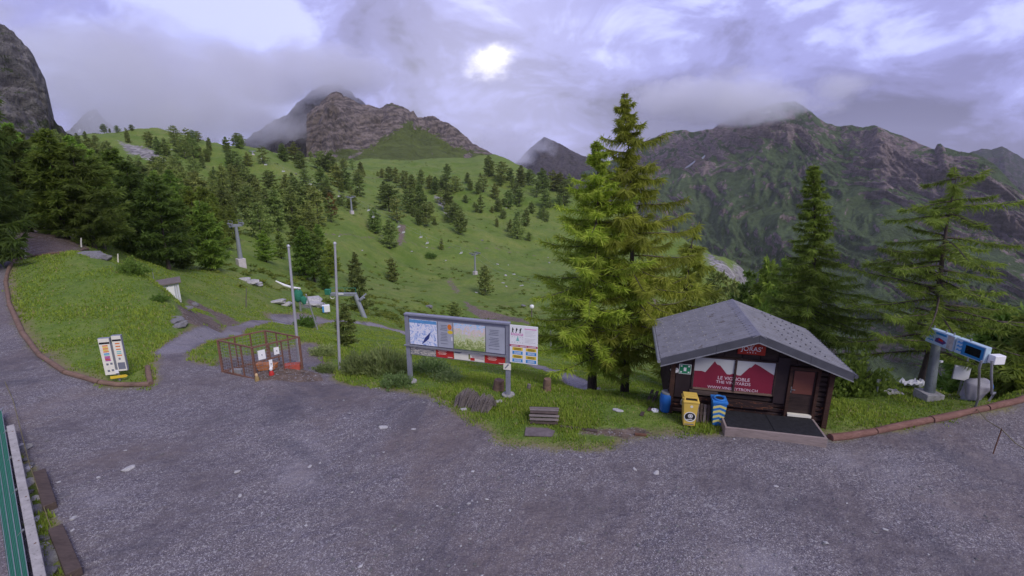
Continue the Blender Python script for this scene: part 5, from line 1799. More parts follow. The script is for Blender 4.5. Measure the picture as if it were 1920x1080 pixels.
# strip below
for x0_, x1_, m_, nm in ((0.0, 0.275, M_ART, 'engraved_picture'), (0.28, 0.468, M_RED, 'red_panel'), (0.475, 0.79, M_OFFWHITE, 'vineyard_picture'), (0.795, 1.0, M_RED, 'red_panel')):
    q = slab(bd_, nm, (X(x0_), zlo, X(x1_), zm - 0.035), -0.045, 0.03, m_)
    if nm == 'red_panel':
        tx = MB()
        for k in range(4):
            tx.box(((X(x0_) + X(x1_)) / 2 - 0.1, -0.047, zm - 0.09 - k * 0.045), (0.36 - 0.07 * (k % 2), 0.004, 0.012))
        tx.box((X(x1_) - 0.14, -0.047, zlo + 0.04), (0.2, 0.004, 0.02))
        tx.build('text_lines', M_OFFWHITE, q)
    if nm == 'vineyard_picture':
        xm = (X(x0_) + X(x1_)) / 2
        slab(q, 'wine_print', (xm + 0.05, zlo + 0.02, xm + 0.22, zlo + 0.13), -0.048, 0.003, M_RED)
        slab(q, 'green_print', (xm - 0.02, zlo + 0.06, xm + 0.04, zlo + 0.26), -0.048, 0.003, plain('olive_print', (0.25, 0.26, 0.08), 0.5))
        MB().prism([(0, 0), (0.35, 0.0), (0.2, -0.07), (0.0, -0.06)], (X(x0_) + 0.01, -0.048, zm - 0.05), (1, 0, 0), (0, 0, 1), (0, 0.003, 0)).build('slate_print', M_TEXTG, q)
        MB().prism([(0, 0.0), (-0.45, 0.05), (-0.5, 0.14), (-0.1, 0.17), (0, 0.2)], (X(x1_) - 0.01, -0.048, zlo + 0.08), (1, 0, 0), (0, 0, 1), (0, 0.003, 0)).build('hill_print', plain('mauve_print', (0.50, 0.42, 0.40), 0.5), q)
MB().box((0, 0.0, zlo - 0.015), (bw - 0.2, 0.05, 0.03)).build('bottom_rail', M_GALV, bd_)
# warning board on the right post
rb = B(955, 604, 1008, 681)
rx0, rx1 = rb[0] + 0.02, rb[2]
rz1 = TZ + 0.02
rz0 = local_px(bd_, 980, 681, -0.09)[1]
wbd = slab(bd_, 'warning_board', (rx0, rz0, rx1, rz1), -0.115, 0.03, M_WHITE, 0.006)
RW, RH = rx1 - rx0, rz1 - rz0
XX = lambda f: rx0 + RW * f
ZZ = lambda f: rz0 + RH * f
yy = -0.118
slab(wbd, 'red_band', (XX(0.0) + 0.003, ZZ(0.435), XX(1) - 0.003, ZZ(0.485)), yy, 0.003, plain('crimson_print', (0.42, 0.02, 0.09), 0.5))
for k, (a_, b_) in enumerate(((0.05, 0.32), (0.36, 0.62), (0.66, 0.95))):
    slab(wbd, 'band_text', (XX(a_), ZZ(0.452), XX(b_), ZZ(0.466)), yy - 0.003, 0.003, M_WHITE)
for col_, xa in enumerate((0.10, 0.585)):
    for k in range(4):
        z1 = 0.42 - 0.103 * k
        q = slab(wbd, 'colour_field', (XX(xa), ZZ(z1 - 0.085), XX(xa + 0.37), ZZ(z1)), yy, 0.003, M_YEL if k % 2 == 0 else M_BLUEP)
        for r_ in range(2):
            slab(q, 'text_lines', (XX(xa + 0.06), ZZ(z1 - 0.035 - 0.03 * r_), XX(xa + 0.31), ZZ(z1 - 0.023 - 0.03 * r_)), yy - 0.003, 0.003, M_BLACK if k % 2 == 0 else M_WHITE)
slab(wbd, 'pink_band', (XX(0.05), ZZ(0.73), XX(0.48), ZZ(0.795)), yy, 0.003, M_PINKP)
text('STOP', RH * 0.088, (XX(0.265), yy - 0.004, ZZ(0.762)), M_WHITE, wbd, ext=0.001, sx=1.25)
for k in range(3):
    xk = XX(0.11 + 0.135 * k)
    mb = MB()
    z0 = ZZ(0.80)
    u_ = RH * 0.13
    mb.prism(disc(0.01 * k, u_ * 0.92, u_ * 0.10, u_ * 0.10, 0, 8), (xk, yy, z0), (1, 0, 0), (0, 0, 1), (0, 0.003, 0))
    mb.prism([(-u_ * 0.14, u_ * 0.42), (u_ * 0.1, u_ * 0.38), (u_ * 0.16, u_ * 0.8), (-u_ * 0.1, u_ * 0.84)], (xk, yy, z0), (1, 0, 0), (0, 0, 1), (0, 0.003, 0))
    mb.prism([(-u_ * 0.1, u_ * 0.45), (u_ * 0.02, u_ * 0.45), (u_ * (0.15 - 0.2 * (k % 2)), 0), (u_ * (0.05 - 0.2 * (k % 2)), 0)], (xk, yy - 0.001, z0), (1, 0, 0), (0, 0, 1), (0, 0.003, 0))
    mb.prism([(-u_ * 0.05, u_ * 0.45), (u_ * 0.08, u_ * 0.45), (-u_ * 0.12, 0), (-u_ * 0.22, 0)], (xk, yy - 0.002, z0), (1, 0, 0), (0, 0, 1), (0, 0.003, 0))
    mb.prism([(u_ * 0.08, u_ * 0.78), (u_ * 0.12, u_ * 0.7), (u_ * 0.3, u_ * (0.5 + 0.2 * k)), (u_ * 0.25, u_ * (0.6 + 0.2 * k))], (xk, yy - 0.003, z0), (1, 0, 0), (0, 0, 1), (0, 0.003, 0))
    mb.build('skier_print', M_BLACK, wbd)
slab(wbd, 'heading', (XX(0.53), ZZ(0.905), XX(0.95), ZZ(0.935)), yy, 0.003, M_PINKP)
tx = MB()
for k in range(10):
    if k == 5:
        continue
    tx.box((XX(0.73 - 0.02 * (k % 3)), yy + 0.001, ZZ(0.875 - 0.034 * k)), (RW * (0.38 - 0.05 * (k % 3)), 0.003, 0.008))
tx.build('text_lines', M_TEXTL, wbd)
MB().prism([(0, 0), (0.12, 0), (0.06, 0.2)], (XX(0.23), yy, ZZ(0.59)), (1, 0, 0), (0, 0, 1), (0, 0.003, 0)).build('tree_print', M_TEALP, wbd)
tx = MB()
for k in range(5):
    for r_ in range(2):
        tx.box((XX(0.09 + 0.095 * k), yy + 0.001, ZZ(0.55 + 0.14 * r_)), (0.02, 0.003, 0.03))
tx.build('pictogram_print', M_TEXTL, wbd)
lb_ = rect_px(bd_, 944, 681, 957, 694, -0.09)
q = slab(bd_, 'small_notice', (lb_[0], lb_[1], lb_[2] + 0.02, lb_[3]), -0.10, 0.02, M_OFFWHITE)
MB().prism([(0, 0), (0.05, 0), (0.18, 0.16), (0.13, 0.18)], (lb_[0] + 0.04, -0.103, lb_[1] + 0.05), (1, 0, 0), (0, 0, 1), (0, 0.003, 0)).build('line_print', M_TEXTG, q)


# ------------------------------------------------------------------ trail sign on the grass bank
sp_ = ground_pt(221, 716)
ts = thing('trail_sign', 'pair of tall coloured trail-map panels standing on the grass bank', 'sign', sp_, R(16))
TP = lambda x, y: local_px(ts, x, y, -0.05)
zt1, zt2 = TP(200, 634)[1], TP(219, 629)[1]
zb1, zb2 = TP(212, 703)[1], TP(229, 696)[1]
xa0, xa1 = TP(189, 668)[0], TP(211.5, 668)[0]
xb0, xb1 = TP(213.5, 662)[0], TP(232.5, 662)[0]
MB().box(((xa1 + xb0) / 2, 0.02, (zt1 - 0.3) / 2), (0.06, 0.05, zt1 - 0.2)).build('post', M_GALV, ts)
for xa, xb, zb_, zt_, kind in ((xa0, xa1, zb1, zt1, 0), (xb0, xb1, zb2, zt2, 1)):
    MB().box(((xa + xb) / 2, 0.03, (zb_ + zt_) / 2), (xb - xa, 0.12, zt_ - zb_)).build('cabinet', M_SIGNGREY, ts, bevel=0.01)
    pn = slab(ts, 'panel', (xa + 0.015, zb_ + 0.02, xb - 0.015, zt_ - 0.02), -0.05, 0.02, M_OFFWHITE)
    W_, H_ = xb - xa, zt_ - zb_
    slab(pn, 'title_band', (xa + W_ * 0.08, zb_ + H_ * 0.845, xb - W_ * 0.05, zb_ + H_ * 0.895), -0.054, 0.004, M_BLACK)
    rows = [(0.80, M_ORANGEP), (0.76, M_YEL), (0.72, M_ORANGEP), (0.68, M_YEL), (0.64, M_ORANGEP), (0.585, M_BLUEP), (0.55, M_TEALP), (0.505, M_PURPLEP), (0.47, M_PURPLEP), (0.435, M_RED), (0.40, M_PURPLEP)] if kind == 0 else [(0.78, M_ORANGEP), (0.70, M_ORANGEP), (0.62, M_ORANGEP), (0.555, M_TEALP), (0.505, M_TEALP), (0.45, M_ORANGEP)]
    for f, m_ in rows:
        slab(pn, 'colour_bar', (xa + W_ * 0.3, zb_ + H_ * f - 0.022, xa + W_ * 0.76, zb_ + H_ * f + 0.022), -0.054, 0.004, m_)
    if kind == 0:
        for a_, f in ((0.3, 0.30), (0.65, 0.31), (0.3, 0.12), (0.65, 0.13)):
            slab(pn, 'symbol', (xa + W_ * a_, zb_ + H_ * f - 0.04, xa + W_ * (a_ + 0.2), zb_ + H_ * f + 0.04), -0.054, 0.004, M_TEXTG)
    else:
        slab(pn, 'grey_field', (xa + W_ * 0.15, zb_ + H_ * 0.06, xb - W_ * 0.12, zb_ + H_ * 0.25), -0.054, 0.004, M_TEXTG)
        slab(pn, 'symbol', (xa + W_ * 0.35, zb_ + H_ * 0.33, xa + W_ * 0.55, zb_ + H_ * 0.38), -0.054, 0.004, M_TEXTG)
xm = (xa1 + xb0) / 2
MB().prism([(-0.26, 0.0), (0.26, 0.02), (0.32, 0.075), (0.26, 0.13), (-0.26, 0.11)], (xm, -0.06, max(zb1 - 0.16, 0.12)), (1, 0, 0), (0, 0, 1), (0, 0.02, 0)).build('yellow_arrow', M_YEL, ts)
slab(ts, 'white_tag', (xm - 0.05, zb1 + 0.06, xm + 0.06, zb1 + 0.2), -0.07, 0.01, M_WHITE)

# ------------------------------------------------------------------ wire cage
cl_, cf, cr_ = at_z(418, 698), at_z(481, 714), at_z(567, 691)
cb_ = cl_ + cr_ - cf
ch = 1.42
cg = thing('wire_cage', 'square red-brown timber cage with wire mesh sides and open top', 'cage', cf, 0)
loc_ = [p - cf for p in (cf, cr_, cb_, cl_)]
for a_ in range(4):
    A, B_ = loc_[a_], loc_[(a_ + 1) % 4]
    MB().bar(A + Vector((0, 0, 0)), A + Vector((0, 0, ch)), 0.075, 0.075).build('corner_post', M_TIMBER, cg)
    for z, w_ in ((0.05, 0.08), (ch - 0.02, 0.055)):
        d_ = (B_ - A).normalized() * 0.052
        MB().bar(A + d_ + Vector((0, 0, z)), B_ - d_ + Vector((0, 0, z)), 0.05, w_).build('rail', M_TIMBER, cg)
    nmid = 2 if a_ in (0, 2) else 2
    for k in range(nmid):
        f = (k + 1) / (nmid + 1)
        if a_ == 0:
            f = (0.34, 0.60)[k]
        q = A.lerp(B_, f)
        MB().bar(q + Vector((0, 0, 0.1)), q + Vector((0, 0, ch - 0.06)), 0.05, 0.045).build('upright', M_TIMBER, cg)
    wm = MB()
    L_ = (B_ - A).length
    nv_ = int(L_ / 0.14)
    for k in range(1, nv_):
        q = A.lerp(B_, k / nv_)
        wm.bar(q + Vector((0, 0, 0.08)), q + Vector((0, 0, ch - 0.05)), 0.006, 0.006)
    for k in range(1, 10):
        z = 0.05 + (ch - 0.1) * k / 10
        wm.bar(A + Vector((0, 0, z)), B_ + Vector((0, 0, z)), 0.006, 0.006)
    wm.build('wire_mesh', M_GALV, cg)
A, B_ = loc_[0], loc_[1]
ed = (B_ - A).normalized()
MB().bar(A.lerp(B_, 0.34) + Vector((0, 0, 0.78)), A.lerp(B_, 0.60) + Vector((0, 0, 0.78)), 0.05, 0.05).build('door_rail', M_TIMBER, cg)
nrm_ = Vector((ed.y, -ed.x, 0)) * 0.07
for f0, f1, z0, z1 in ((0.09, 0.24, 0.86, 1.24), (0.42, 0.53, 0.92, 1.22), (0.29, 0.36, 0.42, 0.76)):
    a0, a1 = A.lerp(B_, f0) + nrm_, A.lerp(B_, f1) + nrm_
    q = MB().prism([(0, z0), ((a1 - a0).length, z0), ((a1 - a0).length, z1), (0, z1)], (a0.x, a0.y, 0), ed, (0, 0, 1), nrm_ * 0.3).build('white_notice', M_WHITE, cg)
    mid = (a0 + a1) / 2 + nrm_ * 0.33
    MB().box((mid.x, mid.y, (z0 + z1) / 2), (0.05, 0.01, 0.05)).build('symbol', M_TEXTG, q)
q = A.lerp(B_, 0.31) + nrm_ * 1.4
o = thing('small_figure', 'small red and white figure in front of the cage door', 'figurine', cf + q)
MB().tube([(0, 0, 0), (0, 0, 0.12), (0, 0, 0.26), (0, 0, 0.32)], [0.10, 0.11, 0.08, 0.03], 10).build('body', M_RED, o)
MB().tube([(0, 0, 0.31), (0, 0, 0.36), (0, 0, 0.42), (0, 0, 0.45)], [0.04, 0.07, 0.06, 0.02], 10).build('head', M_WHITE, o)
o = thing('garden_gnome', 'small yellowish gnome figure at the front corner of the cage', 'figurine', cf + Vector((0.12, -0.16, 0)))
MB().tube([(0, 0, 0), (0, 0, 0.1), (0, 0, 0.24), (0, 0, 0.28)], [0.08, 0.09, 0.07, 0.04], 10).build('body', plain('ochre_paint', (0.34, 0.24, 0.10), 0.7), o)
MB().tube([(0, 0, 0.26), (0, 0, 0.30), (0, 0, 0.36), (0, 0, 0.39)], [0.04, 0.06, 0.05, 0.02], 10).build('head', plain('flesh_paint', (0.60, 0.42, 0.22), 0.6), o)
inn = lambda u, v: cf + loc_[1] * u + loc_[3] * v
o = MB().box((0, 0, 0.13), (0.62, 0.34, 0.24), Matrix.Rotation(R(15), 3, 'Z')).build('planter_box', plain('brick_red_paint', (0.42, 0.09, 0.06), 0.7, dirt=0.1), None, inn(0.86, 0.10), 0.015)
tag(o, 'brick-red planter box in the right corner of the cage', 'planter')
o = MB().prism([(-0.42, 0.30), (0.42, 0.30), (0.36, 0.06), (-0.30, 0.0)], (0, -0.15, 0.12), (1, 0, 0), (0, 0, 1), (0, 0.3, 0)).build('orange_trough', plain('orange_clay', (0.55, 0.22, 0.08), 0.7), None, inn(0.46, 0.3), 0.02)
tag(o, 'orange trough standing inside the cage', 'trough')
o = MB().box((0, 0, 0.10), (0.42, 0.2, 0.2)).build('concrete_block', M_CONC, None, inn(0.10, 0.70), 0.012)
tag(o, 'small grey hollow block inside the left side of the cage', 'block')
o = MB().box((0, 0, 0.012), (1.6, 1.3, 0.02), Matrix.Rotation(R(14), 3, 'Z')).build('ground_sheet', M_RUBBER, None, inn(0.5, 0.42))
tag(o, 'dark sheet spread on the floor of the cage', 'sheet')


# ------------------------------------------------------------------ flagpoles and poles
def pole(name, label, px, base_py, top_px, top_py, r, mat, cat='pole', group=None, cap=True, d=None):
    p = hit(px, base_py) if d is None else at_d(px, base_py, d)
    v = ray(top_px, top_py)
    k = p.y / v.y
    tp_ = Vector((v.x * k, p.y, CAMZ + v.z * k))
    o = thing(name, label, cat, p, 0, group)
    l_ = tp_ - p
    MB().tube([(0, 0, -0.2), l_ * 0.45, l_], [r, r * 0.92, r * 0.7], 12).build('shaft', mat, o)
    if cap:
        MB().tube([l_, l_ + Vector((0, 0, 0.06)), l_ + Vector((0, 0, 0.10))], [r * 1.0, r * 1.05, r * 0.4], 10).build('cap', mat, o)
        MB().tube([Vector((0, 0, -0.05)), Vector((0, 0, 0.10))], r * 1.9, 12).build('collar', M_CONC, o)
    return o


M_POLE = plain('white_pole_paint', (0.50, 0.50, 0.52), 0.4, 0.08, 3, 0.3)
pole('flagpole', 'pale metal flagpole standing behind the wire cage', 561, 681, 541, 463, 0.062, M_POLE, 'flagpole', 'flagpoles')
pole('flagpole', 'taller pale metal flagpole between the cage and the billboard', 637, 698, 628, 458, 0.062, M_POLE, 'flagpole', 'flagpoles')
pole('marker_post', 'thin grey post with green padding beside the path', 597, 622, 574, 553, 0.085, M_GALV, 'post', d=52)
pole('stake', 'small wooden stake in the grass right of the cage', 606, 692, 604, 668, 0.03, M_GREYWOOD, 'stake', cap=False)
pole('stake', 'thin pale stake on the green slope below the lift pylon', 461, 576, 462, 540, 0.05, M_GREYWOOD, 'stake', cap=False)
o = pole('lamp_post', 'short post with round white lamp head above the billboard', 997, 598, 997, 577, 0.13, M_GREYWOOD, 'lamp', cap=False, d=95)
p_ = Vector(o.location)
hz_ = z_for(p_.y, 575) - p_.z
MB().tube([(0, 0, hz_ - 0.4), (0, 0, hz_ - 0.25), (0, 0, hz_ + 0.25), (0, 0, hz_ + 0.4)], [0.2, 0.45, 0.45, 0.2], 12).build('lamp_head', M_WHITE, o)
pole('marker_post', 'grey post half hidden by the left larch', 1033, 662, 1032, 608, 0.10, M_GALV, 'post', cap=False, d=52)
pole('marker_post', 'short grey sign post on the grass right of the hut', 1643, 742, 1648, 712, 0.035, M_GALV, 'post', cap=False)
o = [x for x in bpy.data.objects if x.get('label') == 'short grey sign post on the grass right of the hut'][0]
MB().box((0, 0, z_for(o.location.y, 713) - o.location.z), (0.34, 0.03, 0.10), Matrix.Rotation(0.5, 3, 'Z')).build('sign_plate', M_GALV, o)


M_PLINTH = plain('pale_concrete_plinth', (0.58, 0.53, 0.53), 0.85, 0.12, 2, 0, 0.2, dirt=0.1)
# ------------------------------------------------------------------ chairlift
def pylon(label, px, base_py, top_py, d, w=0.38, plinth=True, yaw=0.5, arm=1.6, shl=1.5):
    p = at_d(px, base_py, d)
    g = float(gz(p.x, p.y)[0])
    p.z = g
    h = z_for(p.y, top_py) - g
    o = thing('lift_pylon', label, 'pylon', p, yaw, 'chairlift pylons')
    b0 = 0.0
    if plinth:
        b0 = h * 0.18
        MB().box((0, 0, b0 / 2 - 0.4), (w * 3.1, w * 3.1, b0 + 0.8)).build('plinth', M_PLINTH, o, bevel=0.05)
    MB().tube([(0, 0, b0 - 0.2), (0, 0, h * 0.90)], w, 10, w * 0.62).build('shaft', M_LIFT, o)
    MB().bar((-arm - 0.15, 0, h * 0.93), (arm + 0.15, 0, h * 0.93), 0.34, 0.42).build('crossarm', M_LIFT, o)
    for s_ in (-1, 1):
        sh = MB()
        sh.bar((s_ * arm, -shl, h * 0.96), (s_ * arm, shl, h * 0.96), 0.16, 0.22)
        for k in range(6):
            sh.tube([(s_ * arm - 0.1, shl * (-0.93 + 0.37 * k), h * 0.975), (s_ * arm + 0.1, shl * (-0.93 + 0.37 * k), h * 0.975)], shl * 0.16, 10)
        sh.build('sheave_train', M_GALV, o)
        MB().bar((s_ * arm * 0.85, -0.8, h * 0.93 + 0.9), (s_ * arm * 0.85, 0.8, h * 0.93 + 0.9), 0.06).bar((s_ * arm * 0.85, -0.8, h * 0.93), (s_ * arm * 0.85, -0.8, h * 0.93 + 0.9), 0.06).bar((s_ * arm * 0.85, 0.8, h * 0.93), (s_ * arm * 0.85, 0.8, h * 0.93 + 0.9), 0.06).build('handrail', M_GALV, o)
    return o, Vector((p.x, p.y, g + h * 0.99))


P1 = pylon('nearest lift pylon, blue-white with pale plinth, beside the left forest', 453, 500, 417, 96, 0.40, yaw=0.9, arm=0.95, shl=0.8)
P2 = pylon('lift pylon in the middle of the slope, right of the reddish pine', 660, 402, 368, 232, 0.46, yaw=0.9)
P3 = pylon('lift pylon rising from the open meadow left of the larches', 891, 515, 474, 188, 0.45, yaw=0.9)
P4 = pylon('small far lift pylon high on the slope under the cloud', 476, 306, 283, 345, 0.5, yaw=0.9)


def perp(a, b):
    d_ = (b - a)
    return Vector((-d_.y, d_.x, 0)).normalized() * 1.6


chn = 0
HANG = plain('chair_frame_grey', (0.30, 0.32, 0.33), 0.5, 0.1, 4, 0.3)
SEAT = plain('chair_seat_white', (0.62, 0.63, 0.60), 0.5, 0.1, 4)


def chair_parts():
    a = MB().tube([(0, 0, 0), (0, 0.1, -0.6), (0, 0.45, -1.4), (0, 0.45, -2.1)], 0.05, 6).bar((-0.8, 0.45, -2.1), (0.8, 0.45, -2.1), 0.07).bar((-0.8, 0.45, -2.1), (-0.8, 0.3, -2.6), 0.06).bar((0.8, 0.45, -2.1), (0.8, 0.3, -2.6), 0.06)
    return a, MB().box((0, 0.05, -2.62), (1.7, 0.55, 0.12)), MB().box((0, 0.38, -2.25), (1.7, 0.10, 0.6))


ca_, cs_, cbk = chair_parts()
proto_c = thing('lift_chair', 'x', 'chair')
for nm, mb, m_ in (('hanger', ca_, HANG), ('seat', cs_, SEAT), ('backrest', cbk, SEAT)):
    mb.build(nm, m_, proto_c)
first = True
for a, b, fr_ in ((P3[1], P2[1], (0.12, 0.34, 0.43, 0.53, 0.61, 0.78, 0.87)), (P2[1], P4[1], (0.12, 0.30, 0.38, 0.52, 0.66, 0.80, 0.92))):
    off = perp(a, b)
    for k, f in enumerate(fr_):
        s_ = 1 if k % 2 else -1
        pos = a.lerp(b, f) + off * s_
        pos.z -= 2.2 * 4 * f * (1 - f)
        if first:
            o = proto_c
        else:
            o = proto_c.copy()
            COL.objects.link(o)
            for chd in list(proto_c.children):
                c2 = chd.copy()
                COL.objects.link(c2)
                c2.parent = o
        first = False
        o.location = pos
        o.rotation_euler = (0, 0, math.atan2((b - a).y, (b - a).x) + math.pi / 2)
        lower = a is P3[1]
        tag(o, 'empty white lift chair hanging over the meadow between the two middle pylons' if lower else 'empty white lift chair hanging over the wooded upper slope', 'lift chair', 'lift chairs over the meadow' if lower else 'lift chairs over the upper slope')
low = at_d(1015, 560, 150)
low.z = float(gz(low.x, low.y)[0]) + 5
for s_, lab in ((1, 'thin steel lift cable over the slope, uphill side'), (-1, 'thin steel lift cable over the slope, downhill side')):
    pts = []
    for a, b in ((low, P3[1]), (P3[1], P2[1]), (P2[1], P4[1])):
        off = perp(a, b) * s_
        for k in range(12):
            f = k / 12
            q = a.lerp(b, f) + off
            q.z -= 2.2 * 4 * f * (1 - f)
            pts.append(q)
    pts.append(P4[1] + off)
    tag(MB().tube(pts, 0.022, 4).build('lift_cable', M_GALV), lab, 'cable')

# bottom station gantry, masts, control box
gp = at_d(685, 598, 65)
gp.z = float(gz(gp.x, gp.y)[0])
gn = thing('lift_gantry', 'blue-grey bent steel lift gantry with green padding, at the foot of the slope', 'lift gantry', gp, R(-4))
gx_ = lambda px, py: local_px(gn, px, py)
k1, k2, k3 = gx_(683, 597), gx_(666, 552), gx_(618, 553)
MB().tube([(0.0, 0, -0.3), (k2[0] + 0.15, 0, k2[1] - 0.55), (k2[0], 0, k2[1])], [0.34, 0.30, 0.26], 10).build('leg', M_LIFT, gn)
MB().bar((k2[0] + 0.2, 0, k2[1]), (k3[0], 0, k3[1] + 0.1), 0.42, 0.42).build('arm', M_LIFT, gn, bevel=0.04)
MB().bar((k2[0] - 0.1, 0.5, k2[1] + 0.75), (k3[0], 0.5, k3[1] + 0.85), 0.06).bar((k2[0] - 0.1, 0.5, k2[1]), (k2[0] - 0.1, 0.5, k2[1] + 0.75), 0.06).bar((k2[0] - 1.6, 0.5, k2[1]), (k2[0] - 1.6, 0.5, k2[1] + 0.78), 0.06).bar((k3[0], 0.5, k3[1]), (k3[0], 0.5, k3[1] + 0.85), 0.06).build('handrail', M_NET, gn)
MB().box((k3[0] - 0.15, -0.1, k3[1] + 0.45), (0.75, 0.5, 0.75)).build('green_pad', M_NET, gn, bevel=0.06)
MB().tube([(k3[0] + 0.35 + 0.28 * math.cos(a), 0, k3[1] - 0.25 + 0.28 * math.sin(a)) for a in np.linspace(2.4, 6.6, 9)], 0.06, 6).build('hook', M_WHITE, gn)
MB().tube([(k2[0] + 0.1, -0.1, k2[1] - 0.8), (k2[0] + 0.8, -0.2, k2[1] - 0.75), (k2[0] + 1.3, -0.2, k2[1] - 0.35)], 0.13, 8).bar((k2[0] + 0.7, -0.4, k2[1] - 0.6), (k2[0] + 1.4, 0.3, k2[1] + 0.05), 0.15).build('side_bracket', M_LIFT, gn)
MB().box(((k2[0] + k3[0]) / 2 - 0.1, -0.24, k2[1] + 0.08), (0.7, 0.05, 0.16)).build('name_plate', M_WHITE, gn)
gm_ = at_d(566, 604, 62)
gm_.z = float(gz(gm_.x, gm_.y)[0])
ms_ = thing('padded_mast', 'mast wrapped in green padding with slanted white arm on top', 'mast', gm_, 0)
tm = z_for(gm_.y, 540) - gm_.z
MB().tube([(0, 0, -0.2), (0, 0, tm)], 0.14, 10).build('shaft', M_GALV, ms_)
MB().tube([(0, 0, tm * 0.42), (-0.15, 0, tm * 0.5), (-0.1, 0, tm * 0.8), (0, 0, tm * 0.92)], [0.3, 0.5, 0.55, 0.3], 9, wob=0.18, seed=3).tube([(0.6, 0, tm * 0.3), (0.5, 0, tm * 0.5), (0.3, 0, tm * 0.62)], [0.15, 0.45, 0.3], 8, wob=0.2, seed=5).build('green_padding', M_NET, ms_)
MB().tube([(0.3, 0, tm * 0.98), (-0.7, 0, tm * 1.02), (-1.6, 0, tm * 1.12), (-2.6, 0, tm * 1.3)], [0.1, 0.14, 0.16, 0.08], 8).build('top_arm', M_WHITE, ms_)
cbx = at_d(613, 596, 63)
cbx.z = float(gz(cbx.x, cbx.y)[0])
cbo = thing('control_box', 'white and blue control cabinet left of the lift gantry', 'cabinet', cbx, R(25))
hb = z_for(cbx.y, 572) - cbx.z
MB().box((0, 0, hb * 0.6), (0.9, 0.6, hb * 0.8)).build('cabinet', M_WHITE, cbo, bevel=0.03)
MB().box((-0.35, -0.31, hb * 0.6), (0.2, 0.02, hb * 0.75)).build('blue_side', M_BLUEP, cbo)
MB().bar((0, 0, -0.1), (0, 0, hb * 0.3), 0.25).build('stand', M_GREYWOOD, cbo)


# ------------------------------------------------------------------ rocks
def rock_mesh(seed, n=2, flat=0.6):
    import bmesh
    bm = bmesh.new()
    bmesh.ops.create_icosphere(bm, subdivisions=n, radius=1.0)
    co = np.array([v.co[:] for v in bm.verts])
    d_ = 1 + 0.45 * fbm(co * 1.1 + seed * 7.3, 3, seed)
    co = co * d_[:, None]
    co = np.sign(co) * np.abs(co) ** 0.85
    co[:, 2] *= flat
    for v, c in zip(bm.verts, co):
        v.co = c
    me = bpy.data.meshes.new('stone')
    bm.to_mesh(me)
    bm.free()
    return me


ROCKS = [rock_mesh(i, 2, 0.45 + 0.12 * (i % 3)) for i in range(6)]
for r_ in ROCKS:
    r_.materials.append(M_STONE)
ROCKSG = [r_.copy() for r_ in ROCKS]
for r_ in ROCKSG:
    r_.materials.clear()
    r_.materials.append(M_STONED)


def stone(px, py, s_, label, k=0, grey=False, group=None, sx=1.0, p=None):
    p = hit(px, py) if p is None else p
    o = mobj('stone', (ROCKSG if grey else ROCKS)[k % 6])
    o.location = (p.x, p.y, p.z + s_ * 0.10)
    o.rotation_euler = (random.uniform(-0.2, 0.2), random.uniform(-0.2, 0.2), random.uniform(0, 6.28))
    o.scale = (s_ * sx, s_, s_ * 0.8)
    return tag(o, label, 'stone', group)


for i, (px, py, s_, lab) in enumerate([
    (1158, 770, 0.21, 'flat white stone in the grass left of the hut'), (242, 879, 0.20, 'largest flat pale stone lying on the left of the gravel'),
    (445, 885, 0.11, 'pale stone in the small cluster on the left gravel'), (581, 875, 0.085, 'small pale stone right of the stone cluster on the gravel'),
    (137, 972, 0.11, 'round pale stone beside the lower timber beam'), (719, 802, 0.17, 'flat pale stone on the washed gravel below the billboard'),
    (775, 805, 0.09, 'small pale stone right of the flat one below the billboard'), (1230, 887, 0.12, 'pale stone on the gravel in front of the bins'), (1190, 880, 0.08, 'small pale stone left of the one in front of the bins'),
    (1660, 993, 0.08, 'small pale stone on the right gravel in the foreground'), (935, 753, 0.19, 'pale flat stone beside the brushwood bundle'), (868, 768, 0.15, 'pale stone at the corner of the brushwood bundle'), (1455, 912, 0.07, 'tiny pale stone in front of the porch platform'),
    (757, 714, 0.25, 'broad pale stone left of the left billboard post'), (450, 930, 0.08, 'pale stone below the stone cluster on the left gravel'), (600, 868, 0.05, 'tiny stone right of the stone cluster'), (185, 895, 0.08, 'small stone left of the largest pale stone'),
    (1785, 735, 0.24, 'flat round stone on the grass beside the gantry pillar')]):
    stone(px, py, s_ * 0.58, lab, i, sx=1.4)
for i, (px, py, s_) in enumerate([(470, 531, 0.9), (458, 526, 0.7), (484, 535, 0.6), (520, 568, 0.9), (535, 572, 0.6), (575, 568, 1.5), (588, 572, 1.2), (598, 574, 1.0)]):
    stone(px, py, s_, 'pale boulder in the heap at the foot of the near lift pylon' if px < 500 else 'grey boulder in the rubble heap behind the flagpoles', i, group='boulders below the near pylon' if px < 500 else 'boulders behind the flagpoles', sx=1.2)
for i, (px, py, s_) in enumerate([(332, 602, 0.35), (340, 606, 0.25), (338, 612, 0.3), (350, 578, 0.3), (365, 572, 0.35), (330, 596, 0.2), (168, 478, 0.5), (180, 482, 0.4), (190, 485, 0.45)]):
    stone(px, py, s_, 'grey stone in the spill below the shed' if px > 300 else 'pale stone at the foot of the large spruce above the bank', i, True, 'stones below the shed' if px > 300 else 'stones under the large spruce', sx=1.3)
for i in range(46):
    px, py = random.choice([(random.gauss(1130, 120), random.gauss(470, 30)), (random.gauss(880, 110), random.gauss(470, 45)), (random.gauss(600, 60), random.gauss(350, 40)), (random.gauss(340, 60), random.gauss(290, 25)), (random.gauss(960, 40), random.gauss(540, 25))])
    if px < 200 or px > 1060:
        continue
    stone(px, py, random.uniform(0.3, 0.75), 'pale boulder scattered on the green slope', i, random.random() < 0.3, 'boulders scattered on the slope', sx=1.3)

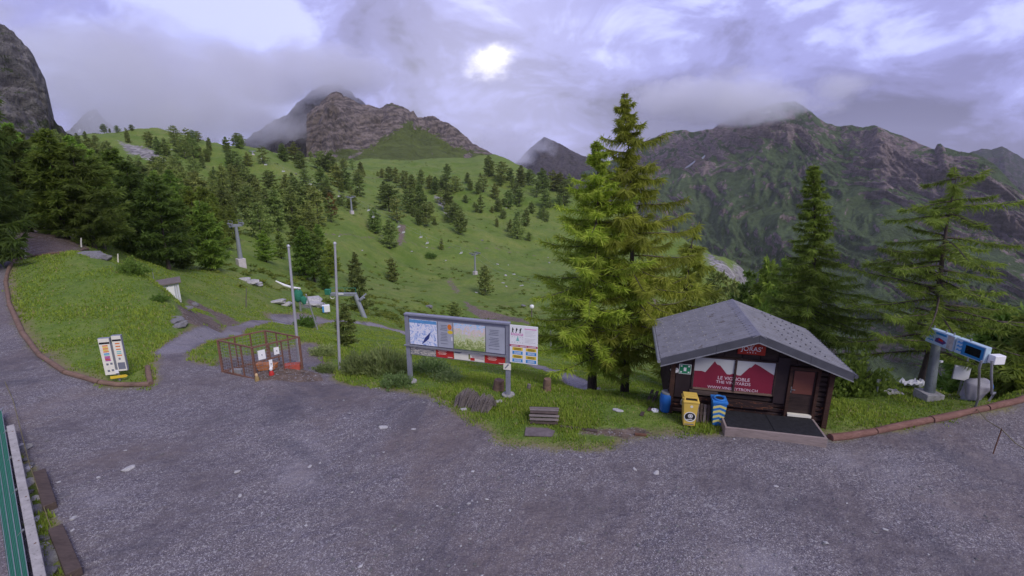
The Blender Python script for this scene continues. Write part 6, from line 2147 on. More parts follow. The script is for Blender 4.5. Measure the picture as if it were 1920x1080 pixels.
# ------------------------------------------------------------------ log edging
M_LOGR = wood('reddish_log', (0.12, 0.058, 0.045), (0.26, 0.145, 0.115), (2, 14, 14), 0.9, 0.6)


def logline(pts, r, label, group, mat, zo=None):
    for i in range(len(pts) - 1):
        A, B_ = ground_pt(*pts[i]), ground_pt(*pts[i + 1])
        d_ = (B_ - A)
        n_ = max(3, int(d_.length / 1.0))
        q = []
        for k in range(n_ + 1):
            c = A + d_ * (k / n_)
            c.z = float(gz(c.x, c.y)[0]) + r * 0.55
            q.append(c - A)
        s0 = d_.normalized() * 0.02
        q[0], q[-1] = q[0] + s0, q[-1] - s0
        rr = random.Random(i)
        o = MB().tube(q, [r * rr.uniform(0.9, 1.1) for _ in q], 10, wob=0.05, seed=i).build('edging_log', mat, None, A)
        tag(o, label[i] if isinstance(label, list) else label, 'log', group)


logline([(165, 468), (110, 476), (60, 482), (26, 489), (11, 530), (18, 572), (42, 625), (75, 668), (122, 700), (187, 719), (283, 723), (277, 690)], 0.10,
        ['dark edging log at the forest end of the bank top', 'middle edging log along the bank top', 'edging log along the bank top nearest the road', 'topmost edging log at the far end of the gravel road', 'second edging log down the left road', 'third edging log beside the left road', 'fourth edging log where the road bends', 'orange-brown edging log left of the trail sign', 'edging log curving below the trail sign from the left', 'long red-brown edging log directly below the trail sign', 'short dark edging log at the corner of path and gravel'],
        'logs edging the grass bank', M_LOG)
logline([(1555, 824), (1640, 812), (1745, 790), (1850, 768), (1935, 745)], 0.115,
        ['reddish edging log touching the porch platform', 'second reddish edging log right of the hut', 'reddish edging log in front of the gantry sign', 'rightmost reddish edging log at the picture edge'], 'logs edging the right lawn', M_LOGR)

# ------------------------------------------------------------------ brushwood, slatted roll, stumps, plank
for k, (px, py, n_, lab) in enumerate(((876, 757, 230, 'bundle of grey brushwood twigs nearer the billboard'), (907, 766, 170, 'smaller grey brushwood bundle in front of the other'))):
    p = ground_pt(px, py)
    rr = random.Random(k + 2)
    mb = MB()
    for i in range(n_):
        a0 = rr.uniform(-0.42, 0.42)
        y0 = rr.uniform(-0.22, 0.22)
        hgt_ = rr.uniform(0.2, 0.60) * (1 - (a0 / 0.7) ** 2)
        ln_ = rr.uniform(0.3, 0.46)
        x_ = a0
        mb.tube([(x_ - 0.16, y0 - ln_ * 0.6, rr.uniform(0.01, 0.06)), (x_ - 0.04 + rr.uniform(-0.05, 0.05), y0 - 0.12, hgt_ * 0.9 + 0.03), (x_ + 0.06, y0 + 0.12, hgt_ + 0.05), (x_ + 0.18, y0 + ln_ * 0.6, rr.uniform(0.02, 0.12))], 0.013, 5, 0.008)
    o = mb.build('brushwood_bundle', M_GREYWOOD, None, p)
    o.scale = (0.78, 0.78, 0.8)
    tag(o, lab, 'brushwood', 'brushwood bundles')
p = ground_pt(1020, 788)
sr = thing('slatted_roll', 'half-round weathered wooden slat crate lying in the grass below the stump', 'crate', p, R(-4))
sr.scale = (0.9, 0.9, 0.85)
for k in range(11):
    a = math.pi * (0.03 + 0.94 * k / 10)
    c = Vector((0, -0.33 * math.cos(a) , 0.05 + 0.46 * math.sin(a)))
    rt = Matrix.Rotation(math.pi / 2 - a, 3, 'X')
    MB().box(c, (1.0 + 0.04 * (k % 3), 0.088, 0.045), rt).build('slat', M_GREYWOOD if k % 3 else M_BEAM, sr)
for x in (-0.42, 0.42):
    MB().prism([(0.31 * math.cos(a), 0.04 + 0.43 * math.sin(a)) for a in np.linspace(0, math.pi, 11)], (x, 0, 0), (0, 1, 0), (0, 0, 1), (0.04, 0, 0)).build('end_board', M_BEAM if x < 0 else M_TIMBER, sr)
for px, py, r_, h_, lab in ((935, 731, 0.20, 0.42, 'short brown tree stump behind the right billboard post'), (1025, 733, 0.17, 0.52, 'upright weathered stump right of the billboard'), (991, 732, 0.07, 0.26, 'thin grey stub between the two stumps')):
    p = ground_pt(px, py)
    tag(MB().tube([(0, 0, -0.15), (0, 0, 0.08), (0.01, 0, h_ * 0.6), (0.03, 0, h_)], [r_ * 1.25, r_ * 1.05, r_, r_ * 0.9], 11, wob=0.12, seed=px).build('tree_stump', M_LOG if r_ > 0.1 else M_GREYWOOD, None, p), lab, 'stump', 'stumps by the billboard')
p = ground_pt(1010, 811)
tag(MB().prism([(-0.45, -0.2), (0.4, -0.26), (0.52, 0.05), (0.3, 0.24), (-0.4, 0.26)], (0, 0, 0.0), (1, 0, 0), (0, 1, 0), (0, 0, 0.025)).build('stone_slab', plain('purple_grey_slab', (0.15, 0.125, 0.125), 0.95, 0.25, 5, 0, 0.5), None, p), 'flat grey slab set in the ground below the slat crate', 'slab')
A, B_ = ground_pt(1052, 801), ground_pt(1120, 810)
tag(MB().bar(A + Vector((0, 0, 0.03)), B_ + Vector((0, 0, 0.03)), 0.12, 0.06).build('plank', M_BEAM), 'dark plank half sunk in the grass right of the slat crate', 'plank')
A, B_ = ground_pt(1190, 816), ground_pt(1212, 818)
tag(MB().bar(A + Vector((0, 0, 0.04)), B_ + Vector((0, 0, 0.04)), 0.08, 0.05).build('plank', M_RUST), 'small reddish board lying at the gravel edge', 'plank')

# ------------------------------------------------------------------ shed behind the bank
shp = at_d(314, 560, 50)
shp.z = float(gz(shp.x, shp.y)[0])
sh = thing('metal_shed', 'small pale corrugated metal shed half hidden behind the grass bank', 'shed', shp, R(36))
S = lambda px, py: local_px(sh, px, py, -1.0)
sxl, sxr = S(286, 545)[0], S(337, 545)[0]
szl, szr = S(292, 538)[1], S(338, 530)[1]
M_CORR = plain('pale_corrugated_metal', (0.66, 0.67, 0.72), 0.5, 0.12, 2.5, 0.1, dirt=0.15, dirtc=(0.22, 0.2, 0.2))
npn = 12
for k in range(npn):
    xa, xb = sxl + (sxr - sxl) * k / npn, sxl + (sxr - sxl) * (k + 1) / npn
    za, zb_ = szl + (szr - szl) * k / npn, szl + (szr - szl) * (k + 1) / npn
    MB().prism([(xa + 0.01, -0.6), (xb - 0.01, -0.6), (xb - 0.01, zb_), (xa + 0.01, za)], (0, -1.0 - 0.03 * (k % 2), 0), (1, 0, 0), (0, 0, 1), (0, 0.03, 0)).build('wall_panel', M_CORR, sh)
MB().prism([(-1.0, -0.6), (1.0, -0.6), (1.0, szr - 0.03), (-1.0, szr - 0.03)], (sxr - 0.03, 0, 0), (0, 1, 0), (0, 0, 1), (0.03, 0, 0)).build('side_wall', M_OFFWHITE, sh)
MB().prism([(sxl - 0.25, szl + 0.02), (sxr + 0.2, szr + 0.05), (sxr + 0.2, szr + 0.13), (sxl - 0.25, szl + 0.10)], (0, -1.25, 0), (1, 0, 0), (0, 0, 1), (0, 2.5, 0)).build('roof', M_GREYWOOD, sh)
MB().tube([(sxl + 0.2, 0.4, szl), (sxl + 0.2, 0.4, szl + 1.3)], 0.03, 6).build('aerial', M_GALV, sh)
slab(sh, 'white_door', ((sxl + sxr) / 2 + 0.1, -0.4, (sxl + sxr) / 2 + 0.55, szr - 0.25), -1.06, 0.03, M_WHITE)

# posts and black bin at the top of the road
for px, b, t_py, lab in ((22, 487, 472, 'pale wooden post left of the black box on the road'), (47, 486, 468, 'pale wooden post right of the black box on the road'), (136, 440, 420, 'pale fence post under the forest edge, uppermost'), (147, 452, 438, 'pale fence post above the bank corner'), (152, 463, 446, 'pale fence post nearest the large spruce'), (221, 492, 476, 'thin pale post behind the bank crest')):
    pole('fence_post', lab, px, b, px, t_py, 0.06, M_OFFWHITE, 'post', 'posts at the forest edge', cap=False)
p = ground_pt(30, 486)
o = thing('black_box', 'black waste box between two posts on the far road', 'box', p, 0.6)
MB().box((0, 0, 0.32), (0.75, 0.5, 0.64)).build('body', M_BLACK, o, bevel=0.03)
MB().box((0, -0.255, 0.40), (0.22, 0.01, 0.16)).build('label_plate', M_GALV, o)

# ------------------------------------------------------------------ left foreground: green fence, kerb rail, timbers, rope
A, B_ = at_z(20, 800, 0.45), at_z(95, 1180, 0.45)
rl = thing('kerb_rail', 'pale weathered rail beam on low posts along the left edge', 'rail', A)
dv = B_ - A
MB().bar((0, 0, 0), dv, 0.17, 0.12).build('beam', plain('pale_concrete', (0.38, 0.36, 0.33), 0.9, 0.18, 5, 0, 0.4, dirt=0.2), rl, bevel=0.015)
for f in (0.06, 0.28, 0.5, 0.72, 0.94):
    MB().bar(dv * f + Vector((0, 0, -0.47)), dv * f + Vector((0, 0, -0.06)), 0.14).build('post', M_CONC, rl)
    MB().bar(dv * f + Vector((-0.10, 0, 0.0)), dv * f + Vector((0.02, 0.03, 0.07)), 0.02).build('cleat', M_RUST, rl)
M_NETM = NT('green_net_weave')
vv = M_NETM.co('Object')
sp3 = M_NETM.n('ShaderNodeSeparateXYZ')
M_NETM.l(vv, sp3.inputs[0])
wz = M_NETM.math('GREATER_THAN', M_NETM.math('FRACT', M_NETM.math('MULTIPLY', sp3.outputs[2], 30)), 0.45)
M_NETM.fin(M_NETM.mix(wz, (0.018, 0.10, 0.062), (0.04, 0.21, 0.135)), 0.8)
T0, T1, L0, L1 = at_z(3, 768, 0.42), at_z(56, 1095, 0.42), at_z(-24, 800, 0.02), at_z(24, 1125, 0.02)
fe = thing('green_mesh_fence', 'green netting fence with wires at the lower left corner', 'fence', L0)
nseg = 5
T0, T1, L1, L0 = T0 - L0, T1 - L0, L1 - L0, L0 - L0
for k in range(nseg):
    f0, f1 = k / nseg, (k + 1) / nseg
    q = [L0.lerp(L1, f0), L0.lerp(L1, f1), T0.lerp(T1, f1), T0.lerp(T1, f0)]
    nn = (q[1] - q[0]).cross(q[3] - q[0]).normalized() * 0.008
    MB().add(q + [p + nn for p in q], [(0, 1, 2, 3), (7, 6, 5, 4), (0, 4, 5, 1), (1, 5, 6, 2), (2, 6, 7, 3), (3, 7, 4, 0)]).build('net_panel', M_NETM.m, fe)
    MB().bar(q[0] - Vector((0, 0, 0.1)), q[3] + (q[3] - q[0]) * 0.12, 0.04).build('post', M_GALV, fe)
for f in (0.04, 0.35, 0.68, 1.0):
    off_ = Vector((0.0, 0.0, 0.02))
    MB().bar(L0.lerp(T0, f) + off_, L1.lerp(T1, f) + off_, 0.012).build('wire', M_GALV, fe)
for (a, b, lab) in (((76, 893), (96, 958), 'upper of two old timber beams lying along the left edge'), ((107, 1000), (142, 1085), 'lower of two old timber beams lying along the left edge')):
    A, B_ = at_z(*a), at_z(*b)
    tag(MB().bar(A + Vector((0, 0, 0.10)), B_ + Vector((0, 0, 0.10)), 0.26, 0.20).build('timber_beam', M_BEAM, bevel=0.02), lab, 'beam', 'timber beams on the left')
pts = [at_z(-2, 690, 0.35), at_z(25, 752, 0.30), at_z(55, 870, 0.22), at_z(92, 980, 0.16), at_z(150, 1120, 0.12)]
tag(MB().tube(pts, 0.010, 6).build('boundary_rope', M_ROPE), 'thin olive rope stretched along the left edge', 'rope')
rr = random.Random(9)
for k in range(20):
    f = (k + rr.random()) / 20
    p = at_z(32 + 58 * f + rr.uniform(-3, 16), 830 + 255 * f)
    stone(0, 0, rr.uniform(0.08, 0.2), 'grey rubble stone packed beside the pale kerb rail', k, rr.random() < 0.7, 'rubble stones along the kerb rail', sx=1.2, p=p)

# ------------------------------------------------------------------ electronic sign gantry on the right
pg = at_z(1739, 749)
gt = thing('sign_gantry', 'steel pillar carrying two blue electronic ticket-gate signs', 'sign gantry', pg, 0)
MB().box((0, 0, 0.14), (0.62, 0.62, 0.36)).build('plinth', M_CONC, gt, bevel=0.02)
v = ray(1759, 622)
k = (pg.y + 0.2) / v.y
tp_ = Vector((v.x * k, pg.y + 0.2, CAMZ + v.z * k)) - pg
M_GPIL = plain('grey_green_steel', (0.20, 0.225, 0.225), 0.5, 0.12, 3, 0.35, dirt=0.2)
MB().tube([(0, 0, 0.3), tp_], 0.17, 8, 0.12).build('pillar', M_GPIL, gt)
MB().box((-0.02, -0.2, tp_.z * 0.62), (0.09, 0.06, 0.06)).build('bolt', M_WHITE, gt)
zs = tp_.z + pg.z
s0, s1 = at_z(1737, 626, zs - 0.05), at_z(1846, 667, zs - 0.05)
dv = (s1 - s0)
ln_ = dv.length
dn = dv.normalized()
rz_ = math.atan2(dn.y, dn.x)
sb = s0 - pg
M_SIGNWHITE = plain('pale_blue_enamel', (0.42, 0.55, 0.62), 0.45, 0.06, 4, dirt=0.05)
boards = thing('electronic_sign', 'pair of long blue information boards mounted on the right pillar', 'sign', s0 - Vector((0, 0, 0.26)), rz_)
BH = 0.52
for xa, xb in ((0.0, 0.50), (0.53, 1.0)):
    MB().box((ln_ * (xa + xb) / 2, 0.10, BH / 2), (ln_ * (xb - xa), 0.20, BH)).build('board', M_SIGNWHITE, boards, bevel=0.015)
fld = plain('sign_blue', (0.03, 0.20, 0.42), 0.45, 0.1, 3)
M_DISP = plain('dark_display', (0.008, 0.009, 0.012), 0.25, 0.2, 5)
slab(boards, 'picture_field', (ln_ * 0.16, 0.05, ln_ * 0.37, BH - 0.05), -0.004, 0.005, plain('pale_blue_print', (0.35, 0.50, 0.60), 0.5))
slab(boards, 'sky_strip', (ln_ * 0.17, BH - 0.13, ln_ * 0.36, BH - 0.055), -0.007, 0.004, fld)
MB().prism([(0, 0.02), (0.30, 0.0), (0.42, 0.10), (0.30, 0.16), (0.12, 0.2), (0.02, 0.14)], (ln_ * 0.175, -0.008, 0.10), (1, 0, 0), (0, 0, 1), (0, 0.004, 0)).build('car_print', plain('dark_purple_print', (0.10, 0.05, 0.16), 0.5), boards)
MB().prism([(0.12, 0.10), (0.30, 0.09), (0.26, 0.17), (0.14, 0.18)], (ln_ * 0.175, -0.011, 0.10), (1, 0, 0), (0, 0, 1), (0, 0.003, 0)).build('red_print', M_RED, boards)
slab(boards, 'map_field', (ln_ * 0.385, 0.03, ln_ * 0.49, BH - 0.03), -0.004, 0.005, plain('parchment_print', (0.42, 0.40, 0.36), 0.5, 0.25, 9))
slab(boards, 'blue_field', (ln_ * 0.64, 0.035, ln_ * 0.985, BH - 0.035), -0.004, 0.005, fld)
slab(boards, 'display', (ln_ * 0.70, 0.12, ln_ * 0.94, BH - 0.13), -0.008, 0.005, M_DISP)
for xo in (0.03, 0.545):
    for k in range(2):
        for j in range(3):
            MB().prism([(0, 0), (0.05, 0.03), (0.10, 0.0), (0.10, 0.05), (0.05, 0.09), (0, 0.05)], (ln_ * xo + 0.02 + 0.11 * k, -0.004, 0.09 + 0.13 * j), (1, 0, 0), (0, 0, 1), (0, 0.004, 0)).build('logo_stroke', M_BLUEP, boards)
for x in (0.08, 0.30, 0.44, 0.72):
    MB().bar((ln_ * x, 0.08, BH), (ln_ * x, 0.08, BH + 0.10), 0.03).build('lug', M_GALV, boards)
MB().box((ln_ * 1.0 + 0.12, 0.30, BH * 0.35), (0.22, 0.36, BH * 0.55)).build('end_box', M_WHITE, boards, bevel=0.02)
MB().bar((ln_ * 0.2, 0.22, BH * 0.5), (0.0 + ln_ * 0.2, 0.5, BH * 0.5), 0.1).build('bracket', M_GPIL, boards)
# hoop gate
hp0, hp1 = at_z(1824, 776), at_z(1842, 768)
hv = hp1 - hp0
hoop = thing('tube_hoop', 'tall curved steel tube hoop standing under the electronic sign', 'hoop', hp0, 0)
tz = zs - 0.35
t1, t2 = at_z(1836, 690, tz) - hp0, at_z(1856, 690, tz) - hp0
MB().tube([(0, 0, 0), (0.05, 0, 0.6), t1 * 0.8 + Vector((0, 0, 0.2)), t1, t1 + Vector((0.02, 0, 0.25))], 0.035, 8).build('front_tube', M_GALV, hoop)
MB().tube([hv, hv + Vector((0.5, 0.2, 0.55)), Vector((t2.x + 0.28, t2.y, tz * 0.6)), Vector((t2.x + 0.1, t2.y, tz * 0.9)), t2 + Vector((0, 0, 0.25))], 0.035, 8).build('rear_tube', M_GALV, hoop)
MB().bar((0, 0, 0.03), hv + Vector((0, 0, 0.03)), 0.05).build('foot_bar', M_GALV, hoop)
# white panel on a stand
pw = at_z(1806, 752)
wp = thing('white_panel_stand', 'blank white panel on a grey stand below the electronic sign', 'panel', pw, R(-32))
x_, z_ = local_px(wp, 1803, 700)
MB().box((x_, 0, z_), (0.42, 0.06, 0.50)).build('panel', M_WHITE, wp, bevel=0.01)
MB().box((x_, 0.035, z_), (0.46, 0.03, 0.54)).build('frame', M_GALV, wp)
MB().bar((x_ + 0.05, 0.07, -0.05), (x_ + 0.1, 0.07, zs - 0.3), 0.045).build('stand', M_GALV, wp)
# covered machine
pc = at_z(1815, 762)
cm_ = thing('covered_machine', 'machine wrapped in grey tarpaulin beside the steel hoop', 'machine', pc, R(-10))
import bmesh as _bm
bm = _bm.new()
_bm.ops.create_icosphere(bm, subdivisions=4, radius=1.0)
for v in bm.verts:
    c = v.co.copy()
    a = math.atan2(c.y, c.x)
    hgt_ = (c.z + 1) / 2
    r_ = 0.30 + 0.14 * hgt_ + 0.035 * math.sin(a * 7 + hgt_ * 3) * (1.1 - hgt_) + 0.03 * math.sin(a * 3 + 5 * hgt_)
    if c.z > 0.55:
        r_ *= max(0.15, 1 - (c.z - 0.55) * 1.1)
    v.co = Vector((math.cos(a) * r_ * 0.95 + 0.16 * hgt_, math.sin(a) * r_ * 0.8, 0.34 + 0.74 * min(hgt_, 0.93) + 0.05 * math.sin(a * 2 + 1) * hgt_))
me = bpy.data.meshes.new('tarpaulin')
bm.to_mesh(me)
bm.free()
me.polygons.foreach_set('use_smooth', [True] * len(me.polygons))
me.materials.append(M_TARP)
mobj('tarpaulin', me, cm_)
MB().tube([(-0.12, 0, 0), (-0.12, 0, 0.45)], 0.16, 10).build('base', M_SIGNGREY, cm_)
MB().tube([(0.30, -0.05, 0.85), (0.46, -0.05, 0.88)], 0.17, 12).build('blue_drum', M_BLUEBARREL, cm_)
# rope barrier
rp0 = at_z(1862, 850)
rpt = at_z(1877, 790, 0.75)
rpt = Vector((rp0.x + 0.05, rp0.y, 0.80))
o = thing('barrier_stake', 'thin rusty stake holding the yellow rope at the right edge', 'stake', rp0, 0)
MB().tube([(0, 0, -0.1), (0.05, 0, 0.82)], 0.016, 6).build('shaft', M_RUST, o)
ra = at_z(1830, 765, 0.35)
rb_ = at_z(1935, 850, 0.6)
pts = [ra, ra.lerp(rpt, 0.5) - Vector((0, 0, 0.10)), rpt, rpt.lerp(rb_, 0.5) - Vector((0, 0, 0.08)), rb_]
tag(MB().tube(pts, 0.012, 6).build('barrier_rope', M_ROPE), 'thin yellow barrier rope sagging at the right edge', 'rope')
# crumpled white sheets on the lawn
for k, (px, py, lab) in enumerate(((1712, 727, 'crumpled shiny white sheet at the foot of the broad larch'), (1672, 737, 'flat grey-white scrap on the lawn right of the hut'))):
    p = ground_pt(px, py)
    rr = random.Random(k)
    n_ = 9
    vs = [((i / (n_ - 1) - 0.5) * (0.8 if k == 0 else 0.6), (j / (n_ - 1) - 0.5) * 0.45, 0.03 + rr.uniform(0, 0.30 if k == 0 else 0.05)) for i in range(n_) for j in range(n_)]
    fs = [(i * n_ + j, i * n_ + j + 1, (i + 1) * n_ + j + 1, (i + 1) * n_ + j) for i in range(n_ - 1) for j in range(n_ - 1)]
    o = MB().add(vs, fs).build('crumpled_sheet', M_WHITE if k == 0 else M_CONC, None, p)
    md = o.modifiers.new('solid', 'SOLIDIFY')
    md.thickness = 0.01
    tag(o, lab, 'sheet')

# ------------------------------------------------------------------ turf and loose gravel
def ground_mask(x, y):
    P = np.stack([x, y], 1)
    g = soft(sdist(P, _pl), 0.45)
    return g


def turf():
    rg = np.random.default_rng(77)
    n = 330000
    az_ = np.radians(rg.uniform(-50, 50, n))
    d_ = np.exp(rg.uniform(math.log(9), math.log(75), n))
    x, y = d_ * np.sin(az_), d_ * np.cos(az_)
    P = np.stack([x, y, np.zeros(n)], 1)
    # nearest sheet vertex gives what grows there
    ia = np.clip(np.searchsorted(az, np.degrees(az_)), 0, na - 1)
    idd = np.clip(np.searchsorted(dd, d_), 0, nd - 1)
    vi = ia * nd + idd
    bare = np.maximum(np.maximum(gravel[vi], soil[vi] * 1.0), rock[vi])
    ragg = fbm(P * 0.8, 3, 91) * 0.3
    keep = (bare + ragg < 0.36 + 0.12 * rg.random(n))
    patch = fbm(P * 0.35, 3, 95)
    keep &= (rg.random(n) < np.clip(0.75 + patch, 0.25, 1))
    x, y, d_, patch = x[keep], y[keep], d_[keep], patch[keep]
    n = len(x)
    z = gz(x, y)
    k = np.arange(n)
    nb = 2
    V = np.empty((n, nb, 3, 3))
    C = np.empty((n, nb, 3, 3))
    for b in range(nb):
        a = rg.uniform(0, 6.28, n)
        h = (0.045 + 0.07 * rg.random(n)) * np.where(x > 9, 0.7, 1.0) * np.clip(1 + patch * 1.2, 0.5, 2.0)
        w = 0.011 + 0.00075 * d_
        lx, ly = np.cos(a) * h * 0.55, np.sin(a) * h * 0.55
        ox, oy = rg.normal(size=n) * 0.04, rg.normal(size=n) * 0.04
        V[:, b, 0] = np.stack([x + ox - np.sin(a) * w, y + oy + np.cos(a) * w, z - 0.01], 1)
        V[:, b, 1] = np.stack([x + ox + np.sin(a) * w, y + oy - np.cos(a) * w, z - 0.01], 1)
        V[:, b, 2] = np.stack([x + ox + lx, y + oy + ly, z + h], 1)
        u = np.clip(rg.random(n) * 0.7 + patch * 0.5 + 0.15, 0, 1)[:, None]
        c = np.array([0.15, 0.27, 0.026]) * (1 - u) + np.array([0.34, 0.42, 0.060]) * u
        dry = (rg.random(n) < 0.06)[:, None]
        c = np.where(dry, np.array([0.42, 0.36, 0.16]), c)
        C[:, b] = c[:, None, :]
    V = V.reshape(-1, 3)
    F = np.arange(len(V)).reshape(-1, 3)
    me = arr_mesh('grass', V, F, [M_FOL], {'col': C.reshape(-1, 3)})
    o = mobj('grass', me)
    tag(o, 'rough green turf on the bank and round the terrace', 'grass', None, 'stuff')


turf()


def loose_gravel():
    rg = np.random.default_rng(78)
    import bmesh
    n = 9000
    az_ = np.radians(rg.uniform(-52, 52, n))
    d_ = np.exp(rg.uniform(math.log(7.5), math.log(34), n))
    x, y = d_ * np.sin(az_), d_ * np.cos(az_)
    ia = np.clip(np.searchsorted(az, np.degrees(az_)), 0, na - 1)
    idd = np.clip(np.searchsorted(dd, d_), 0, nd - 1)
    g = gravel[ia * nd + idd]
    P = np.stack([x, y, np.zeros(n)], 1)
    keep = (g > 0.45) & (rg.random(n) < np.clip(0.35 + fbm(P * 0.3, 3, 14) * 1.3, 0.06, 1))
    x, y = x[keep], y[keep]
    n = len(x)
    z = gz(x, y)
    base = np.array([(1, 0, 0), (-1, 0, 0), (0, 1, 0), (0, -1, 0), (0, 0, 1), (0, 0, -1)], float)
    fc = np.array([(0, 2, 4), (2, 1, 4), (1, 3, 4), (3, 0, 4), (2, 0, 5), (1, 2, 5), (3, 1, 5), (0, 3, 5)])
    s = (0.014 + 0.040 * rg.random(n) ** 4.5)
    q = base[None] * (0.7 + 0.6 * rg.random((n, 6, 1))) * s[:, None, None] * np.array([1.2, 0.9, 0.55])
    a = rg.uniform(0, 6.28, n)
    ca, sa = np.cos(a)[:, None], np.sin(a)[:, None]
    q = np.stack([q[..., 0] * ca - q[..., 1] * sa, q[..., 0] * sa + q[..., 1] * ca, q[..., 2]], 2)
    q = q + np.stack([x, y, z + s * 0.2], 1)[:, None, :]
    F = (fc[None] + (np.arange(n) * 6)[:, None, None]).reshape(-1, 3)
    tone = (0.12 + 0.32 * rg.random((n, 1)) ** 2.2)
    C = np.repeat(np.hstack([tone, tone * 0.985, tone * 0.97]), 6, 0)
    t = NT('loose_stone')
    t.fin(t.attr('col').outputs['Color'], 0.9)
    me = arr_mesh('gravel', q.reshape(-1, 3), F, [t.m], {'col': C})
    tag(mobj('gravel', me), 'loose grey stones strewn over the gravel terrace', 'gravel', None, 'stuff')


loose_gravel()


def ground_cover():
    rg = np.random.default_rng(79)
    n = 9000
    az_ = np.radians(rg.uniform(-46, 26, n))
    d_ = np.exp(rg.uniform(math.log(60), math.log(560), n))
    x, y = d_ * np.sin(az_), d_ * np.cos(az_)
    P = np.stack([x, y, np.zeros(n)], 1)
    ia = np.clip(np.searchsorted(az, np.degrees(az_)), 0, na - 1)
    idd = np.clip(np.searchsorted(dd, d_), 0, nd - 1)
    vi = ia * nd + idd
    bare = np.maximum(gravel[vi], np.maximum(soil[vi], rock[vi]))
    keep = (bare < 0.3) & (rg.random(n) < np.clip(fbm(P * 0.03, 4, 61) * 1.6 + 0.22, 0.02, 0.9))
    x, y, d_ = x[keep], y[keep], d_[keep]
    n = len(x)
    z = gz(x, y)
    k = 16
    u = rg.normal(size=(n, k, 3))
    u[..., 2] = np.abs(u[..., 2]) * 0.9 + 0.15
    u /= np.linalg.norm(u, axis=2)[..., None]
    s = (0.35 + 0.9 * rg.random(n) ** 2)[:, None, None]
    c0 = np.stack([x, y, z - 0.05], 1)[:, None, :]
    P0 = c0 + u * s * 0.35 * np.array([1.5, 1.5, 0.6])
    dr = u + rg.normal(size=u.shape) * 0.5
    dr /= np.linalg.norm(dr, axis=2)[..., None]
    nr = np.cross(dr, rg.normal(size=u.shape))
    nr /= np.linalg.norm(nr, axis=2)[..., None]
    q = np.stack([P0 - nr * s * 0.22, P0 + nr * s * 0.22, P0 + dr * s * 0.75 * np.array([1.3, 1.3, 0.7])], 2)
    c = np.array([0.085, 0.15, 0.022]) + (np.array([0.22, 0.29, 0.05]) - np.array([0.085, 0.15, 0.022])) * rg.random((n, 1, 1, 1))
    C = np.broadcast_to(c, (n, k, 3, 3)).reshape(-1, 3)
    V = q.reshape(-1, 3)
    me = arr_mesh('ground_cover', V, np.arange(len(V)).reshape(-1, 3), [M_FOL], {'col': C})
    tag(mobj('ground_cover', me), 'low dwarf shrubs dotted over the hillside meadow', 'shrubbery', None, 'stuff')


ground_cover()

# ------------------------------------------------------------------ air and cloud
def cloud(name, label, px, py, d, rx, ry, rz, dens, seed, cut=0.42, scale=2.2):
    c = at_d(px, py, d)
    import bmesh
    bm = bmesh.new()
    bmesh.ops.create_icosphere(bm, subdivisions=3, radius=1.0)
    me = bpy.data.meshes.new(name)
    bm.to_mesh(me)
    bm.free()
    o = mobj(name, me)
    o.location = c
    o.scale = (rx, ry, rz)
    o.rotation_euler = (0, 0, -math.atan2(c.x, c.y))
    m = bpy.data.materials.new(name)
    m.use_nodes = True
    t = m.node_tree
    t.nodes.clear()
    out = t.nodes.new('ShaderNodeOutputMaterial')
    pv = t.nodes.new('ShaderNodeVolumePrincipled')
    t.links.new(pv.outputs[0], out.inputs['Volume'])
    pv.inputs['Color'].default_value = (0.995, 0.995, 1.0, 1)
    pv.inputs['Anisotropy'].default_value = 0.2
    tc_ = t.nodes.new('ShaderNodeTexCoord')
    ln = t.nodes.new('ShaderNodeVectorMath')
    ln.operation = 'LENGTH'
    t.links.new(tc_.outputs['Object'], ln.inputs[0])
    mp = t.nodes.new('ShaderNodeMapping')
    t.links.new(tc_.outputs['Object'], mp.inputs[0])
    mp.inputs['Location'].default_value = (seed * 1.7, seed * 0.9, seed * 2.3)
    mp.inputs['Scale'].default_value = (1.0, ry / rx, rz / rx * 1.5)
    nz = t.nodes.new('ShaderNodeTexNoise')
    t.links.new(mp.outputs[0], nz.inputs['Vector'])
    nz.inputs['Scale'].default_value = scale
    nz.inputs['Detail'].default_value = 5
    nz.inputs['Roughness'].default_value = 0.6
    nz.inputs['Distortion'].default_value = 0.4

    def mth(op, a, b, clamp=False):
        n = t.nodes.new('ShaderNodeMath')
        n.operation = op
        n.use_clamp = clamp
        for i, v in enumerate((a, b)):
            if isinstance(v, (int, float)):
                n.inputs[i].default_value = v
            else:
                t.links.new(v, n.inputs[i])
        return n.outputs[0]
    body = mth('SUBTRACT', 1.0, ln.outputs['Value'], True)
    body = mth('ADD', mth('MULTIPLY', body, 1.0), mth('SUBTRACT', mth('MULTIPLY', nz.outputs['Fac'], 2.4), 1.2 + cut))
    edge = mth('MULTIPLY', mth('SUBTRACT', 1.0, ln.outputs['Value'], True), 6.0, True)
    body = mth('MULTIPLY', mth('MULTIPLY', body, 3.0, True), edge)
    t.links.new(mth('MULTIPLY', body, dens), pv.inputs['Density'])
    me.materials.append(m)
    tag(o, label, 'cloud', None, 'stuff')
    return o


cloud('cloud', 'grey cloud bank rolling over the hill left of the ridge', 285, 165, 1150, 350, 240, 160, 0.009, 1.0, 0.20)
cloud('cloud', 'dark cloud cap hiding the summit of the dark massif', 570, 140, 1350, 280, 220, 82, 0.012, 2.0, 0.16)
cloud('cloud', 'patch of mist in the gap left of the dark peak', 955, 285, 1700, 180, 160, 105, 0.009, 3.0, 0.22)
cloud('cloud', 'long cloud lying on the summit of the broad mountain', 1375, 182, 1750, 400, 240, 95, 0.013, 4.0, 0.20)

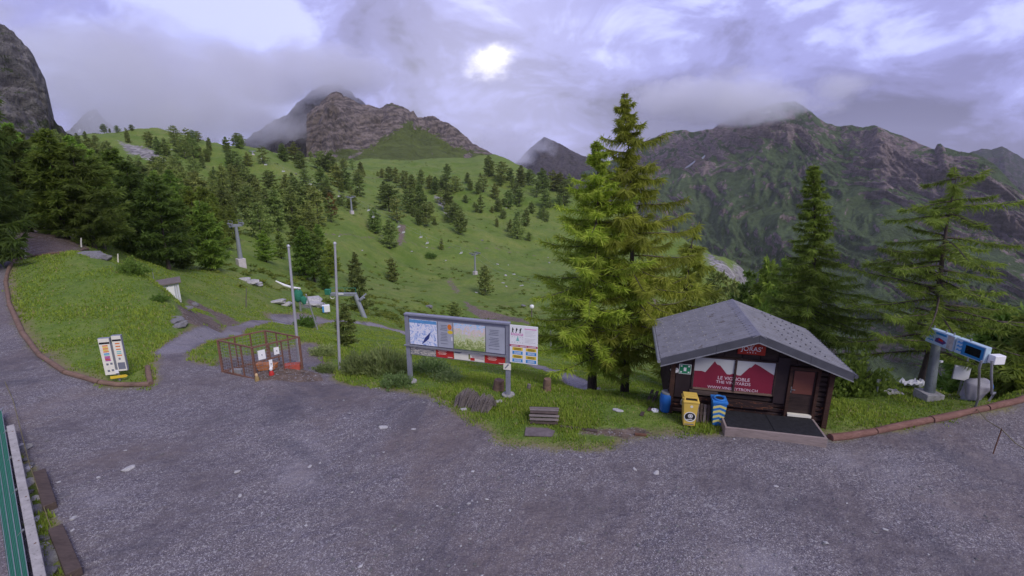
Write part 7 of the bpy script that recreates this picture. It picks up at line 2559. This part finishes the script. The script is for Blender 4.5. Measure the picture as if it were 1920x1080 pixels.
hz = bpy.data.materials.new('haze')
hz.use_nodes = True
hz.node_tree.nodes.clear()
ho = hz.node_tree.nodes.new('ShaderNodeOutputMaterial')
hv_ = hz.node_tree.nodes.new('ShaderNodeVolumePrincipled')
hv_.inputs['Color'].default_value = (0.93, 0.94, 1.0, 1)
hv_.inputs['Density'].default_value = 0.00005
hz.node_tree.links.new(hv_.outputs[0], ho.inputs['Volume'])
hb_ = MB().box((200, 1700, -41), (9600, 7400, 858)).build('haze', hz)
tag(hb_, 'thin pale mountain haze', None, None, 'stuff')

# ------------------------------------------------------------------ labels that single out each tree and boulder
LAND = [('the pale crag', 285, 290), ('the reddish pine', 622, 385), ('the rocky gully', 835, 390), ('the near lift pylon', 453, 460), ('the mid-slope lift pylon', 660, 385), ('the meadow lift pylon', 891, 495),
        ('the far lift pylon', 476, 295), ('the flagpole tops', 585, 462), ('the metal shed', 318, 545), ('the large bank spruce', 178, 400), ('the dark gap peak', 1040, 320), ('the green ridge flank', 760, 300),
        ('the far trail bend', 700, 333), ('the left cliff', 60, 250), ('the brown forest floor', 90, 455), ('the hut roof', 1400, 570), ('the broad open larch', 1755, 560), ('the slender larch', 1530, 520), ('the electronic sign', 1800, 650), ('the cloud foot', 440, 265), ('the rock rim', 1370, 500), ('the brown earth strip', 752, 440), ('the small larch', 1283, 530)]
ORD = ['leftmost', 'second', 'third', 'fourth', 'fifth', 'sixth', 'seventh', 'eighth', 'ninth', 'tenth', 'eleventh', 'twelfth', 'thirteenth', 'fourteenth', 'fifteenth', 'sixteenth', 'seventeenth', 'eighteenth', 'nineteenth', 'twentieth']
bpy.context.view_layer.update()
cells = {}
for o in COL.objects:
    g = o.get('group')
    if o.parent is None and g and (g.startswith(('pines', 'forest', 'conifers')) or g == 'boulders scattered on the slope'):
        h = 4 if o.type == 'EMPTY' else 0
        x, y = proj(np.array([[o.location.x, o.location.y, o.location.z + h]]))
        x, y = float(x[0]), float(y[0])
        nm, lx, ly = min(LAND, key=lambda L: (L[1] - x) ** 2 + (L[2] - y) ** 2)
        rel = ('left of' if x < lx else 'right of') if abs(x - lx) > abs(y - ly) else ('above' if y < ly else 'below')
        kind = 'boulder' if 'boulder' in g else ('spruce' if o.name.startswith('spruce') else 'pine')
        cells.setdefault((kind, rel, nm), []).append((x, y, o))
PL = {'boulder': ('pale boulder', 'pale boulders'), 'spruce': ('dark green conifer', 'dark green conifers'), 'pine': ('dark hillside pine', 'dark hillside pines')}
for (kind, rel, nm), lst in cells.items():
    lst.sort(key=lambda q: q[0])
    for i, (_, _, o) in enumerate(lst):
        if len(lst) == 1:
            o['label'] = 'single %s standing %s %s' % (PL[kind][0], rel, nm)
        else:
            w = 'rightmost' if i == len(lst) - 1 else (ORD[i] if i == 0 else ORD[min(i, 19)] + ' from the left')
            o['label'] = '%s of the %s just %s %s' % (w, PL[kind][1], rel, nm)
ch_ = {}
for o in COL.objects:
    if o.get('category') == 'lift chair':
        ch_.setdefault(o['group'], []).append(o)
for g, lst in ch_.items():
    lst.sort(key=lambda o: -o.location.x)
    for i, o in enumerate(lst):
        w = 'rightmost' if i == 0 else ('leftmost' if i == len(lst) - 1 else ORD[i] + ' from the right')
        o['label'] = '%s of the empty %s' % (w, 'lift chairs over the meadow' if 'meadow' in g else 'lift chairs over the wooded upper slope')

for g, one, desc in (('rubble stones along the kerb rail', 'rubble stones', 'along the pale kerb rail'), ('stones below the shed', 'grey stones', 'spilled below the metal shed'), ('boulders behind the flagpoles', 'grey boulders', 'heaped behind the flagpoles'),
                     ('boulders below the near pylon', 'pale boulders', 'below the near lift pylon'), ('stones under the large spruce', 'pale stones', 'under the large bank spruce')):
    lst = []
    for o in COL.objects:
        if o.get('group') == g:
            x, y = proj(np.array([o.location[:]]))
            lst.append((float(y[0]) if 'rubble' in g else float(x[0]), o))
    lst.sort(key=lambda q: q[0])
    ends = ('uppermost', 'lowest', 'from the top') if 'rubble' in g else ('leftmost', 'rightmost', 'from the left')
    for i, (_, o) in enumerate(lst):
        w = ends[0] if i == 0 else (ends[1] if i == len(lst) - 1 else ORD[min(i, 19)] + ' ' + ends[2])
        o['label'] = '%s of the %s %s' % (w, one, desc)
